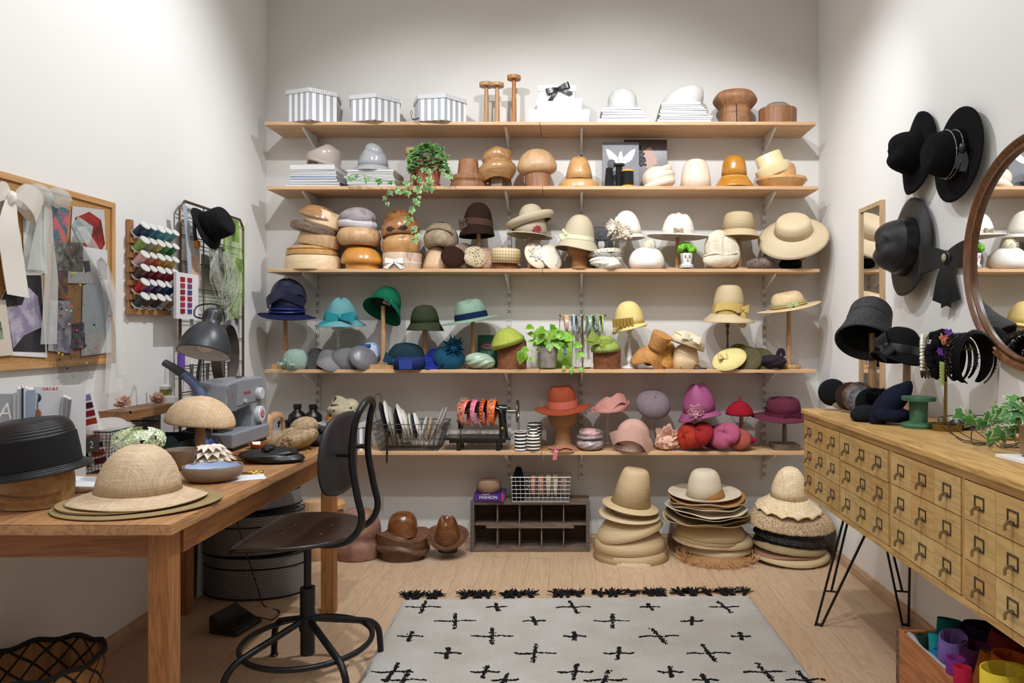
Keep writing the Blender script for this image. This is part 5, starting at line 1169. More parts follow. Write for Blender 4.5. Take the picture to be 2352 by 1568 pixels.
# ---- shelf 5
z = SH[4]; Zs = lambda Y: topx(z, Y)
AMG = mat('plain', '4a2f1c', rough=.1, coat=.8); BP = mat('plain', '141416', rough=.35)
o = turned('brown glass spray bottle behind the work table', 657, z, 4.16, [(0, 54), (7, 54), (7, 47), (14, 40), (16, 32), (16, 0), (0, 0)], AMG, name='spray_bottle', cat='bottle', k=2, part=['body'])
MB().box((-.012, 0, .168), (.072, .03, .018), (0, -6, 0), (.8, .8)).box((.0, 0, .150), (.03, .026, .03)).tube([(-.04, 0, .16), (-.045, 0, .135)], .005).build('spray_head', BP, o, smooth=False)
for lab, u, Yb in (('black plastic bottle, left of two behind the work table', 683, 4.26), ('black plastic bottle, right of two behind the work table', 719, 4.25)):
    o = turned(lab, u, z, Yb, [(0, 100), (9, 100), (9, 91), (7, 89), (8, 86), (19, 76), (20, 70), (20, 0), (0, 0)], BP, name='bottle', cat='bottle', k=0, part=['body'], group='black plastic bottles')
box_hex('grey striped octagonal hat box on the lowest shelf beside the bottles', 787, z, 4.235, .172, .158, -12, None, sq=.82, m1='f1f1f1', m2='8b8d93', n=8)
z2 = z+.1595
blk('amber wooden block on top of the striped octagonal box', 789, topx(z2, 4.2), 4.2, [(0, 16), (38, 16), (40, 6), (36, 0), (0, 0)], W_AMB, k=1, group=None)
o = blob('beige net headpiece with black dots draped over the amber block', 792, 937, 4.19, 74, 50, mat('spots', 'b5a88f', '3a322a', s=26, f=.22), df=folds(5, .22, .8, 'y'), name='fascinator', cat='headpiece'); o.location.z = z2+.075
MB().ribbon([(-.09, -.03, -.01), (-.04, -.07, .06), (.02, -.08, .05), (.07, -.085, -.01), (.10, -.07, -.045)], lambda t: (.2, .2, 1), .05).build('spotted_ribbon', mat('spots', 'b9ad92', '2b2520', s=26, f=.25), o)
# wire basket of plates / hat bases
def wire_basket(label, c, w0, w1, d0, d1, h, nx, ny, nz, m, r=.0016, name='wire_basket', cat='basket', zrot=0, rr_=.0026):
    o = E(name, label, cat, c, (0, 0, zrot)); b = MB()
    ring = lambda t: [(sx*(w0+(w1-w0)*t)/2, sy*(d0+(d1-d0)*t)/2, h*t) for sx, sy in ((-1, -1), (1, -1), (1, 1), (-1, 1))]
    for k in range(nz+1):
        R_ = ring(k/nz); q = R_+R_[:1]
        for a_, b_ in zip(q, q[1:]): b.tube([a_, b_], rr_ if k in (nz,) else r, 5)
    A0, A1 = ring(0), ring(1)
    for k in range(nx+1):
        t = k/nx
        for i, j in ((0, 1), (3, 2)):
            p0 = Vector(A0[i]).lerp(Vector(A0[j]), t); p1 = Vector(A1[i]).lerp(Vector(A1[j]), t); b.tube([p0, p1], r, 4)
        b.tube([Vector(A0[0]).lerp(Vector(A0[1]), t), Vector(A0[3]).lerp(Vector(A0[2]), t)], r, 4)
    for k in range(ny+1):
        t = k/ny
        for i, j in ((0, 3), (1, 2)): b.tube([Vector(A0[i]).lerp(Vector(A0[j]), t), Vector(A1[i]).lerp(Vector(A1[j]), t)], r, 4)
        b.tube([Vector(A0[0]).lerp(Vector(A0[3]), t), Vector(A0[1]).lerp(Vector(A0[2]), t)], r, 4)
    b.build('wire_mesh', m, o); return o
DW = mat('plain', '4d4843', metal=.7, rough=.45)
wire_basket('dark wire basket holding white hat bases and brims', Vector(((946-U0)*4.24/F, 4.24, z+.003)), .33, .42, .19, .25, .155, 12, 7, 5, DW)
g = random.Random(12)
for k, (u, v, w_, h_, c, ry, cat_) in enumerate(((884, 963, 44, 92, '15161c', 74, 'black pleated'), (893, 960, 30, 92, 'e6e4de', 76, 'large white'), (902, 968, 26, 80, 'bdb8a9', 78, 'grey edged cream'), (914, 972, 32, 78, '121214', 80, 'flat black'), (924, 965, 26, 88, 'efece6', 72, 'tall cream'),
        (933, 972, 24, 76, 'e2ddd2', 74, 'second cream'), (945, 978, 20, 66, 'c9c3b6', 78, 'small beige'), (951, 978, 22, 64, '2a2f44', 78, 'navy edged'), (958, 976, 22, 66, 'e9e5da', 76, 'narrow ivory'), (985, 985, 40, 66, 'c3a77c', 100, 'tan straw'), (972, 985, 42, 64, 'd5d6da', 104, 'pale blue white'), (1002, 975, 44, 96, 'c9c6bf', 112, 'grey white netted'), (1010, 971, 40, 90, 'dcdad4', 114, 'outermost white netted'))):
    p = at(u, v, 4.22); R_ = h_*4.22/F/2*.92
    o = E('round_hat_form', '%s round hat base standing in the dark wire basket' % cat_, 'hat form', p, (0, ry, 8), 'hat bases in the dark wire basket')
    MB().lathe([(0, .016), (R_*.6, .014), (R_*.9, .006), (R_, 0), (R_*.98, -.003), (0, -.002)], n=28, asp=.95).build('body', mat('braid' if 'net' in cat_ else 'plain', c, rough=.6), o)
o = E('wire_loop', 'thin black wire loop sticking up from the basket', 'wire', at(866, 950, 4.25)); MB().tube([(.0, 0, -.05), (-.015, 0, .03), (-.018, 0, .09), (.004, 0, .118), (.024, 0, .10), (.024, 0, -.02)], .0016, 5, k=5).build('wire', BP, o)
o = E('ribbon', 'narrow black ribbon hanging from the wire basket over the shelf edge', 'ribbon', at(891, 1000, 4.085)); MB().ribbon([(.004, .02, .075), (.0, 0, .02), (-.004, 0, -.06), (-.006, -.004, -.155)], (1, .2, 0), .011).build('strip', SAT('151515'), o)
# antique sewing machine
o = E('antique_sewing_machine', 'black antique hand crank sewing machine draped with jewelled headbands', 'sewing machine', Vector(((1100-U0)*4.22/F, 4.22, z)))
q = 4.22/F; IRON = mat('plain', '141416', rough=.22, coat=.5); NI = mat('plain', '8f8c84', metal=1, rough=.3)
MB().box((0, 0, .070), (.39, .17, .012)).box((0, 0, .055), (.33, .13, .022)).build('bed', IRON, o, smooth=False)
for x, y in ((-.11, -.055), (.12, -.055), (-.11, .06), (.12, .06)): MB().lathe([(0, .05), (.016, .05), (.012, .02), (.015, 0), (0, 0)], (x, y, 0), 12).build('foot', IRON, o)
b = MB(); P = []
for (x, zz, w, d) in ((.148, .076, .062, .052), (.146, .10, .055, .045), (.142, .15, .048, .040), (.138, .20, .050, .040), (.125, .238, .058, .040), (.09, .252, .06, .036)): P.append([(x+w/2*cos(a)*1.0, d*sin(a), zz+(.0 if zz < .23 else .012*cos(a)*0)) for a in [2*pi*i/20 for i in range(20)]])
b.grid(P, True); b.tube([(.165, 0, .235), (.11, 0, .24), (.0, 0, .235), (-.10, 0, .225), (-.118, 0, .222)], lambda t: .026-.006*sin(pi*t), 14).build('arm', IRON, o)
MB().tube([(-.108, 0, .262), (-.108, 0, .12)], .015, 12).build('head', mat('plain', '3a3a3a', metal=.8, rough=.35), o); MB().tube([(-.108, 0, .12), (-.108, 0, .083)], .004, 8).ball((-.108, -.004, .081), (.012, .012, .003), 5).tube([(-.118, -.018, .16), (-.126, -.03, .17), (-.120, -.02, .18)], .004, 6).build('needle_bar', NI, o)
MB().tube([(-.075, 0, .245), (-.075, 0, .30)], .0018, 6).build('spool_pin', NI, o)
MB().tube([(.225+.004, .058*cos(a), .222+.062*sin(a)) for a in [2*pi*i/32 for i in range(32)]], .0065, 8, True).tube([(.17, 0, .222), (.232, 0, .222)], .012, 12).tube([(.226, .058, .222), (.226, -.058, .222)], .005, 6).tube([(.226, 0, .28), (.226, 0, .165)], .005, 6).build('hand_wheel', NI, o)
MB().ball((.142, -.043, .125), (.010, .003, .010), 6).build('emblem', mat('plain', 'b08a3c', metal=1, rough=.4), o)
for k, (lab, u, m_, w, R_, tr, rz) in enumerate((('coral jewelled headband over the left end of the machine arm', 1069, SAT('d9705e'), .06, .070, ('gem', mat('glitter', 'e4d6b0', '8f8466'), .0085, 22), 70), ('pink headband with crystal drops over the machine arm', 1092, SAT('e07a98'), .034, .068, ('gem', mat('glitter', 'e6dcd8', '8c8c94'), .005, 12), 78), ('gold beaded red headband over the machine arm', 1111, SAT('c9432c'), .028, .070, ('pearl', mat('plain', 'c9a24a', metal=1, rough=.25), .0065, 18), 82), ('orange jewelled headband nearest the machine pillar', 1131, SAT('e06a2a'), .052, .068, ('gem', mat('glitter', 'cfc8bd', '62606a'), .007, 16), 86))):
    hband(lab, at(u, 948, 4.20), R_*.85, w, m_, rot=(0, 0, rz), trim=tr, sq=1.25, group='headbands on the antique machine')
BW = lambda p: mat('stripe', '17171a', 'efece6', p=p, yaxis=1, rough=.25)
def pot_(label, u, Y, prof, p, name): 
    turned(label, u, z, Y, prof, BW(p), name=name, cat=name, k=0 if name == 'cup' else 3, part=['body'], group='black and white striped ceramics' if 0 else None)
pot_('black and white striped straight cup beside the sewing machine', 1196, 4.16, [(0, 3), (11, 3), (13.3, 3), (13.3, 44), (14, 44), (14, 0), (0, 0)], .0205, 'cup')
pot_('dark striped bowl behind the striped vase', 1228, 4.27, [(0, 3), (14, 3), (17, 56), (17.7, 56), (15, 0), (0, 0)], .0185, 'cup')
turned('cream bellied vase with thin black stripes', 1225, z, 4.15, [(7, 52), (9.5, 53), (9.5, 47), (9, 43), (15, 34), (16.5, 22), (16, 8), (13.5, 0), (0, 0)], mat('stripe', '24201e', 'efe9dc', p=.019, yaxis=1, rough=.25), name='vase', cat='vase', k=3, part=['body'])
RUST = FT('9f4a2f')
o = hat('rust orange felt fedora with a satin band on a wicker head', 1292, 934, 4.215, 72, 51, 130, RUST, ct=.84, n=3.6, d='fedora', damt=.7, drop=5, rot=(5, -4, 0), basp=.85, brim=lambda a, t: 5*t*cos(2*a), band=SAT('b85c48'), bandh=17)
wicker('wicker head form under the rust fedora', 1294, z, 4.235, 940, 34, 19, 48)
o = E('ribbon', 'pink satin ribbon trailing over the front edge of the lowest shelf', 'ribbon', Vector(((1281-U0)*4.12/F, 4.11, z+.012)))
MB().ribbon([(-.055, .05, .01), (-.03, .03, .003), (0, 0, .004), (.04, .03, .012), (.085, .02, .004)], (0, 1, .2), .022).ribbon([(0, 0, .004), (-.01, -.012, -.012), (-.018, -.018, -.055)], (1, .2, 0), .024).ball((0, 0, .008), (.012, .012, .008), 5).build('strip', SAT('c8707c'), o)
for k, (lab, v, h_, m_, f_) in enumerate((('grey pleated turban headband at the bottom of the pink pile', 1018, 32, SAT('a9989a'), 9), ('pale glitter headband in the middle of the pink pile', 1002, 16, mat('glitter', 'c4b2b2', '8f8288'), 3))):
    blob(lab, 1355, v, 4.19, 62, h_, m_, df=folds(f_, .12, .9), n=20, group='headbands piled on the lowest shelf', cat='headband')
o = blob('pink headband with two blue and gold beaded flowers, topmost of the pile', 1355, 994, 4.18, 46, 22, SAT('c79a9a'), df=folds(4, .1, 1), cat='headband', group='headbands piled on the lowest shelf')
for x in (-.045, .045): flower(o, (x, -.03, .01), .022, mat('glitter', '6f93b8', 'c9a24a', s=200), 2, 9, (80, 0, 0), name='beaded_flower', seed=5)
PNK = mat('braid', 'd99a8c', 'bd7a70', p=.0035)
o = hat('salmon pink draped straw headpiece on a glass stand', 1401, 938, 4.22, 78, 26, 90, PNK, ct=.62, n=2.2, drop=-2, rot=(6, -3, 0), d='lump', brim=lambda a, t: 8*t*cos(a-.3)+5*t*t, name='fascinator', cat='headpiece', basp=.95)
MB().ribbon([(-.07, -.07, .01), (-.01, -.095, .035), (.05, -.05, .07), (.095, .0, .05)], (-.3, .4, 1), .06, 5, .003).build('fold', PNK, o)
glass('glass stand under the salmon pink headpiece', 1396, z, 4.24, 938)
o = beret('mauve grey felt beret tilted on a glass stand', 1498, 946, 4.21, 82, 36, FT('85777c'), rot=(44, 8, 0), stalk=True, hole=False); o.location = at(1498, 936, 4.22)
glass('glass stand under the mauve beret', 1498, z, 4.25, 940)
PCH = mat('braid', 'dfb3a0', 'c8978a', p=.0032)
o = E('hat', 'peach draped straw hat resting on the lowest shelf', 'hat', Vector(((1449-U0)*4.17/F, 4.17, z+.05)), (0, 0, 0))
MB().ball((.012, 0, .03), (.098, .095, .10), 16, df=lambda d, th, p: 1+.05*sin(2*th+1.3*p)).build('crown', PCH, o)
MB().lathe([(.085, -.045), (.092, -.045), (.093, -.012), (.085, -.012)], asp=.95, n=32).build('base_band', mat('glitter', '9b7f73', 'c4a99c', s=400), o)
MB().ribbon([(-.115, -.03, .02), (-.08, -.085, .045), (-.01, -.11, .05), (.055, -.10, .02), (.10, -.05, -.045)], lambda t: (-.35+.9*t, .2, 1), lambda t: .075-.035*t, 6, .005).build('fold', PCH, o)
MB().ribbon([(-.02, -.09, .095), (.045, -.09, .07), (.10, -.05, .0), (.115, -.02, -.05)], lambda t: (.6, .2, .8), .045, 6, .005).build('fold', PCH, o)
o = E('headpiece', 'peach felt headpiece folded like a large rose', 'headpiece', Vector(((1533-U0)*4.16/F, 4.16, z+.068)))
flower(o, (0, 0.03, 0), .085, mat('felt', 'dcb09c'), 4, 5, (78, 0, 0), name='petals', cup=.75, seed=3); MB().ball((0, .02, -.02), (.07, .05, .045), 10, df=folds(4, .2, 1)).build('body', mat('felt', 'd9ac98'), o)
MAG = mat('braid', 'a85580', '833862', p=.009)
o = hat('magenta straw cloche with a pink fabric flower on its left side', 1606, 943, 4.215, 74, 58, 98, MAG, ct=.86, n=3, drop=12, p=1.2, rot=(4, -6, 0), d='lump', damt=1.6, brim=lambda a, t: 5*t*cos(a)-4*t*cos(2*a))
flower(o, (-.04, -.118, .018), .052, SAT('b57a8a'), 3, 6, (80, 0, -10), seed=7)
glass('glass stand under the magenta cloche', 1605, z, 4.25, 950, r=4)
RG = 'red and pink berets leaning in a row'
beret('scarlet felt beret, leftmost of the red and pink row', 1585, 1004, 4.17, 62, 26, FT('b53d2c'), rot=(38, -62, 0), group=RG, lump=.07)
beret('bright red felt beret second in the red and pink row', 1612, 1006, 4.16, 66, 34, FT('a92c2e'), rot=(32, -38, 0), group=RG, lump=.06, seed=1)
beret('magenta ruffled headpiece behind the bright red beret', 1640, 1008, 4.22, 58, 22, FT('842460'), rot=(50, -30, 0), group=RG, lump=.07)
beret('bubblegum pink felt beret in the red and pink row', 1668, 1006, 4.16, 70, 30, FT('c06080'), rot=(36, -34, 0), group=RG, lump=.07, seed=2)
o = beret('coral wool beret with a dark bow, rightmost of the row', 1698, 1012, 4.17, 56, 22, FT('b25a4c'), rot=(48, -20, 0), group=RG)
MB().box((-.015, -.03, .045), (.03, .006, .018), (0, 30, 0)).build('bow', SAT('1a1a22'), o, smooth=False)
o = E('pompom', 'crimson pompom at the right of the coral beret', 'pompom', at(1729, 1011, 4.17)); fluff(o, (0, 0, 0), .022, FT('b51c4b'), 260, .2)
peg('wooden stand with a round base under the red button hat', 1703, z, 4.25, 945, r=5, base=(22, 6))
o = hat('small red felt mushroom hat with a loop and chin cord', 1699, 951, 4.21, 64, 31, 0, FT('9f1a2a'), ct=.8, n=2.2, rot=(2, 0, 0), name='cocktail_hat', th=.006)
MB().tube([(-.008, 0, .078), (-.003, 0, .10), (.006, 0, .102), (.007, 0, .078)], .0028, 6, k=3).build('loop', FT('a31528'), o); MB().tube([(-.055, 0, -.004), (-.03, -.02, -.045), (.0, -.02, -.052), (.03, -.02, -.038), (.055, 0, .0)], .0013, 5, k=4).build('cord', BP, o)
BUR = FT('6d2f42')
o = hat('burgundy felt fedora with a knotted cord on a grey wooden stand', 1799, 950, 4.215, 80, 41, 152, BUR, ct=.9, n=5, d='pork', drop=6, rot=(4, -2, 0), basp=.85, brim=lambda a, t: 4*t*cos(2*a), band='6a2740', bandh=6)
bow(o, (.015, -.118, .012), .09, .035, FT('5e2238'), tails=.02)
GW = mat('wood', '7d6a55', '4f4033', axis=0, rings=24., rough=.6)
o = peg('weathered grey wooden stand with a square block base under the burgundy fedora', 1802, z, 4.22, 950, m=GW, r=4.6, base=(29, 13, 1))
# ================================================================== THE WORK TABLE AND THE LEFT WALL
def tb(u, v): return on(u, v, TZ+.0005)          # a point on the table top
z = TZ+.001
# black banded straw hat on its block
p = Vector((-1.595, 2.125, z)); q = p.y/F
o = turned('worn tan wooden block under the black straw boater', 0, 0, p.y, [(0, 92), (58, 92), (70, 80), (75, 55), (74, 28), (70, 8), (64, 0), (0, 0)], mat('wood', 'b98f5e', '8d6338', axis=0, rings=16., rough=.55, dirt=.5), name=KD, cat='hat block', asp=.95, k=3, part=['body'], loc=p)
MB().tube([(.100*cos(a)*.98, .095*sin(a), .052-.012*cos(a+1)) for a in [pi*1.1+pi*.8*k/10 for k in range(11)]], .0025, 5).build('carved_line', W_OLD, o)
BST = mat('braid', '16171f', '050508', p=.0095, rough=.35)
o = hat('big black straw boater with a wide black ribbon on a wooden block', 0, 0, 2.125, 188, 106, 232, BST, ct=.93, n=6, drop=14, p=1.2, asp=1.02, rot=(3, -5, 0), loc=p+Vector((-.012, 0, .118)), band=mat('plain', '08080a', rough=.95), bandh=66, basp=1.02)
# raffia hat on straw brims
STB = mat('braid', 'b39a6a', '7c6640', p=.0042); RAF = mat('weave', 'd8c2a5', 'b99c7c', s=420)
p = Vector((-1.295, 2.135, z)); q = p.y/F
for k, (lab, R_, c) in enumerate((('greenish braided straw brim lying on the table under the raffia hat', .226, 'b09a6c'), ('second straw brim lying directly under the raffia hat', .196, 'c9ad7c'))):
    o = E('hat_brim', lab, 'straw brim', p+Vector((.004-.02*k, -.004, .0012+.009*k)), (0, 0, 8))
    MB().lathe([(0, .004), (R_*.5, .004), (R_*.9, .006), (R_, .003+.002*k), (R_*.995, 0), (R_*.5, 0), (0, 0)], asp=.86, n=64, df=lambda p_, th, t: Vector((p_[0], p_[1], p_[2]+(.004 if p_[0] > 0 else .001)*abs(cos(th))*(sqrt(p_[0]**2+p_[1]**2)/.2)**3))).build('body', mat('braid', c, '7c6640', p=.0042), o)
o = hat('woven raffia hat with a curling brim on straw brims', 0, 0, 2.135, 178, 104, 292, RAF, ct=.80, n=2.7, drop=19, p=.75, asp=1.0, rot=(0, 2, 0), loc=p+Vector((-.002, 0, .042)), basp=.88, rings=10, nseg=56, th=.003,
        brim=lambda a, t: t*t*(9*max(0, cos(a+.5))**2+4*sin(3*a+1)-2))
# lined oval straw hat lying upside down
p = tb(468, 1112); o = E('hat', 'grey-brown straw hat lying upside down with a pale blue lining', 'hat', p+Vector((0, .06, .002)), (0, 0, 6))
MB().lathe([(0, 0), (.055, 0), (.085, .012), (.097, .035), (.096, .052)], k=3, asp=.8, n=40).build('crown', mat('braid', 'a58f7b', '7b6656', p=.0028), o, sol=.003)
MB().lathe([(0, .006), (.05, .006), (.08, .016), (.090, .035), (.091, .050)], k=3, asp=.79, n=40, df=lambda p_, th, t: Vector((p_[0], p_[1], p_[2]+.003*sin(9*th)*t))).build('lining', SAT('b9c6df'), o)
# cream pleated headpiece
p = tb(452, 1080); o = E('headpiece', 'cream pleated organza headpiece with sharp points', 'headpiece', p+Vector((0, .10, .006)), (6, 0, 10)); ORG = mat('plain', 'eadfd2', rough=.6)
b = MB(); g = random.Random(4)
for l, (n_, R_, z_) in enumerate(((15, .098, .012), (13, .082, .035), (11, .062, .055))):
    c_ = (0, 0, z_+.012); 
    for k in range(n_*2):
        a0, a1 = pi*k/n_, pi*(k+1)/n_; r0, r1 = (R_, R_*.72) if k % 2 == 0 else (R_*.72, R_); h0, h1 = (z_, z_+.016) if k % 2 == 0 else (z_+.016, z_)
        i = len(b.v); b.v += [(0, 0, z_+.02), (r0*cos(a0), r0*sin(a0)*.8, h0), (r1*cos(a1), r1*sin(a1)*.8, h1)]; b.face((i, i+1, i+2))
b.build('pleats', ORG, o, smooth=False, sol=.0012); MB().ball((0, 0, .012), (.06, .045, .018), 8).build('base', ORG, o)
# bowl, oval trays, copper dish
o = E('bowl', 'grey-brown wooden bowl behind the raffia hat', 'bowl', tb(404, 1082)+Vector((0, .03, 0)))
MB().lathe([(0, 0), (.025, 0), (.045, .03), (.058, .072), (.055, .072), (.042, .032), (0, .008)], k=2, n=32).build('body', mat('wood', '8d7868', '6d5a4c', axis=0, rings=12.), o)
o = E('oval_tray', 'shallow oval wooden tray with gold trinkets', 'tray', tb(556, 1056)+Vector((0, .02, 0)), (0, 0, 14))
MB().lathe([(0, .002), (.062, .002), (.067, .026), (.064, .026), (.060, .005), (0, .005)], asp=.62, n=32).build('rim', mat('wood', 'a9733f', '84552b', axis=0), o)
b = MB(); g = random.Random(8)
for k in range(24): b.ball((g.uniform(-.045, .045), g.uniform(-.02, .02), .012), .0035, 4)
b.build('trinkets', mat('plain', 'c9a24a', metal=1, rough=.3), o)
o = E('copper_dish', 'faceted copper dish beside the sewing machine', 'dish', tb(594, 1030)+Vector((0, .01, 0)), (0, 0, 20)); MB().lathe([(0, .001), (.03, .001), (.05, .024), (.047, .024), (.028, .004), (0, .004)], n=8).build('body', mat('plain', 'c17a52', metal=1, rough=.3), o, smooth=False)
# black satin headpiece, tulle and navy knit
o = E('headpiece', 'black satin headpiece with a knot near the table edge', 'headpiece', tb(612, 1066)+Vector((0, .05, .022)), (0, 4, 8))
b = MB().ball((0, 0, 0), (.125, .07, .026), 16, df=folds(4, .16, .9)).ball((-.01, -.01, .03), (.028, .03, .018), 8, df=folds(5, .25, 1)).ball((.03, .0, .018), (.07, .05, .020), 12, df=folds(3, .2, .6)); b.build('body', mat('plain', '101013', rough=.38), o)
o = E('clip', 'small black hair clip at the tip of the satin headpiece', 'hair clip', tb(668, 1064)+Vector((0, .01, .007)), (0, 0, 25)); MB().box((0, 0, 0), (.05, .012, .008)).box((-.03, 0, 0), (.02, .02, .003)).build('body', BP, o, smooth=False)
TUL = mat('weave', 'b39a76', '857052', s=200)
o = E('headpiece', 'beige tulle and sinamay headpiece with a rose', 'headpiece', tb(655, 1040)+Vector((0, .08, .045)), (8, -16, 12))
b = MB().ball((0, 0, 0), (.11, .07, .05), 14, df=folds(3, .12, .7)).ball((.055, .03, .03), (.06, .05, .045), 12, df=folds(3, .15, .5)); b.build('body', TUL, o); flower(o, (-.012, -.068, .012), .026, TUL, 3, 6, (80, 0, 0), seed=2)
b = MB().tube([(-.11, -.03, -.03), (-.06, -.066, .02), (.0, -.05, .05), (.06, -.03, .045), (.115, -.02, .0)], .0022, 5, k=4); b.build('wire_edge', SAT('8d7753'), o)
NK = mat('braid', '20222b', '0b0c10', p=.006)
o = E('hat', 'black knitted straw hat at the back corner of the table', 'hat', tb(722, 1026)+Vector((0, .06, .035)), (6, 12, 0))
MB().ball((0, 0, 0), (.078, .065, .038), 14, df=lambda d, th, p: 1+.05*sin(3*th)).build('crown', NK, o); MB().tube([(-.085, -.02, .03), (-.03, -.03, .055), (.04, -.03, .035), (.085, -.03, -.01)], lambda t: .016, 9, k=4).build('rolled_brim', NK, o)
o = E('hat', 'plain black felt cap behind the tulle headpiece', 'hat', tb(707, 1018)+Vector((-.01, .16, .03)), (0, 14, 0)); MB().ball((0, 0, 0), (.085, .05, .032), 12, df=folds(3, .08, .5)).build('crown', FT('131316'), o)
o = E('measuring_stick', 'short yellow strip beside the knitted hat', 'strip', tb(706, 1036)+Vector((0, 0, .002)), (0, 0, -60)); MB().box((0, 0, 0), (.05, .008, .003)).build('body', SAT('c9b020'), o, smooth=False)
o = E('paper_sheet', 'white paper sheet on the table under the scissors', 'paper', tb(553, 1100)+Vector((.005, .02, .0004)), (0, 0, 30)); MB().box((0, 0, 0), (.13, .10, .0006)).build('sheet', mat('plain', 'e6e8ee'), o, smooth=False)
o = E('scissors', 'gold handled scissors lying near the table edge', 'scissors', tb(567, 1087)+Vector((.0, .0, .003)), (0, 0, 6)); GD = mat('plain', 'c0a050', metal=1, rough=.3)
for s_ in (-1, 1):
    MB().tube([(.035+.018*cos(a), s_*.014+.010*sin(a), 0) for a in [2*pi*k/14 for k in range(14)]], .0028, 6, True).tube([(.018, s_*.010, 0), (0, 0, 0)], .003, 6).build('handle', GD, o)
    MB().box((-.035, -s_*.003, .001*s_), (.075, .007, .0015), (0, 0, s_*4)).build('blade', NI, o, smooth=False)
# straw mushroom hat on post
pp = Vector((-1.512, 2.90, z)); q = pp.y/F
o = E('hat_stand', 'plain wooden post holding the pale straw mushroom hat', 'hat stand', pp); MB().lathe([(0, .17), (.018, .17), (.0185, .105), (.0195, .10), (.0195, 0), (0, 0)], n=20).build('pole', WS, o)
o = E('hat', 'pale straw mushroom shaped hat on a wooden post', 'hat', pp+Vector((-.0, 0, .145)), (3, 4, 0)); PS = mat('weave', 'e8cfae', 'cba77c', s=520)
MB().lathe([(0, .112), (.05, .106), (.095, .080), (.125, .040), (.137, .0), (.130, -.014), (.10, -.012), (.11, .03), (.08, .07), (0, .10)], k=3, n=44, asp=.75, df=lambda p_, th, t: Vector((p_[0], p_[1], p_[2]*.86+.012-.012*max(0, cos(th))**3))).build('crown', PS, o)
# ------------------------------------------------------------------ sewing machine
GR = mat('plain', '8e929a', rough=.42); GR2 = mat('plain', '7b7f88', rough=.45); WHK = mat('plain', 'd5d8de', rough=.35)
o = E('sewing_machine', 'grey electric sewing machine with two white dials', 'sewing machine', Vector((-1.535, 3.235, z)), (0, 0, 0)); sw = o
# long axis along y, dials face +x
def extr(pts, x0, x1, name, m, parent, bev=.006):
    b = MB(); n = len(pts); b.v = [(x0, y, zz) for y, zz in pts]+[(x1, y, zz) for y, zz in pts]
    b.face(list(range(n))); b.face([n+i for i in reversed(range(n))])
    for i in range(n): b.face([i, n+i, n+(i+1) % n, (i+1) % n])
    r = b.build(name, m, parent, smooth=False)
    import bmesh
    bm = bmesh.new(); bm.from_mesh(r.data); bmesh.ops.recalc_face_normals(bm, faces=bm.faces); bm.to_mesh(r.data); bm.free()
    if bev: q_ = r.modifiers.new('bevel', 'BEVEL'); q_.width = bev; q_.segments = 3
    return r
bx('base_foot', (0, 0, .008), (.15, .34, .016), mat('plain', '1b1b1d'), sw)
extr([(-.185, .014), (.185, .014), (.185, .078), (-.185, .078)], -.085, .085, 'base', GR, sw, .008)
extr([(-.165, .285), (-.175, .20), (-.165, .165), (-.10, .165), (.0, .175), (.055, .178), (.075, .13), (.072, .075), (.180, .075), (.182, .30), (.0, .302), (-.12, .296)], -.105, .052, 'body', GR, sw, .007)
extr([(-.168, .27), (-.168, .17), (-.09, .165), (-.08, .29), (-.16, .285)], .049, .055, 'face_plate', GR2, sw, .002)
bx('panel_line', (.0535, .035, .189), (.002, .22, .003), mat('plain', '55585f'), sw, rot=(2, 0, 0))
for yy, zz, R_ in ((.13, .225, .027), (.13, .128, .037)):
    d = MB().lathe([(0, .022), (R_*.93, .022), (R_, .018), (R_, 0), (0, 0)], n=40, df=lambda p_, th, t: p_).build('dial', WHK, sw); d.location = (.052, yy, zz); d.rotation_euler = (0, pi/2, 0)
    if R_ > .03:
        e = MB().lathe([(0, .0012), (.017, .0012), (.017, 0), (0, 0)], n=28).build('red_badge', mat('plain', 'b8323c', rough=.4), d); e.location = (0, 0, .022); text('lettering', 'S', .026, mat('plain', 'f2f2f2'), d, (0, 0, .0236), rot=(0, 0, 90))
    b = MB()
    for k in range(36): b.box(((R_+.0006)*cos(2*pi*k/36), (R_+.0006)*sin(2*pi*k/36), .010), (.0016, .0016, .016), (0, 0, 10*k))
    b.build('dial_ridges', WHK, d, smooth=False)
text('lettering', 'SINGER', .020, mat('plain', 'a9464e'), sw, (.0528, .02, .238), rot=(90, 0, 90)); text('lettering', 'S', .026, mat('plain', 'd0506a'), sw, (.0555, -.125, .235), rot=(90, 0, 90))
MB().tube([(-.01, -.13, .17), (-.01, -.13, .10)], .005, 8).box((-.01, -.13, .10), (.022, .016, .012)).box((-.01, -.13, .088), (.016, .03, .003)).build('presser_foot', NI, sw, smooth=False)
MB().box((-.01, -.12, .0795), (.09, .10, .002)).build('needle_plate', mat('plain', 'a9a9ad', metal=1, rough=.35), sw, smooth=False)
MB().ball((-.04, -.10, .095), (.035, .04, .016), 8).build('accessory_cover', WHK, sw); MB().box((.0, -.072, .10), (.012, .012, .022), (0, 20, 30)).build('red_tab', SAT('a8202c'), sw, smooth=False)
b = MB()
for k in range(3): b.box((.056, .0-.01+.0*k, .205+.0*k), (.012, .014, .012)) if k == 0 else None
b.build('lever', WHK, sw, smooth=False)
MB().tube([(0, .02, .30), (0, .02, .325)], .003, 6).tube([(.0, .05, .302), (.0, .05, .312)], .012, 10).build('spool_pin', NI, sw)
b = MB(); g = random.Random(5)
for k in range(4): b.tube([(-.10, -.2-.02*k, .10), (-.05, -.23+.02*k, .125-.015*k), (-.02, -.17, .09+.01*k), (-.0, -.20, .08)], .0028, 5, k=5)
b.tube([(-.12, -.22, .02), (-.13, -.24, .06), (-.1, -.2, .09)], .003, 5, k=4); b.build('cable', BP, sw)
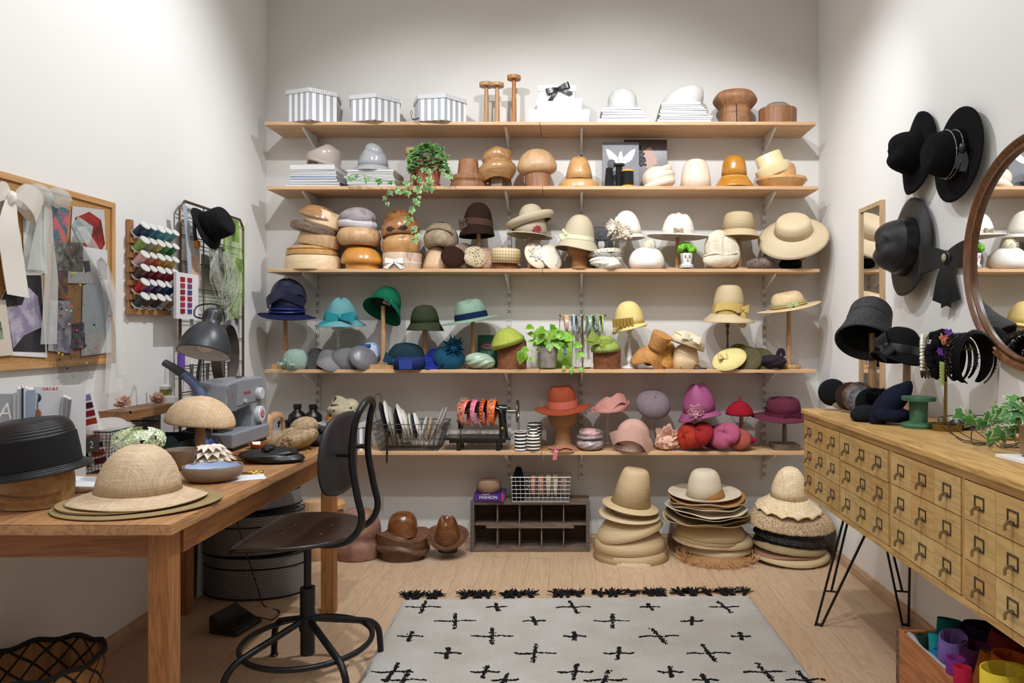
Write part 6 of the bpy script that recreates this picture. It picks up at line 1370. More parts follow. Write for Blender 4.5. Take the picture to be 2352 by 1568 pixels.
# ladle-like grey handled tool
o = E('steam_iron_handle', 'dark grey and blue handle of a travel steamer behind the straw mushroom hat', 'steamer', at(415, 862, 3.05)); q = 3.05/F
MB().tube([(-38*q, 0, 30*q), (-10*q, 0, 14*q), (12*q, 0, -2*q)], lambda t: (8+3*t)*q, 12, k=4).build('grip', mat('plain', '45464a', rough=.7), o); MB().tube([(8*q, 0, 2*q), (30*q, 0, -18*q), (48*q, 0, -45*q), (52*q, 0, -100*q)], lambda t: (11-1*t)*q, 12, k=4).build('neck', mat('plain', '6c7ba8', rough=.4), o)
MB().ball((52*q, .0, o.location.z*-1+z+.035), (.05, .06, .034), 10).build('body', mat('plain', '4c5da0', rough=.4), o)
o.location.x += 0
# desk lamp
LM = mat('plain', '3d4045', rough=.38, metal=.3)
Yl = 3.0; o = E('desk_lamp', 'grey metal desk lamp with a wide domed shade', 'lamp', at(467, 812, Yl), (-21, 3, 0)); q = Yl/F
sh = MB().lathe([(26*q, 68*q), (30*q, 66*q), (44*q, 46*q), (53*q, 22*q), (56*q, 0)], k=4, n=44).build('lamp_shade', LM, o, sol=.0015)
MB().lathe([(25*q, 66*q), (29*q, 64*q), (43*q, 45*q), (52*q, 21*q), (54.6*q, .5*q)], k=4, n=44).build('shade_inner', mat('plain', 'e4e4e4', rough=.5), o)
MB().lathe([(0, 112*q), (10*q, 111*q), (18*q, 105*q), (20*q, 95*q), (20*q, 72*q), (27*q, 67*q), (26*q, 64*q)], k=2, n=32).build('lamp_socket', LM, o)
b = MB()
for k in range(14): b.box((20.2*q*cos(2*pi*k/14), 20.2*q*sin(2*pi*k/14), 90*q), (.003, .004, 16*q), (0, 0, 360*k/14))
b.build('vent_slots', mat('plain', '17181a'), o, smooth=False)
MB().ball((0, 0, 30*q), (22*q, 22*q, 26*q), 12).build('light_bulb', mat('plain', 'ded5cb', rough=.2), o)
MB().tube([(-16*q, 0, 84*q), (-42*q, 0, 92*q), (-44*q, 5*q, 118*q), (-15*q, 10*q, 128*q), (8*q, 14*q, 122*q), (14*q, 20*q, 105*q)], .0035, 7, k=5).build('cable', BP, o)
Li = (Euler(o.rotation_euler).to_matrix()).inverted(); lw = lambda x, y, zz: Li @ (Vector((x, y, zz))-o.location)
MB().tube([(0, .02, 84*q), lw(-1.60, 3.16, 1.30), lw(-1.70, 3.24, 1.12), lw(-1.70, 3.24, z+.02)], .0065, 8, k=4).build('lamp_arm', LM, o)
MB().lathe([(0, .012), (.050, .010), (.052, 0), (0, 0)], lw(-1.70, 3.24, z+.001), 28, rot=(21, 0, 0)).build('lamp_base', LM, o)
# ------------------------------------------------------------------ things at the back left of the table
BK = 'books and magazines standing at the back of the table'
def standing(label, u, v0, v1, Y, w, d, col, rz=0, ry=0, name='book', tex=None):
    h = (v1-v0)*Y/F; p = at(u, v1, Y); p.z = z
    h = at(0, v0, Y).z-z; o = E(name, label, name, p, (0, ry, rz), BK); bx('cover', (0, 0, h/2), (w, d, h), mat('plain', col, rough=.45), o); bx('pages', (0, .002, h/2+.001), (w*.72, d-.004, h-.0005), mat('plain', 'ece9e4'), o); return o, h
for k, (lab, u, v0, col, w_, d_) in enumerate((('white spined magazine leftmost of the standing row', 36, 905, 'cfccc8', .012, .20), ('pale grey magazine in the standing row', 45, 890, 'b9c0c9', .014, .20), ('dark blue book in the standing row', 53, 888, '2c3340', .008, .2), ('white and blue book in the standing row', 60, 889, 'd6dbe4', .014, .2), ('light blue book in the standing row', 71, 892, '98a6bd', .020, .18))):
    standing(lab, u, v0, 1000, 2.30, w_, .14, col, rz=38)
o, h = standing('white folder with red lettering on top behind the swatch card', 134, 886, 1000, 2.50, .16, .006, 'd9d9db', name='folder', rz=42); text('lettering', 'WAL', .022, mat('plain', 'c8313f'), o, (-.02, -.0042, h-.012))
o, h = standing('white brochure showing two round brooches', 108, 897, 1000, 2.38, .09, .004, 'd6d5d5', name='brochure', rz=36)
b = MB(); b.ball((-.025, -.004, h-.022), (.010, .001, .014), 8); b.build('printed_oval', mat('plain', '29294a'), o); b = MB(); b.ball((-.025, -.004, h-.075), (.010, .001, .016), 8); b.build('printed_oval', mat('plain', '9c5a34'), o); MB().box((-.025, -.0035, h-.05), (.003, .001, .05)).build('printed_line', mat('plain', '6b6b70'), o, smooth=False)
for k, u in enumerate((126, 131, 136, 141)): standing('grey fabric sample book, %s of four beside the swatch card' % ['leftmost', 'second', 'third', 'rightmost'][k], u, 909+2*k, 1000, 2.42, .007, .10, ['aeb0b4', '8d8f92', 'a09f9c', '77787a'][k], rz=34, ry=5, name='sample_book')
o = E('swatch_card', 'white colour swatch card with rows of red and purple samples', 'swatch card', tb(200, 1080)+Vector((-.0, .12, .006)), (-10, -11, 0)); o.location = Vector((-1.755, 2.62, z+.006)); o.rotation_euler = (radians(-4), radians(-12), radians(30)); o.scale = (1.12, 1, 1.04)
MB().box((0, 0, .135), (.098, .004, .275)).build('card', mat('plain', 'e9e7e8'), o, smooth=False)
cols = ['8a4a4a', '8f86b8', '35253f', '4a2038', 'a83a42', '8a2036', 'b3202e', 'a93a20', '7a2440', '8f1f34', '6b2538', 'c23a2c', '9c3040', '5c2036', '4c2430', 'c04030', '7c2c3c', '6a2030']
for k, c in enumerate(cols):
    x = -.023+.046*(k % 2); zz = .257-.0285*(k//2); s_ = MB().box((x, -.0035, zz), (.034, .004, .020)); s_.build('fabric_sample', FT(c), o, smooth=False)
# wire desk basket with number tag 2
wb = wire_basket('dark wire basket with a grey number 2 tag on the table', Vector((-1.765, 2.755, z)), .14, .16, .32, .33, .15, 12, 20, 12, mat('plain', '2b2523', metal=.5, rough=.5), r=.0009, zrot=2)
tg = bx('number_tag', (.02, -.172, .105), (.050, .003, .050), mat('plain', '4c4946', rough=.6), wb); text('number', '2', .036, mat('plain', 'd9d7d2'), wb, (.02, -.1742, .105), sx=.8)
# magazine with AT
o = E('magazine', 'grey-blue magazine with large white letters AT at the left edge', 'magazine', Vector((-1.80, 2.22, z+.002)), (-12, 0, -4)); bx('cover', (0, 0, .16), (.17, .012, .32), mat('plain', 'a4aab2', rough=.4), o); text('cover_title', 'AT', .075, mat('plain', 'f4f4f4'), o, (.02, -.0070, .262))
# hydrangea
hyd = E('hydrangea', 'pale green hydrangea flower head in a small vase', 'flower', Vector((-1.50, 2.47, z))); b = MB(); g = random.Random(31)
for k in range(150):
    d = Vector((g.gauss(0, 1), g.gauss(0, .9), g.gauss(0, .8))).normalized(); c = Vector((d.x*.082, d.y*.07, .140+d.z*.042)); t = d.orthogonal().normalized(); s2 = d.cross(t); r = g.uniform(.011, .016); ph = g.uniform(0, 1.5)
    for m_ in range(4):
        a = ph+m_*pi/2; e = t*cos(a)+s2*sin(a); f2 = t*-sin(a)+s2*cos(a); i = len(b.v)
        b.v += [tuple(c), tuple(c+e*r*.7+f2*r*.5+d*.003), tuple(c+e*r*1.15+d*.001), tuple(c+e*r*.7-f2*r*.5+d*.003)]; b.face((i, i+1, i+2, i+3))
b.build('blossom', mat('mottle', 'd0e0ae', 'eff4de', s=14, rough=.8), hyd, smooth=False); MB().tube([(0, 0, .0), (0, 0, .12)], .004).build('stem', STEM, hyd); MB().lathe([(0, 0), (.03, 0), (.034, .05), (.028, .09), (.026, .09), (.03, .05), (0, .004)], n=20).build('vase', mat('plain', 'd6d2cc'), hyd)
# teal file box, tray shelf, dried roses, glue, tape
TEAL = mat('plain', '1e3236', rough=.5)
o = E('magazine_file', 'dark green metal file box on the table', 'file box', Vector((-1.625, 2.86, z)), (0, 0, -3)); ol = [(-.08, 0), (.08, 0), (.08, .085), (.06, .105), (-.08, .105)]
for yy in (-.055, .055): extr([(a, b_) for a, b_ in ol], -.001, .001, 'side_plate', TEAL, o, 0).rotation_euler = (0, 0, -pi/2); COL.objects[-1].location = (0, yy, 0)
MB().box((-.08, 0, .05), (.002, .11, .10)).box((.08, 0, .04), (.002, .11, .08)).box((0, 0, .001), (.16, .11, .002)).build('bottom', TEAL, o, smooth=False)
o = E('rolling_pin', 'dark green tube with a pale band leaning on the green file box', 'tube', Vector((-1.56, 2.70, z+.02)), (0, 0, 0)); MB().tube([(-.10, 0, -.002), (.12, .05, .035)], .0115, 12).build('tube', mat('plain', '2b3a3a', rough=.5), o); MB().tube([(.0, .0227, .0155), (.035, .0307, .0213)], .0125, 12).build('label_band', mat('plain', '6f9a93'), o)
o = E('wall_tray', 'thick wooden tray carrying dried roses behind the flower', 'tray', Vector((-1.775, 2.93, .975)), (0, 0, 0)); MB().box((0, 0, 0), (.17, .42, .026)).box((0, -.20, .017), (.17, .012, .010)).box((.08, 0, .017), (.010, .42, .010)).build('board', mat('wood', '9c7049', '6d482b', axis=1, rings=16.), o, smooth=False)
bx('support', (0, .08, -.10), (.05, .05, .17), mat('plain', 'c9c6c2'), o)
for k, (lab, x, y, r) in enumerate((('dusty pink dried rose, left of the pair on the tray', -1.795, 2.86, .036), ('dusty pink dried rose, right of the pair on the tray', -1.745, 3.0, .036))):
    o = E('dried_rose', lab, 'dried rose', Vector((x, y, .975+.022+.012)), (0, 0, 40*k), 'dried roses on the wooden tray'); flower(o, (0, 0, .0), r, mat('mottle', 'b98d7c', 'd6b3a0', s=60), 4, 5, (35, 0, 0), cup=.9, seed=k+3)
o = E('tulle_bag', 'folded pale tulle veil beside the dried roses', 'tulle', Vector((-1.76, 2.70, .93))); MB().ball((0, 0, 0), (.08, .11, .045), 12, df=folds(5, .2, 1)).build('veil', mat('sheer', 'e9e3df', a=.55), o); bx('support', (0, 0, -.09), (.10, .12, .11), mat('plain', 'd9d3cc'), o)
o = E('tape_roll', 'white roll of tape with a green label', 'tape', Vector((-1.80, 3.16, .989))); MB().lathe([(.012, 0), (.045, 0), (.045, .022), (.012, .022), (.012, 0)], n=28).build('roll', mat('plain', 'dedede'), o)
o = E('glue_stick', 'white and olive glue stick standing on the tape roll', 'glue', Vector((-1.80, 3.16, 1.0115))); MB().lathe([(0, 0), (.024, 0), (.024, .05), (.021, .052), (.006, .055), (.005, .13), (0, .13)], n=20).build('tube', mat('plain', 'd7d8d2'), o); MB().lathe([(.0243, .01), (.0243, .035), (.024, .036)], n=20).build('label_band', mat('plain', '7c7c3a'), o)
# stacked magazines near the armchair, green ribbon bundles
for k in range(3):
    o = E('magazine', 'magazine lying flat beside the tan block, %s of three' % ['bottom', 'middle', 'top'][k], 'magazine', Vector((-1.62+.01*k, 2.36, z+.007*k)), (0, 0, 10-6*k), 'magazines lying flat on the table'); bx('cover', (0, 0, .0033), (.21, .16, .0062), mat('mottle', ['cfcad2', 'e2e0e4', 'd5d8e2'][k], 'f1f1f2', s=8), o)
for k in range(2):
    o = E('fabric_bundle', 'pale green folded fabric strip, %s of two by the raffia hat' % ['lower', 'upper'][k], 'fabric', Vector((-1.455, 2.26, z+.012+.016*k)), (0, 0, 6+4*k), 'pale green fabric strips'); MB().ball((0, 0, 0), (.045, .02, .0115), 10, df=lambda d, th, p: 1+.04*sin(12*th)).build('body', SAT(['a9b88a', 'd3dcb2'][k]), o)
# bent wood armchair between table and wall
o = E('armchair', 'bent pale wood armchair standing behind the table and hat tins', 'chair', Vector((-1.62, 3.86, 0)))
BWD = mat('wood', 'cfa37c', 'b08358', axis=1, rings=12.)
for x in (-.20, .0): MB().tube([(x, .16, .0), (x, .15, .55), (x, .13, .80), (x, .08, .845), (x, .0, .84), (x, -.04, .80), (x, -.04, .40), (x, -.04, .0)], .010, 8, k=5, flat=2.0).build('arm_frame', BWD, o)
bx('seat', (-.10, .055, .40), (.18, .17, .03), FT('17171a'), o)
o = E('wooden_hoop', 'bent pale wood armrest rising behind the raffia hat', 'armrest', Vector((-1.62, 2.63, z)))
for k in (0, 1): MB().tube([(-.03+.02*k, -.10+.03*k, .0), (-.03+.02*k, -.10+.03*k, .035), (-.01+.02*k, -.08+.03*k, .055), (.07+.02*k, .0+.03*k, .062)], .008, 8, k=4).build('bent_bar', BWD, o)
# ------------------------------------------------------------------ cork board
XW = LX+.002
cb = E('cork_board', 'cork pin board in a pale wooden frame on the left wall', 'pin board', (XW, 2.30, 1.499)); LB = 1.23
def cw(u, v, off=0.0):      # point on the left wall plane, off metres out
    X = XW+off; Y = X*F/(u-U0); return Vector((X, Y, CH-(v-V0)*Y/F))
bx('cork_panel', (.006, 0, 0), (.008, LB-.03, .62), mat('mottle', 'c49a62', 'a97c48', s=220, rough=.95), cb)
FRB = mat('wood', 'd8ac78', 'bb8b58', axis=1, rings=12.)
for zz in (-.315, .315): bx('frame_rail', (.009, 0, zz), (.018, LB, .022), FRB, cb)
for yy in (-LB/2+.011, LB/2-.011): bx('frame_stile', (.009, yy, 0), (.0175, .022, .61), mat('wood', 'd8ac78', 'bb8b58', axis=2, rings=12.), cb)
def sheet(label, pts, off, m, name='photo_print', cat='print', grp='prints pinned to the cork board', th=.0012, parent_parts=None):
    P = [cw(u, v, off) for u, v in pts]; c = sum(P, Vector())/len(P); o = E(name, label, cat, c, group=grp); b = MB(); n = len(P)
    b.v = [tuple(p-c) for p in P]+[tuple(p-c+Vector((th, 0, 0))) for p in P]
    b.face(list(range(n))); b.face([n+i for i in reversed(range(n))])
    for i in range(n): b.face([i, (i+1) % n, n+(i+1) % n, n+i])
    b.build('sheet', m, o, smooth=False)
    for (nm, q_, mm, d_) in (parent_parts or []):
        Q = [cw(u, v, off+th+d_)-c for u, v in q_]; b = MB(); k = len(Q); b.v = [tuple(x) for x in Q]+[tuple(x+Vector((.0006, 0, 0))) for x in Q]; b.face(list(range(k))); b.face([k+i for i in reversed(range(k))])
        for i in range(k): b.face([i, (i+1) % k, k+(i+1) % k, k+i])
        b.build(nm, mm, o, smooth=False)
    return o
PL = lambda c, c2=None, s=12: mat('mottle', c, c2, s=s, rough=.5) if c2 else mat('plain', c, rough=.5)
sheet('black and white photo of a bride in a netted veil', [(0, 690), (0, 815), (108, 821), (96, 626), (30, 626)], .014, PL('e6e6e6'), parent_parts=[('picture', [(0, 695), (0, 806), (104, 809), (94, 632), (28, 632)], PL('232329', '35353c', 5), .0002), ('veil_picture', [(15, 705), (30, 800), (55, 770), (98, 750), (86, 680), (66, 660), (50, 700)], PL('b9b2c4', '8d87a0', 20), .001)])
sheet('beige card with a small photo at the left edge', [(-30, 690), (-30, 820), (30, 815), (12, 688)], .018, PL('d9cdbf'), parent_parts=[('picture', [(-20, 740), (-20, 780), (8, 778), (2, 738)], PL('4b5a48', '8d9a86', 40), .0002)])
sheet('blue and pink fashion photo at the middle of the board', [(120, 465), (114, 555), (150, 558), (162, 484)], .014, PL('2f6f7c', 'c9656a', 22))
sheet('photo of a red draped hat at the top right of the board', [(166, 473), (158, 600), (244, 612), (239, 482)], .013, PL('c6c3c4'), parent_parts=[('red_hat_picture', [(172, 500), (205, 486), (232, 505), (241, 560), (224, 592), (195, 566), (178, 548)], PL('9c2a26', '5f1a18', 18), .0003), ('tulle_picture', [(164, 520), (180, 497), (214, 520), (206, 560), (182, 556)], PL('a9b4b4', '8c9898', 20), .0012)])
sheet('pair of small grey collage photos below the blue one', [(122, 556), (122, 620), (190, 624), (190, 557)], .016, PL('8f9088', '5f5f5c', 40))
sheet('white collage sheet with grey shapes right of centre', [(154, 560), (154, 650), (248, 652), (246, 575)], .015, PL('d9d9da'), parent_parts=[('grey_shape', [(190, 600), (205, 598), (208, 622), (196, 626)], PL('5c5c62'), .0004), ('grey_shape', [(222, 600), (232, 590), (246, 606), (246, 642), (230, 640)], PL('4c4c52'), .0004)])
sheet('pale blue poster at the bottom right of the board', [(190, 655), (186, 818), (262, 808), (244, 640)], .014, PL('ccd6da'), parent_parts=[('white_panel', [(192, 765), (190, 814), (258, 806), (256, 764)], PL('dcdad6'), .0003)])
sheet('brown and purple fashion print in the centre of the board', [(122, 620), (120, 680), (154, 690), (156, 622)], .018, PL('6b4a5c', '9c7a52', 30))
sheet('grey narrow photo strip low on the board', [(166, 742), (164, 800), (196, 798), (192, 740)], .019, PL('45464e', '77777c', 40))
sheet('white sheet with purple drawing at the lower middle', [(116, 690), (110, 805), (166, 812), (166, 690)], .016, PL('c9c7cc', '8d8ca0', 30))
sheet('pale grey sheet behind the satin ribbon', [(52, 500), (55, 630), (108, 628), (104, 505)], .013, PL('b8bcb9', 'd5d8d6', 14))
o = sheet('black velvet ribbon piece at the left edge of the board', [(-20, 515), (-20, 590), (8, 588), (14, 570), (6, 552), (12, 530), (2, 512)], .030, FT('101012'), name='ribbon', cat='ribbon', grp=None)
# satin bow
SATW = mat('plain', 'f1ede6', rough=.28)
c = cw(30, 460, .04); o = E('satin_bow', 'large ivory satin bow hanging from the cork board', 'bow', c)
def wl(u, v, off): return cw(u, v, off)-c
MB().ribbon([wl(26, 448, .05), wl(20, 520, .06), wl(30, 600, .05), wl(42, 680, .045)], lambda t: (-.03, 1, .1-.9*max(0, t-.8)), lambda t: .022+.075*min(1, t*2.4)**.7, 6, .002).build('tail', SATW, o)
MB().ribbon([wl(28, 452, .04), wl(50, 440, .07), wl(82, 462, .08), (wl(90, 492, .05)), wl(62, 482, .03), wl(30, 458, .035)], lambda t: (.25, .15, 1), lambda t: .018+.062*sin(pi*t), 6, .002).ribbon([wl(24, 452, .04), wl(8, 440, .06), wl(-10, 450, .06), wl(-12, 480, .04), wl(20, 460, .03)], (.2, .1, 1), lambda t: .02+.06*sin(pi*t), 6, .002).ball(wl(26, 455, .055), (.016, .014, .022), 10, df=folds(5, .3, 1)).build('loop', SATW, o)
# pale organza bow
c = cw(110, 450, .04); o = E('organza_bow', 'sheer pale grey organza bow at the top of the cork board', 'bow', c); ORGZ = mat('sheer', 'dfe4e2', a=.38)
b = MB()
for u, v, ru, rv in ((90, 448, .05, .035), (135, 455, .05, .034)): b.ball(cw(u, v, .05)-c, (.03, ru, rv), 12, df=folds(5, .22, 1))
b.ball(cw(112, 455, .05)-c, (.015, .018, .018), 6); b.build('loop', ORGZ, o)
MB().ribbon([wl(110, 460, .04), wl(112, 560, .05), wl(118, 640, .045), wl(112, 790, .04)], (.1, 1, 0), lambda t: .03+.04*t, 6).ribbon([wl(105, 460, .035), wl(92, 540, .04), wl(84, 620, .04)], (.2, 1, 0), lambda t: .02+.05*t, 6).build('tail', mat('sheer', 'dfe4e2', a=.35), o)
# long tulle length hanging to the table
c = cw(250, 560, .03); o = E('tulle_length', 'long sheer white tulle hanging from the board to the table', 'tulle', c)
MB().ribbon([wl(185, 520, .05), wl(215, 570, .05), wl(245, 640, .04), wl(262, 760, .03), wl(262, 900, .05)], (.1, 1, .1), lambda t: .04+.06*t, 6).ribbon([wl(232, 600, .04), wl(268, 720, .05), wl(282, 860, .06)], (.2, 1, 0), .04, 6).build('cloth', mat('sheer', 'f0f0f0', a=.22), o)
# beaded net
c = cw(170, 680, .04); o = E('beaded_net', 'black millinery net with coloured beads hanging on the board', 'net', c)
P = []; 
for j in range(24):
    t = j/23; row = []
    uL = 160-48*t**.6+(26*max(0, t-.72)/.28); uR = 172+95*min(1, t*2.2)-(90*max(0, t-.5)*1.2); v = 545+335*t
    for i in range(14): s_ = i/13; row.append(tuple(cw(uL+(uR-uL)*s_, v+10*sin(s_*5), .032+.010*sin(9*s_+3*t))-c))
    P.append(row)
MB().grid(P).build('mesh_cloth', mat('sheer', '1a1a1e', net=.0078), o)
g = random.Random(17)
for m_, col in (('bead', 'c8493a'), ('bead', 'c9b32e'), ('bead', '1a1a1c'), ('bead', '8a2230'), ('bead', 'b9c36a')):
    for k in range(8): j = g.randint(1, 20); i = g.randint(1, 12); MB().ball(Vector(P[j][i])+Vector((.003, 0, 0)), (.003, .006, .0042), 4).build('bead', mat('plain', col, rough=.4), o)
# ------------------------------------------------------------------ thread rack
rk = E('thread_rack', 'wooden wall rack of pegs holding coloured thread spools', 'thread rack', (XW, 3.16, 1.575))
RKW = mat('wood', 'c08f5f', '98693e', axis=2, rings=12.)
bx('back_bar', (.008, -.135, 0), (.014, .03, .40), RKW, rk); bx('back_bar', (.008, .12, 0), (.014, .03, .40), RKW, rk)
rows = [(535, ['1f2c4c', '2f557d', '2f7c94', '4f9cab', '5b9aa3']), (568, ['86a856', '94a48b', 'b3b06b', '4f9a4c', '2a7a52']), (600, ['dcaeb0', 'd17a80', 'c9703a', 'cf9c3c', 'cdb172']), (630, ['4a3430', '6b2130', '7d2034', '8c2436', 'b83048']), (662, ['b3282e', '6b5496', '3f2f6b', '2c3f6c', '2f5c94']), (694, ['3b4247', '5c463c', '34343a', 'a8a29c', 'a07c50'])]
CN = ['first', 'second', 'third', 'fourth', 'fifth']; RN = ['top', 'second', 'third', 'fourth', 'fifth', 'bottom']
sp0 = None; g = random.Random(2)
for r_, (v, cs) in enumerate(rows):
    zz = CH+(V0-v)*3.1/F-.012; bx('peg_rail', (.018, -.01, zz-rk.location.z-.03), (.020, .30, .022), RKW, rk)
    for k, c in enumerate(cs):
        yy = 3.035+.058*k; sz = 1.0 if k in (0, 2) else .85
        lab = '%s thread spool in the %s row of the thread rack' % (CN[k], RN[r_])
        o = E('thread_spool', lab, 'thread spool', Vector((XW+.028, yy, zz)), (0, 52, -10), 'thread spools on the wall rack')
        if sp0 is None:
            cap = MB().lathe([(0, .056), (.021, .056), (.022, .053), (.020, .051), (0, .051)], n=24).lathe([(0, .001), (.020, .001), (.022, -.001), (.021, -.004), (0, -.004)], n=24)
            c0 = cap.build('spool_cap', mat('plain', 'dcdcd8', rough=.35), o); t0 = MB().lathe([(0, .051), (.0175, .051), (.0185, .026), (.0175, .001), (0, .001)], n=24).build('thread', SAT(c), o); sp0 = (c0, t0)
        else:
            c0 = sp0[0].copy(); COL.objects.link(c0); c0.parent = o
            t0 = MB().lathe([(0, .051), (.0175, .051), (.0185, .026), (.0175, .001), (0, .001)], n=20).build('thread', SAT(c), o)
        for x in (c0, t0): x.scale = (sz, sz, 1.05)
# ------------------------------------------------------------------ grid organiser
Yg0, Yg1 = 3.375, 4.02; gz1, gz0 = 1.925, 1.0
gr = E('wire_grid', 'tall dark wire grid organiser leaning on the left wall', 'wire rack', (LX+.03, (Yg0+Yg1)/2, z)); GM = mat('plain', '6b5a4c', metal=.7, rough=.4)
hy = (Yg1-Yg0)/2; hzt = gz1-z
MB().tube([(0, -hy, .02), (0, -hy, hzt-.04), (0, -hy+.04, hzt), (0, hy-.04, hzt), (0, hy, hzt-.04), (0, hy, .02)], .007, 8).build('frame', GM, gr)
b = MB()
for k in range(9):
    zz = .10+k*.125; b.tube([(0, -hy, zz), (0, hy, zz)], .0032, 5); b.tube([(.006, -hy, zz-.012), (.006, hy, zz-.012)], .002, 5)
for k in range(1, 3): b.tube([(0, -hy+2*hy*k/3, .02), (0, -hy+2*hy*k/3, hzt)], .0035, 5)
b.build('grid_wires', GM, gr)
def gp(u, v, off=.06):
    X = LX+off; Y = X*F/(u-U0); return Vector((X, Y, CH-(v-V0)*Y/F))
o = hat('black felt top hat hanging sideways from the wire grid', 0, 0, 3.62, 66, 46, 96, FT('1b1b1d'), ct=1.02, n=9, d='tele', drop=0, rot=(4, 68, 6), loc=gp(478, 522, .12), brim=lambda a, t: -8*t*t*abs(cos(a)), asp=1.15)
o = E('ruler', 'clear plastic tape measure hanging on the wire grid', 'ruler', gp(424, 580, .07)); MB().ribbon([gp(414, 470)-o.location+Vector((.02, 0, 0)), gp(424, 580)-o.location+Vector((.02, 0, 0)), gp(432, 760)-o.location+Vector((.02, 0, 0))], (0, 1, 0), .035).build('strip', mat('stripe', 'ccd4de', '8796a8', p=.008, yaxis=1), o)
o = E('swatch_book', 'hanging white swatch card with pink and red samples on the grid', 'swatch card', gp(428, 680, .10), (0, 0, 0)); MB().box((0, 0, 0), (.012, .19, .21)).build('card', mat('plain', 'e6e5ea'), o, smooth=False)
for k in range(12): MB().box((.008, -.045+.06*(k % 2), .075-.029*(k//2)), (.004, .034, .020)).build('fabric_sample', FT(['b8323c', 'a83a5c', 'c2405c', '8f4a8c', '9c2c3c', '4f5c9c'][k % 6]), o, smooth=False)
o = E('cutter', 'navy handled rotary cutter with an orange tip on the grid', 'cutter', gp(446, 530, .06)); MB().tube([gp(446, 485)-o.location, gp(447, 530)-o.location, gp(450, 553)-o.location], .009, 8, k=3).build('handle', mat('plain', '26304e', rough=.4), o); MB().ball(gp(453, 562, .07)-o.location, (.014, .016, .022), 8).build('tip', mat('plain', 'd88322', rough=.4), o)
for k, (lab, u, v, w_, h_, a_, b_) in enumerate((('green leafy photo at the upper right of the grid', 540, 530, .05, .12, '6d9a4c', '2f4f28'), ('dark green photo beside the lime veil', 550, 608, .06, .065, '54703f', '2f3f2a'), ('black and white bird photo in the middle of the grid', 501, 610, .11, .20, '3a413c', 'b5b9b2'), ('small skin toned photo on the grid', 447, 620, .06, .13, 'c39a84', 'd9c4ae'), ('green and pink photo low on the grid', 500, 745, .09, .13, 'cfdccb', '5f7f5f'), ('photo of a dark haired figure at the right of the grid', 531, 720, .10, .20, '3b3f4c', 'c9c6cc'))):
    o = E('photo_print', lab, 'print', gp(u, v, .05), (0, 0, 0), 'prints clipped to the wire grid'); MB().box((0, 0, 0), (.002, w_*1.6, h_)).build('sheet', PL(a_, b_, 14), o, smooth=False)
c = gp(540, 620, .07); o = E('lime_veil', 'sheer lime green veil draped over the wire grid', 'veil', c); wg = lambda u, v, f_: gp(u, v, f_)-c
P = []
for j in range(12):
    t = j/11; P.append([tuple(wg(512+46*s_-6*t+6*sin(5*s_+4*t), 512+215*t+8*sin(4*s_), .06+.02*sin(9*s_+2*t))) for s_ in [i/9 for i in range(10)]])
MB().grid(P).build('cloth', mat('sheer', 'a8d65a', a=.34), o)
P = []
for j in range(8):
    t = j/7; P.append([tuple(wg(538+30*s_, 515+185*t+8*sin(4*s_), .05+.02*sin(7*s_+2*t))) for s_ in [i/6 for i in range(7)]])
MB().grid(P).build('cloth', mat('sheer', 'c9e6a0', a=.22), o)
o = E('wire_bundle', 'loose coil of pale transparent wires hanging on the grid', 'wire coil', gp(500, 620, .08)); b = MB(); g = random.Random(6)
for k in range(34):
    b.tube([(0, 0, .10), (.01, g.uniform(-.10, .0), .0+g.uniform(-.05, .05)), (.02, g.uniform(-.02, .16), -.12+g.uniform(-.10, .05)), (.01, g.uniform(.05, .25), -.02+g.uniform(-.06, .08)), (0, .06, .10)], .0008, 3, k=4)
b.build('strands', mat('plain', 'c9cbc4', rough=.3), o)
o = E('leather_strap', 'looped dark leather hat band hanging low on the grid', 'strap', gp(518, 815, .10)); MB().ribbon([(0, .10*cos(a), .155*sin(a)) for a in [2*pi*k/16 for k in range(17)]], (1, .35, 0), .045, 3, .003).build('loop', mat('plain', '3c342f', rough=.6), o)
o = E('black_cap', 'black perforated cap behind the steamer handle', 'cap', Vector((-1.72, 3.36, z+.06))); MB().ball((0, 0, 0), (.09, .08, .07), 12).build('crown', mat('spots', '111113', '55565a', s=60, f=.2), o); bx('support', (0, 0, -.04), (.08, .08, .036), BP, o)
o = E('purple_brush', 'purple bristled brush hanging on the grid', 'brush', gp(416, 835, .05)); MB().tube([(0, 0, .05), (0, 0, -.05)], .017, 10).build('body', mat('plain', '6a48a8', rough=.5), o)
for k in range(7):
    o = E('pliers', 'steel tool hanging from the lowest grid wire, %s from the left' % ['first', 'second', 'third', 'fourth', 'fifth', 'sixth', 'seventh'][k], 'tool', Vector((LX+.05, 3.44+.075*k, 1.075)), group='steel tools hanging on the grid'); MB().tube([(0, -.010, .07), (0, -.006, 0), (0, .004, -.05)], .0045, 6).tube([(0, .012, .07), (0, .006, 0), (0, -.002, -.05)], .0045, 6).build('handles', mat('plain', '6f6862', metal=.6, rough=.4), o)
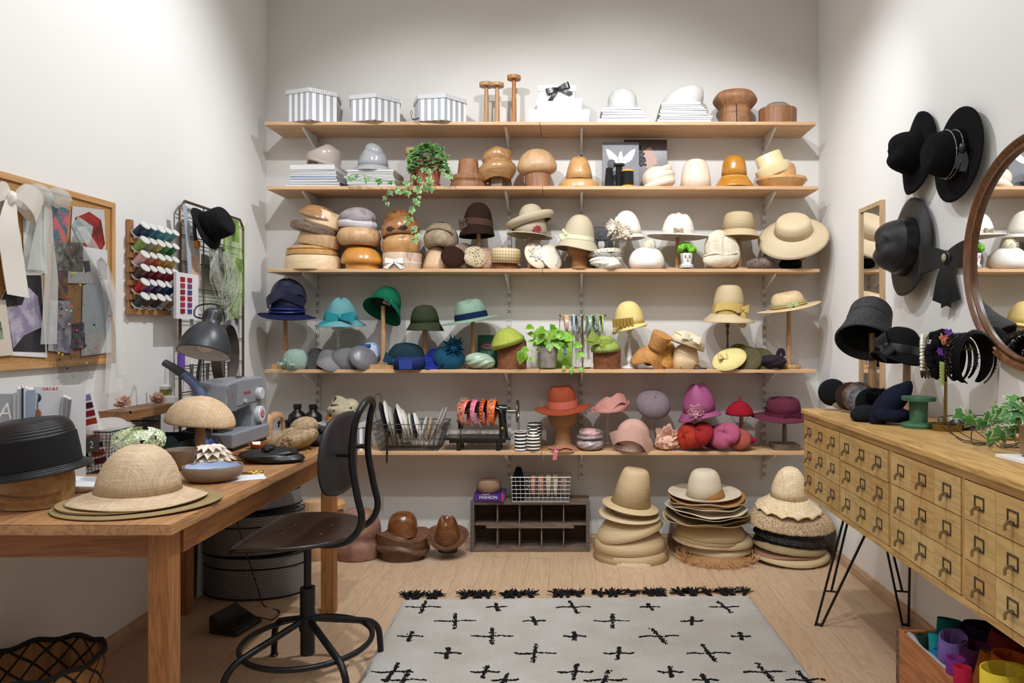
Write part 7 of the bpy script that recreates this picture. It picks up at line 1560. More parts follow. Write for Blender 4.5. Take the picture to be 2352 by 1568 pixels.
# ================================================================== ON THE FLOOR
def fl(u, v): return on(u, v, .0)
Yw = 4.27
def fblk(label, u, Y, prof, m, **k): return turned(label, u, .001, Y, prof, m, name=KD, cat='hat block', asp=k.pop('asp', .8), k=k.pop('k', 3), part=['body'], group='wooden hat blocks', **k)
W_DK = mat('wood', '7d4a24', '4f2b14', axis=0, rings=18., rough=.25, coat=.5, dirt=.3); W_DK2 = mat('wood', '6f4c36', '462c1d', axis=0, rings=22., rough=.5, dirt=.5)
o = fblk('dark brown hat block with round crown on a drooping wide brim', 925, 4.12, [(0, 58), (56, 54), (60, 48), (58, 30), (50, 6), (46, 0), (0, 0)], W_DK2, df=lambda p, th, t: Vector((p[0], p[1], p[2]+(.02*sin(2*th+.3)*(1 if p[2] > .03 else 0)))))
MB().lathe([(0, .262), (.04, .258), (.07, .235), (.084, .19), (.086, .14), (.084, .125), (0, .12)], asp=.95, k=2).build('crown', W_DK, o)
MB().lathe([(.084, .135), (.11, .12), (.15, .075), (.155, .062), (.14, .05), (.08, .05)], asp=.85, k=3, n=40, df=lambda p, th, t: Vector((p[0], p[1], p[2]-.018*cos(th)+.012*sin(3*th)))).build('brim', W_DK2, o)
o = E(KD, 'dark polished fedora shaped hat block leaning back on the floor', 'hat block', Vector(((1028-U0)*4.14/F, 4.14, .085)), (24, 3, 0), 'wooden hat blocks')
MB().lathe(crownpts(.078, .050, .165, 3), (0, .0, .03), asp=1.0, df=dent('fedora', .165, .078, 1, 1)).build('crown', W_DK, o); MB().lathe([(.06, .036), (.09, .026), (.118, .036), (.121, .030), (.10, .004), (.07, -.014), (.0, -.02)], k=3, n=40, asp=.9, df=lambda p, th, t: Vector((p[0], p[1], p[2]+.02*abs(cos(th))*(sqrt(p[0]**2+p[1]**2)/.12)**2))).build('brim', W_DK2, o)
MB().lathe([(0, -.015), (.06, -.015), (.055, -.075), (0, -.075)], (0, .03, -.0), 24, rot=(-24, 0, 0)).build('foot', mat('plain', '15110e'), o)
fblk('large worn reddish brown block behind the swivel chair', 822, 4.12, [(0, 112), (26, 110), (46, 88), (52, 60), (48, 44), (54, 30), (50, 6), (44, 0), (0, 0)], mat('mottle', '7a5546', '96705e', s=12, rough=.6), df=wrapdf(.03, 2))
o = fblk('tall pale drum block beside the hat tins', 727, 4.1, [(0, 135), (26, 132), (30, 120), (30, 0), (0, 0)], W_NAT); 
o = fblk('stacked orange wooden disc block behind the table leg', 757, 4.17, [(0, 128), (28, 126), (38, 118), (38, 108), (30, 104), (32, 98), (30, 92), (26, 90), (26, 0), (0, 0)], W_HON, k=1)
# crate
cx = (1217-U0)*4.2/F; o = E('wooden_crate', 'old grey wooden crate with two rows of compartments', 'crate', Vector((cx, 4.295, 0))); CRW = mat('wood', '7d6a58', '54443a', axis=0, rings=26., rough=.75, dirt=.5); CRV = mat('wood', '7d6a58', '54443a', axis=2, rings=26., rough=.75, dirt=.5)
Wc, Hc, Dc = .700, .302, .155
for zz, t in ((.008, .016), (Hc-.012, .020)): bx('board', (0, 0, zz), (Wc, Dc, t), CRW, o)
for x in (-Wc/2+.008, Wc/2-.008): bx('side_panel', (x, 0, Hc/2), (.016, Dc-.002, Hc-.04), CRV, o); MB().box((x, -Dc/2-.0008, Hc/2), (.022, .0016, Hc)).build('metal_strip', mat('plain', '6f6963', metal=.5, rough=.55), o, smooth=False)
b = MB()
for x in (-Wc/2+.008, Wc/2-.008):
    for k in range(9): b.ball((x, -Dc/2-.002, .02+.033*k), (.003, .0015, .003), 4)
b.build('nails', mat('plain', '2b2724', metal=.6), o)
bx('back_panel', (0, Dc/2-.004, Hc/2), (Wc-.03, .006, Hc-.03), mat('wood', '5b4b40', '3a2f29', axis=0, rings=20., rough=.8), o); bx('shelf', (0, .02, .152), (Wc-.035, Dc-.045, .010), CRW, o); MB().box((0, -Dc/2+.012, .152), (.52, .012, .026)).build('shelf_front', CRW, o, smooth=False)
for k in range(4):
    for zz, h in ((.083, .135), (.222, .125)): bx('divider', (-.195+.131*k, .005, zz), (.008, Dc-.03, h), CRV, o)
zc = Hc-.002+.001
o = E('book', 'purple book titled Fashion under the beige pillbox on the crate', 'book', Vector(((1127-U0)*4.27/F, 4.27, zc)), (0, 0, -2)); MB().box((0, 0, .0035), (.175, .13, .004)).box((0, 0, .0475), (.175, .13, .004)).box((0, -.064, .0255), (.175, .002, .048)).build('cover', mat('plain', '4a2878', rough=.35), o, smooth=False)
bx('pages', (0, .001, .0255), (.168, .124, .040), mat('plain', 'c9bfd0'), o); bx('spine_band', (.080, -.0655, .0255), (.010, .001, .048), mat('plain', 'c22f7c'), o); text('cover_title', 'FASHION', .026, mat('plain', 'e8e4ee'), o, (-.004, -.0656, .024)); text('cover_subtitle', 'DECADES OF', .008, mat('plain', 'e8e4ee'), o, (-.018, -.0656, .042))
hat('beige felt pillbox hat on the purple book', 0, 0, 4.27, 58, 27, 0, FT('a5886f'), ct=.9, n=6, name='pillbox_hat', cat='hat', loc=Vector(((1123-U0)*4.27/F, 4.27, zc+.0515)), asp=.9, th=.004)
wb = wire_basket('white wire basket of headbands on top of the crate', Vector(((1243-U0)*4.25/F, 4.255, zc+.002)), .335, .350, .12, .14, .145, 13, 5, 6, mat('plain', 'b9b6b2', metal=.4, rough=.4))
o = turned('black pointed felt cone in the white wire basket', 1191, zc+.004, 4.25, [(0, 74), (6, 73), (9, 64), (13, 46), (14, 0), (0, 0)], FT('121214'), name='felt_cone', cat='felt cone', k=2, part=['body'])
for k, (lab, u, m_, R_, tilt) in enumerate((('black leopard patterned headband', 1213, mat('spots', '1b191b', 'c9a79c', s=80, f=.33), .038, 16), ('coral patterned headband', 1225, mat('spots', 'b3765f', 'd8b09a', s=90), .045, 10), ('salmon striped headband', 1243, mat('spots', 'b06a55', 'd9a38c', s=90), .048, 6), ('cream patterned headband leaning left', 1260, mat('spots', 'c3b18e', '8c7a5a', s=110, f=.25), .048, -20), ('cream patterned headband leaning right', 1276, mat('spots', 'cbbd9c', '8f8163', s=110, f=.25), .048, 14), ('beige quilted headband at the right end', 1296, FT('b09580'), .046, -12))):
    hband(lab+' in the white wire basket', Vector(((u-U0)*4.245/F, 4.25, zc+.085)), R_, .030, m_, rot=(0, tilt*.6, 90), sq=1.25, group='headbands in the white wire basket')
# straw hat stacks
SG = 'straw hats stacked on the floor'
STR = [mat('braid', c, d_, p=.0078) for c, d_ in (('e0c89e', 'a98b5e'), ('e4d0ac', 'b2966a'), ('d6c096', 'a08660'))]
def bowl(label, u, v, Y, w_, h_, m, rot=(0, 0, 0), wav=.0, wk=3, nub=0, asp=.9, n=2.6, group=SG, name='straw_hat', k_=0, flare=0, ph=0):
    """rim centre at (u,v); open side down"""
    s = Y/F; R_ = w_/2*s; H_ = h_*s; o = E(name, label, 'straw hat', at(u, v, Y), rot, group); pr = crownpts(R_, R_*.72, H_, n, 9)
    if flare: pr = [(R_*(1+flare), -.010*1)]+pr
    g_ = random.Random(int(u*7+v))
    MB().lathe(pr, asp=asp, n=56, df=lambda p, th, t: Vector((p[0], p[1], p[2]+R_*wav*sin(wk*th+ph)*max(0, 1-p[2]/H_)**1.5+(g_.uniform(-nub, nub) if t < .5 else 0)))).build('body', m, o, sol=.003)
    return o
YA = 4.14
bowl('coarse straw bowl shaped hood at the bottom of the left stack', 1450, 1288, YA-.02, 172, 62, STR[1], rot=(2, 1, 0), asp=.92); bowl('straw hood second from the bottom of the left stack', 1450, 1273, YA-.01, 172, 62, STR[0], rot=(3, 1, 0))
bowl('straw hood third from the bottom of the left stack', 1449, 1262, YA, 170, 62, STR[1], rot=(3, 2, 0)); bowl('straw hood fourth from the bottom of the left stack', 1446, 1253, YA, 168, 64, STR[0], rot=(2, 0, 0))
bowl('tilted straw hood in the middle of the left stack', 1446, 1220, YA, 158, 48, STR[0], rot=(2, -14, 0))
hat('flat brimmed straw hat second from the top of the left stack', 1446, 1176, YA, 76, 26, 142, STR[1], ct=.92, n=6, drop=4, rot=(4, 4, 0), asp=1, name='straw_hat', cat='straw hat', group=SG)
hat('tall conical straw cloche, topmost of the left stack', 1449, 1155, YA, 92, 81, 132, STR[0], ct=.66, n=9, drop=6, p=1, rot=(4, 9, 0), asp=1, name='straw_hat', cat='straw hat', group=SG, damt=1)
YB = 4.14
WHS = mat('braid', 'e8dac2', 'cbb699', p=.004); STW = mat('braid', 'bfa681', '8f7550', p=.004)
bowl('raffia hat with a long ragged fringe at the bottom of the middle stack', 1648, 1290, 4.08, 176, 40, mat('braid', 'b98a58', '7c5530', p=.008), rot=(0, 0, 0), asp=.8)
fr = COL.objects[-1].parent; b = MB(); g = random.Random(44)
for k in range(420):
    a = g.uniform(0, 2*pi); R_ = .205*g.uniform(.9, 1.05); c = Vector((R_*cos(a), R_*.8*sin(a), .006+g.uniform(0, .03))); L = g.uniform(.025, .075)
    d = Vector((cos(a)*g.uniform(.0, 1)+g.uniform(-.6, .6), sin(a)*g.uniform(.2, 1)+g.uniform(-.5, .5), g.uniform(-.35, 1.0)+(.7 if abs(cos(a)) > .8 else 0))).normalized()
    e = c+d*L; e.z = max(e.z, .004-fr.location.z); b.tube([c, c+d*L*.5+Vector((0, 0, g.uniform(-.004, .006))), e], .0013, 3)
b.build('fringe', mat('plain', 'c79a68', rough=.8), fr); fr.children[-1]['kind'] = 'stuff'
bowl('straw brim resting above the fringe in the middle stack', 1648, 1272, YB, 162, 36, STR[2], rot=(0, -2, 0), wav=.02); bowl('wavy straw hood lower in the middle stack', 1646, 1255, YB, 164, 34, STR[1], rot=(2, -3, 0), wav=.05, wk=2)
bowl('curling straw hood in the middle stack', 1650, 1243, YB, 160, 36, STR[2], rot=(2, -3, 0), wav=.03, wk=3)
for k, v in enumerate((1236, 1229, 1222)): bowl('round straw bowl hood, %s of three in the middle stack' % ['lowest', 'middle', 'upper'][k], 1628+2*k, v, YB, 168-2*k, 40, STR[(k+1) % 3], rot=(3, 2, 0))
for k, (v, w_, m_, nm_) in enumerate(((1190, 196, STR[2], 'wide tan'), (1182, 198, STW, 'grey-beige'), (1174, 200, STW, 'knobbly beige'), (1166, 196, WHS, 'pale rippled'), (1160, 170, WHS, 'thin ivory'), (1152, 176, mat('spots', 'c9b595', '6f5a40', s=150, f=.25), 'speckled'))):
    s = YB/F; o = E('straw_hat', '%s straw brim layered in the middle stack' % nm_, 'straw hat', at(1620+(k % 3)*3, v, YB), (1+k % 3, (-1)**k*1.5, 40*k), SG)
    R_ = w_/2*s; g_ = random.Random(k)
    MB().lathe([(R_, .012), (R_*.92, .004), (R_*.7, -.004), (R_*.48, -.004), (R_*.4, .03), (R_*.3, .05), (0, .055)], k=3, asp=.93, n=56, df=lambda p, th, t: Vector((p[0], p[1], p[2]+(.008*sin(3*th+k)+.004*sin(7*th))*max(0, (sqrt(p[0]**2+p[1]**2)/R_-.5)*2)))).build('body', m_, o, sol=.003)
o = hat('orange tan felt hood under the white hat of the middle stack', 1622, 1143, YB, 88, 40, 176, mat('felt', 'b5814d'), ct=.8, n=3, drop=0, asp=1, name='felt_hood', cat='felt hood', group=SG, brim=lambda a, t: 10*t*t*(cos(2*a))+3*sin(3*a)*t, basp=.9)
hat('cream straw hat with an upturned brim, topmost of the middle stack', 1618, 1137, YB, 84, 60, 166, WHS, ct=.78, n=5, drop=0, asp=1, rot=(4, 0, 0), name='straw_hat', cat='straw hat', group=SG, brim=lambda a, t: -6*t+15*t*t, basp=.9)
YC = 4.12
NUB = mat('mottle', 'cdb391', '8f7250', s=130, rough=.95); BLS = mat('braid', '1b1b1d', '08080a', p=.006, rough=.45); BWS = mat('spots', '17171a', 'a9a9a4', s=150, f=.22)
bowl('coarse knotted raffia hood at the bottom of the right stack', 1819, 1296, 4.07, 178, 28, mat('mottle', 'a3855c', '6f5334', s=120, rough=.95), nub=.004, wav=.02, wk=5)
bowl('dark plum edged straw hat low in the right stack', 1815, 1285, 4.09, 168, 26, mat('braid', '5b4540', '2b2020', p=.005), wav=.04, wk=2, rot=(1, 2, 0)); bowl('tan straw brim low in the right stack', 1815, 1274, 4.09, 176, 26, STR[2], wav=.05, wk=2, ph=1, rot=(1, -2, 0)); bowl('straw brim with a red edge in the right stack', 1812, 1264, 4.10, 164, 24, mat('braid', '9c6a5a', 'c2a077', p=.006), wav=.03)
bowl('frayed beige straw brim under the black hoods', 1812, 1252, 4.10, 166, 26, mat('braid', 'b59a6e', '3a3228', p=.009), rot=(2, 5, 0), nub=.002)
bowl('black straw hood, lowest of the black ones in the right stack', 1812, 1244, YC, 160, 40, BLS, rot=(3, 5, 0)); bowl('black and white woven hood in the right stack', 1813, 1231, YC, 164, 46, BWS, rot=(3, 7, 0), k_=1); bowl('black glossy straw hood, uppermost of the black ones', 1810, 1212, YC, 156, 46, BLS, rot=(3, 7, 0))
o = E('straw_hat', 'wide knobbly natural raffia hood under the scalloped cloche', 'straw hat', at(1817, 1168, YC), (6, 3, 0), SG); R_ = .252; g_ = random.Random(3)
MB().lathe([(R_, -.085), (R_*.93, -.05), (R_*.8, -.015), (R_*.6, .01), (R_*.35, .03), (0, .04)], k=3, asp=.8, n=90, df=lambda p, th, t: Vector((p[0], p[1], p[2]+g_.uniform(-.003, .003)))).build('body', NUB, o, sol=.004)
hat('scalloped pale straw cloche, topmost of the right stack', 1812, 1140, YC, 84, 70, 150, mat('weave', 'ecdab6', 'c9a97c', s=300), ct=.84, n=2.5, drop=26, p=.9, asp=1, rot=(5, 2, 0), name='straw_hat', cat='straw hat', group=SG, brim=lambda a, t: 4.5*sin(13*a)*t*t)
# hat tins
PM = mat('perf', '16161a', 'b9b9bd'); TG = 'perforated black metal hat tins'
p0 = Vector((-1.592, 3.60, 0))
for k, (lab, dx, z0, z1, R_, rz, ry) in enumerate((('large black perforated metal hat tin standing on the floor', 0, .008, .205, .250, 0, 0), ('black perforated metal hat tin, second in the pile with its lid tilted', -.012, .215, .405, .250, 0, -1.5), ('smallest black perforated metal hat tin, topmost of the pile', -.002, .425, .53, .224, 0, -5))):
    o = E('hat_tin', lab, 'hat tin', p0+Vector((dx, 0, z0)), (0, ry, 0), TG); h = z1-z0
    MB().lathe([(R_, 0), (R_, h)], asp=.62, n=64).build('wall', PM, o); DKM = mat('plain', '1a1a1c', metal=.6, rough=.4)
    for zz in (0, h*.72, h): MB().tube([(R_*1.003*cos(a), R_*1.003*.62*sin(a), zz) for a in [2*pi*i/64 for i in range(64)]], .0035, 6, True).build('rim', DKM, o)
    MB().lathe([(R_, h), (0, h+.004)], asp=.62, n=64).build('lid', PM, o); MB().lathe([(0, .002), (R_, .002)], asp=.62, n=64).build('bottom', DKM, o)
o = E('panel_board', 'dark charcoal board leaning behind the hat tins', 'board', Vector((-1.850, 3.44, 0)), (0, 2, 0)); MB().box((0, 0, .24), (.012, .12, .47)).build('board', mat('plain', '3a3c40'), o, smooth=False)
# pedal
o = E('foot_pedal', 'black sewing machine foot pedal on the floor under the table', 'pedal', Vector((-1.475, 3.13, 0)), (0, 0, -14))
extr([(-.07, .004), (.07, .004), (.07, .022), (-.01, .045), (-.062, .085), (-.07, .075)], -.082, .082, 'body', BP, o, .005); o.rotation_euler = (0, 0, radians(-90-14))
b = MB()
for k in range(8): b.box((-.07+.02*k, .02, .042), (.006, .09, .002), (-27, 0, 0))
b.build('grip_ridges', mat('plain', '0c0c0d'), o, smooth=False)
o = E('power_cable', 'thin black cable running from the pedal up to the sewing machine', 'cable', Vector((-1.40, 3.2, 0))); MB().tube([(.01, -.03, .035), (.05, .02, .004), (.035, .12, .004), (-.06, .18, .004), (-.10, .19, .10), (-.19, .21, .35), (-.24, .235, .55), (-.15, .245, .80), (-.12, .215, .84)], .003, 6, k=6).build('cord', BP, o)
# woven basket
o = E('woven_basket', 'round basket woven from wood strips and black cord under the table', 'basket', Vector((-1.69, 2.26, 0))); R_ = .175
WVM = NT('basket_weave'); uv = WVM.n('ShaderNodeUVMap').outputs[0]; sp = WVM.n('ShaderNodeSeparateXYZ', {0: uv})
a_ = WVM.m2('ABSOLUTE', WVM.m2('SINE', WVM.m2('MULTIPLY', WVM.m2('ADD', sp.outputs[0], sp.outputs[1]), 42.0))); b_ = WVM.m2('ABSOLUTE', WVM.m2('SINE', WVM.m2('MULTIPLY', WVM.m2('SUBTRACT', sp.outputs[0], sp.outputs[1]), 42.0)))
f_ = WVM.ramp(WVM.m2('MINIMUM', a_, b_), .16, .26); WVM.set(Base_Color=WVM.mix(f_, hx('16110e'), WVM.mix(WVM.ramp(WVM.noise(WVM.tc('Object', (30, 30, 3)), 1, 3), .3, .7), hx('8f5f35'), hx('b98550'))), Roughness=.7); WVM.bump(f_, .8, .006)
wv = lambda p, th, t: Vector((p[0], p[1], p[2]+.006*sin(9*th)*(p[2] > .2)))
MB().lathe([(0, .004), (R_*.85, .004), (R_*.95, .06), (R_, .26)], n=56, df=wv).build('side', WVM.m, o, sol=.008); MB().tube([(R_*1.0*cos(a), R_*sin(a), .262+.006*sin(9*a)) for a in [2*pi*i/54 for i in range(54)]], .009, 7, True).build('rim', mat('plain', '1d1713', rough=.8), o)
# box of felt under the cabinet
bc = Vector((1.292, 2.10, 0)); o = E('wooden_box', 'reddish wooden box with worn corners holding rolled felt', 'box', bc); BXW = mat('wood', 'c27a45', '8f532b', axis=1, rings=18., rough=.5, dirt=.3); hb = .308
for x, nm_ in ((-.205, 'side_panel'), (.205, 'side_panel')): bx(nm_, (x, 0, hb/2+.002), (.014, .56, hb), BXW, o)
for y in (-.273, .273): bx('end_panel', (0, y, hb/2+.002), (.396, .014, hb-.004), mat('wood', 'c27a45', '8f532b', axis=0, rings=18., rough=.5, dirt=.3), o)
bx('bottom', (0, 0, .008), (.40, .54, .012), BXW, o)
for y in (-.272, .272): bx('corner_strip', (-.2125, y, hb/2+.002), (.002, .018, hb+.002), mat('mottle', '4a3a30', '7a6048', s=60), o)
b = MB().tube([(-.2128, -.02+.048*cos(a), .19+.048*sin(a)) for a in [2*pi*k/30 for k in range(30)]], .0014, 5, True).tube([(-.2128, -.02+.043*cos(a), .19+.043*sin(a)) for a in [2*pi*k/30 for k in range(30)]], .0007, 5, True)
g = random.Random(4)
for k in range(12): a = g.uniform(0, 6.28); b.tube([(-.2128, -.02+.03*cos(a+q_*.5)*g.uniform(.3, 1), .19+.03*sin(a+q_*.5)*g.uniform(.3, 1)) for q_ in range(4)], .0011, 4)
b.build('round_stamp', mat('plain', '3f231a'), o); text('lettering', 'PA', .06, mat('plain', '4a2a1e'), o, (-.2128, -.125, .165), rot=(90, 0, -90))
MB().tube([(-.185, .25, .305), (-.190, .1, .300), (-.184, -.05, .308), (-.188, -.2, .303)], lambda t: .009+.003*sin(23*t), 8, k=6).build('plastic_liner', mat('sheer', 'dfe3e6', a=.35), o)
FG = 'rolled felt sheets in the wooden box'
def roll(label, u, v, Y, R_, L, c, rot, turns=1.15, wide=1.0):
    t_ = at(u, v, Y); o = E('felt_roll', label, 'felt', t_, rot, FG); P = []; n = 26
    for zz in (-L, -L*.5, 0): P.append([(R_*(1-.22*k/n)*cos(2*pi*turns*k/n)*wide, R_*(1-.22*k/n)*sin(2*pi*turns*k/n), zz) for k in range(n+1)])
    MB().grid(P).build('sheet', FT(c), o, sol=.004)
roll('teal felt roll, tallest at the back of the wooden box', 2183, 1422, 2.30, .036, .25, '12595c', (-6, 12, 20), wide=1.2)
roll('turquoise narrow felt roll beside the box rim', 2146, 1455, 2.27, .017, .20, '1d8a90', (-4, 10, 60))
roll('blue felt roll between the teal and lilac ones', 2158, 1492, 2.20, .018, .19, '1f6f96', (0, 6, 10))
roll('dark green felt roll at the far corner of the box', 2118, 1458, 2.32, .018, .15, '1d3a2c', (0, 0, 0))
roll('lilac purple felt roll in the wooden box', 2192, 1462, 2.16, .040, .22, '7d60a0', (8, -8, 30), wide=1.25)
roll('magenta purple felt roll under the lilac one', 2196, 1510, 2.07, .026, .17, '7a2f7a', (0, 0, 80))
roll('dark plum felt roll in the middle of the box', 2246, 1484, 2.12, .040, .21, '5a2850', (6, 4, 20), wide=1.3)
roll('black-violet felt sheet at the back of the box', 2275, 1440, 2.28, .060, .24, '241a38', (0, 8, 0), wide=1.5)
roll('crimson felt roll by the near rim', 2212, 1530, 1.99, .024, .18, 'b01e3a', (0, 4, 70))
roll('maroon felt roll at the right of the box', 2325, 1462, 2.14, .055, .24, '6e2429', (8, 14, 30), wide=1.3)
roll('dark amber felt roll in the box', 2275, 1500, 2.03, .026, .22, '9c5a22', (6, 16, 30))
roll('orange felt roll near the front of the box', 2325, 1508, 2.00, .045, .20, 'c0621f', (8, 8, 10), wide=1.3)
roll('mustard yellow felt roll at the near end of the box', 2308, 1536, 1.90, .052, .2, 'd4bc3c', (0, 0, 10), wide=1.3)
# ================================================================== ON THE CABINET
z = CZ1+.001; CTG = 'small black hats leaning in a row on the cabinet'
def cp(u, v): return on(u, v, z)
def nm(label, u, v, Yc, w_, h_, m, rot, **k): return beret(label, 0, 0, Yc, w_, h_, m, rot=rot, loc=at(u, v, Yc), group=CTG, **k)
nm('black felt beret with petal trim, farthest left of the row', 1913, 903, 3.20, 64, 26, FT('17171a'), (60, -50, 0))
nm('black and white striped beret in the row', 1935, 910, 3.17, 66, 16, mat('stripe', '1a1a1b', 'c9bfb0', p=.006, yaxis=1), (55, -48, 0)); nm('dark brown fur trimmed beret in the row', 1955, 912, 3.12, 70, 18, FT('3a2720'), (52, -45, 0))
nm('mottled brown velvet beret in the row', 1972, 914, 3.07, 74, 16, mat('mottle', '2b211d', '5c4433', s=40), (55, -42, 0), lump=.04); nm('grey and black twisted velvet headpiece in the row', 1985, 924, 3.02, 72, 16, mat('mottle', '1d1e22', '55565c', s=50), (55, -40, 0), lump=.06)
o = nm('black felt hat with a large fur pompom in the row', 2005, 930, 2.98, 76, 30, FT('101012'), (50, -36, 0)); 
o = E('fur_pompom', 'large fluffy black fur pompom on the row of berets', 'pompom', at(2022, 914, 2.90)); fluff(o, (0, 0, 0), .052, FT('0e0e10'), 1300, .16, 'fur', sq=(1.2, 1, .85))
o = beret('flat dark charcoal felt hat resting on the cabinet', 0, 0, 2.80, 76, 36, FT('24252a'), loc=Vector(((1992-U0)*2.80/F+.0, 2.80, z)), asp=.8, group=CTG)
o = E('headpiece', 'dark navy felt headpiece shaped like a pointed leaf', 'headpiece', Vector(((2045-U0)*2.72/F, 2.72, z+.075)), (10, 35, 10), None); b = MB().ball((0, 0, 0), (.045, .05, .105), 12, df=lambda d, th, p: 1+.12*sin(2*p+th)).ball((.02, -.02, -.03), (.075, .05, .03), 10, df=folds(3, .2, 1), rot=(0, -35, 0)); b.build('body', FT('1b2033'), o)
# big cloche on stand
YK = 3.05; o = E('hat', 'huge black woven cloche tilted to show its open underside', 'hat', at(1990, 762, YK), (0, 0, 0)); BWV = mat('weave', '3b3b3d', '1a1a1c', s=420)
o.rotation_euler = (radians(-32), radians(28), radians(0))
MB().lathe([(0, .165), (.05, .158), (.082, .125), (.088, .08), (.092, .03), (.105, -.02), (.118, -.055), (.112, -.062)], k=3, n=44, asp=1.0).build('crown', BWV, o, sol=.004); MB().tube([(.0905*cos(a), .0905*sin(a), .060+.004*sin(2*a)) for a in [2*pi*k/40 for k in range(40)]], .0022, 5, True).build('stitched_seam', BP, o); MB().lathe([(0, .11), (.07, .09), (.08, .03), (.10, -.03)], k=2, n=32).build('lining', mat('plain', '0e0e10', rough=.9), o)
peg_ = lambda lab, u, Yc, vt, r, base: peg(lab, u, z, Yc, vt, r=r, base=base)
peg_('wooden stand holding up the huge black cloche', 2004, 3.10, 765, 8, (24, 6)); peg_('wooden stand under the black bowler-shaped hat', 2083, 2.86, 835, 9, (26, 7))
o = hat('black felt riding hat with a ribbon bow at its left side', 2064, 812, 2.88, 92, 62, 118, FT('18181b'), ct=.9, n=2.8, drop=16, p=1.2, rot=(0, 10, 0), band=SAT('1d1d22'), bandh=20, brim=lambda a, t: -8*t*cos(a)*0+8*t*cos(2*a), asp=1.1)
bow(o, (-.075, -.045, .02), .09, .06, SAT('16161a'), rot=(0, 50, -60), tails=.03)
# headband stand with jewelled bands
Ys = 2.55; o = E('headband_stand', 'brass headband stand with a round tray base on the cabinet', 'headband stand', Vector(((2172-U0)*Ys/F, Ys, z))); q = Ys/F; hz = at(0, 800, Ys).z-z
MB().tube([(0, 0, .002), (0, 0, hz)], .0055, 10).build('pole', BR, o); MB().lathe([(0, .004), (.050, .004), (.053, .022), (.055, .022), (.052, 0), (0, 0)], n=40).build('tray_base', BR, o); MB().tube([(-.06, .05, hz), (.07, -.055, hz)], .004, 8).build('crossbar', BR, o)
g = random.Random(10); HB = 'jewelled headbands on the brass stand'
specs = [('large pearl headband, leftmost on the cabinet stand', 2118, SAT('1c1b1e'), .018, .062, ('pearl', PRL, .0075, 26)), ('gold and pearl headband next to the large pearl one', 2128, SAT('2a2622'), .016, .064, ('pearl', mat('plain', 'b9a98a', rough=.3), .0045, 30)), ('silver chain headband on the cabinet stand', 2138, mat('glitter', '8d8a84', '3a3836'), .014, .064, ('gem', mat('glitter', 'd9d5cc', '5f5c58'), .005, 24)), ('crystal studded black headband on the cabinet stand', 2147, SAT('17171a'), .016, .062, ('pearl', mat('plain', 'd6d2cc', rough=.2), .0045, 28)),
  ('black feathered headband on the cabinet stand', 2160, FT('111113'), .04, .066, ('frill', FT('131316'), .014, 20)), ('black velvet headband with purple flower embroidery', 2180, FT('141416'), .05, .072, None), ('black pearl headband on the cabinet stand', 2200, SAT('1a1a1e'), .016, .068, ('pearl', mat('plain', '4d4c55', rough=.15), .005, 32)), ('rose and black beaded headband on the cabinet stand', 2212, SAT('1a1719'), .018, .062, ('gem', mat('glitter', '8c6f72', '25222a'), .005, 24)), ('wide plain black velvet headband, rightmost on the cabinet stand', 2228, FT('121214'), .06, .074, None), ('thin braided black headband at the outer right', 2240, SAT('1b1b1f'), .010, .078, ('pearl', mat('plain', '2a2a30', rough=.2), .0042, 34))]
for k, (lab, u, m_, w_, R_, tr) in enumerate(specs):
    t = (u-2172)/70; p = Vector((o.location.x+(u-2172)*q*.78, Ys-(u-2172)*q*.42, z+hz-.035)); hb_ = hband(lab, p, R_*1.08, w_*1.1, m_, rot=(0, 0, 62-5.2*k), trim=tr, sq=1.1, group=HB)
    if 'purple' in lab:
        for j, (a, rr_) in enumerate(((1.9, .022), (2.35, .026), (2.9, .020))): flower(hb_, (cos(a)*(R_*1.08+.006), -.012, sin(a)*(R_*1.08+.006)*1.1), rr_, mat('plain', ['8a4fb8', 'd98a6a', '7d3fb0'][j], rough=.5), 2, 6, (60, -40, 0), seed=j)
        b = MB()
        for j in range(7): leaf(b, (-(R_*1.08+.004), -.015, -.01-.011*j), (-.3, -.3, -1), (-1, -.6, 0), .018, POTO)
        b.build('embroidered_leaves', mat('plain', '8f9a4a'), hb_)
o = turned('old green wooden bobbin spool on the cabinet', 2110, z, 2.62, [(0, 70), (36, 70), (37, 67), (36, 61), (20, 60), (19, 12), (36, 9), (38, 6), (37, 0), (0, 0)], mat('mottle', '3f6f4f', '2c4f3a', s=25, rough=.6), name='wooden_bobbin', cat='bobbin', k=0, part=['body'], n=36)
o = E('lace_trim', 'crumpled black lace and velvet trim lying on the cabinet', 'lace', cp(2212, 985)+Vector((0, .0, .012))); MB().ball((-.01, 0, 0), (.05, .03, .010), 12, df=folds(6, .4, 1)).ribbon([(-.05, 0, 0), (-.02, -.015, .02), (.02, -.01, .012), (.06, 0, .0)], (.2, .5, 1), .03, 5).ribbon([(-.04, -.02, -.008), (0, -.03, .0), (.04, -.02, -.006)], (0, 1, .2), .022, 5).build('lace', SAT('16161a'), o)
o = E('dried_petals', 'small dried brown petals beside the black lace', 'dried petals', cp(2262, 992)+Vector((0, 0, .006))); b = MB()
for k in range(6): leaf(b, (-.02+.012*k, g.uniform(-.01, .01), g.uniform(0, .006)), (g.uniform(-1, 1), g.uniform(-1, 1), .2), (0, 0, 1), .02, POTO)
b.build('petals', mat('plain', '7d5a4c'), o)
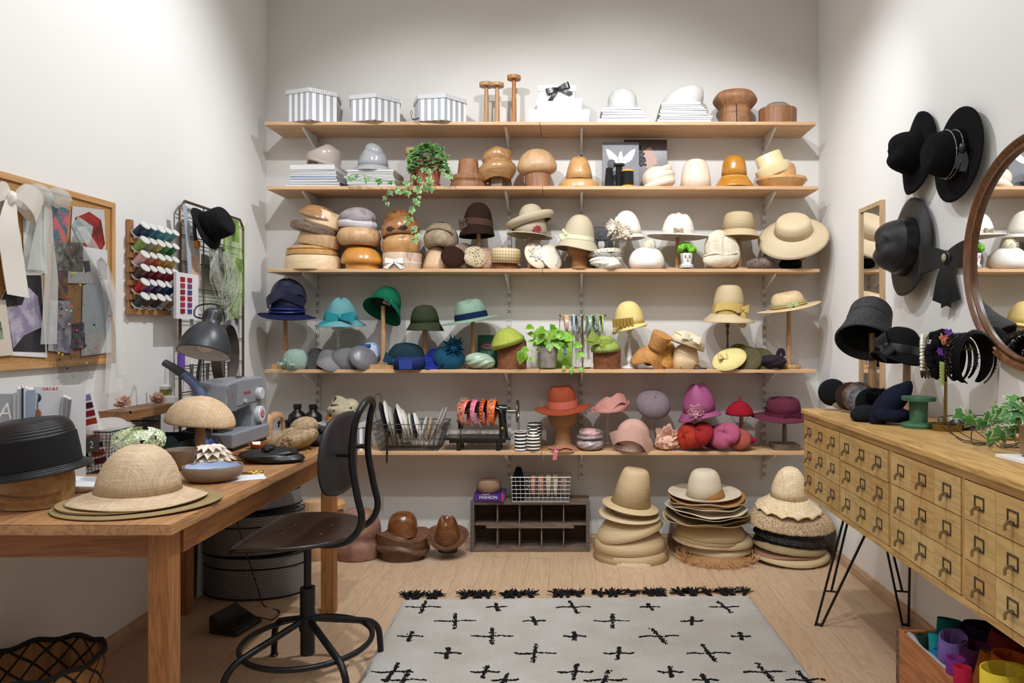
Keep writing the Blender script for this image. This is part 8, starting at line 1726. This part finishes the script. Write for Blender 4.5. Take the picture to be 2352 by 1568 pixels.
# ivy on cabinet in wire bowl
pv = Vector((1.266, 1.945, z+.0095)); o = turned('brown pot of ivy at the right edge of the cabinet', 0, z, pv.y, [(0, 5), (34, 5), (38, 78), (40, 82), (36, 82), (34, 76), (0, 74)], mat('plain', '8c7052', rough=.7), name='potted_ivy', cat='potted plant', k=0, part=['pot'], loc=pv)
iv = MB(); st = MB(); g = random.Random(8)
def lq(u, v, Y): return at(u, v, Y)-pv
for pts, n_ in (([(0, 0, .1), lq(2330, 950, 2.0), lq(2290, 952, 2.1), lq(2250, 962, 2.2), lq(2225, 955, 2.25), lq(2218, 940, 2.28)], 16), ([(0, 0, .1), lq(2320, 930, 2.05), lq(2285, 945, 2.1), lq(2262, 968, 2.15)], 9), ([(0, 0, .1), lq(2335, 970, 1.98), lq(2310, 985, 2.02), lq(2285, 990, 2.06)], 9), ([(0, 0, .1), lq(2345, 925, 2.0), lq(2350, 950, 1.95)], 8)):
    strand(pts, n_, iv, st, (.030, .046))
for k in range(50): a = g.uniform(0, 6.28); leaf(iv, (.05*cos(a), .05*sin(a), .11+g.uniform(-.02, .05)), (cos(a), sin(a), g.uniform(-.5, .4)), (cos(a)*.4, -.6, 1), g.uniform(.03, .045))
iv.build('foliage', IVYM, o, ang=0); st.build('stem', STEM, o)
o = E('wire_bowl', 'thin dark wire bowl around the ivy', 'wire bowl', Vector((1.30, 2.19, z))); b = MB()
for k in range(12): a = pi*k/6; b.tube([(.02*cos(a), .02*sin(a), .003), (.09*cos(a+.3), .09*sin(a+.3), .008), (.15*cos(a+.6), .15*sin(a+.6), .05), (.16*cos(a+.7), .16*sin(a+.7), .075)], .0016, 5, k=3)
b.tube([(.16*cos(a), .16*sin(a), .075) for a in [2*pi*k/40 for k in range(40)]], .002, 5, True); b.build('wires', DW, o)
o = E('wooden_tray', 'small curved wooden tray near the ivy pot', 'tray', cp(2335, 1012)+Vector((0, .03, .001))); MB().lathe([(0, .002), (.04, .002), (.05, .012), (.047, .012), (.038, .005), (0, .005)], asp=.5, n=28).build('body', W_NAT, o)
o = E('magazine', 'white magazine with a green and peach print on the cabinet edge', 'magazine', Vector((1.285, 1.895, z)), (0, 0, 4)); MB().box((0, 0, .004), (.19, .22, .008)).build('pages', mat('plain', 'ecebe8'), o, smooth=False); bx('cover_picture', (.04, .0, .0083), (.10, .16, .0008), PL('9cb5a5', 'dcb9a8', 14), o)
# ================================================================== HATS HUNG ON THE RIGHT WALL
def hung(label, u, v, off, cw_, ch, bw_, m, tip=0, yawx=0, **k):
    X = RX-off; Y = X*F/(u-U0); p = Vector((X, Y, CH-(v-V0)*Y/F)); s = Y/F
    o = hat(label, 0, 0, Y, cw_, ch, bw_, m, loc=p, **k)
    R_ = Matrix.Rotation(radians(yawx), 3, 'Z') @ Matrix.Rotation(radians(-90+tip), 3, 'Y') @ Matrix.Rotation(radians(k.get('spin', 0)), 3, 'Z')
    o.rotation_euler = R_.to_euler(); return o
o = hung('black felt fedora hung at the upper left on the right wall', 2100, 352, .045, 100, 62, 190, FT('121214'), tip=6, ct=.86, n=3.2, drop=0, d='crease', damt=.8, asp=.9, basp=.8, band=FT('0d0d0f'), bandh=18, brim=lambda a, t: -12*t*t*abs(sin(a)))
o = hung('black fur felt hat with a silver cord and knot on the right wall', 2196, 356, .045, 112, 74, 216, mat('felt', '141416'), tip=4, ct=.88, n=3.6, drop=0, d='tele', damt=.7, asp=.95, basp=.95, brim=lambda a, t: -4*t*t*abs(sin(a)))
for zz, tl in ((.022, .0), (.045, .012)): MB().tube([((.095-zz*.1)*cos(a), (.092-zz*.1)*sin(a), zz+tl*cos(a)) for a in [2*pi*k/30 for k in range(30)]], .0018, 5, True).build('silver_cord', mat('glitter', 'c9c6c0', '6a6864'), o)
b = MB().ball((.0, -.10, .03), (.022, .014, .014), 8).ribbon([(-.01, -.10, .03), (-.05, -.108, .022), (-.09, -.112, .03)], (0, .3, 1), .024).ribbon([(-.01, -.10, .03), (-.05, -.104, .045), (-.08, -.106, .05)], (0, .3, 1), .018); b.build('knot', SAT('1a1a1d'), o)
o = hung('large black glossy straw fedora hung above the slim mirror side', 2082, 567, .05, 130, 72, 226, mat('braid', '26262a', '09090b', p=.0062, rough=.38), tip=5, ct=.84, n=3.4, drop=0, d='fedora', damt=.8, asp=.95, basp=.85, band=SAT('111114'), bandh=26, brim=lambda a, t: -9*t*t*abs(sin(a)))
X = RX-.03; Yb = X*F/(2176-U0); o = E('bow', 'large black satin bow with a jewel on the right wall', 'bow', Vector((X, Yb, CH-(592-V0)*Yb/F)), (0, 0, -72))
for nm_, (w_, h_, tl) in (('bow_loops', (.26, .12, .17)),): bow(o, (0, 0, 0), w_, h_, SAT('15161a'), tails=tl, spread=.085, name=nm_)
MB().ball((0, -.018, 0), (.012, .006, .018), 6).build('jewel', mat('glitter', 'd8c8a8', '8c8478', s=400), o)
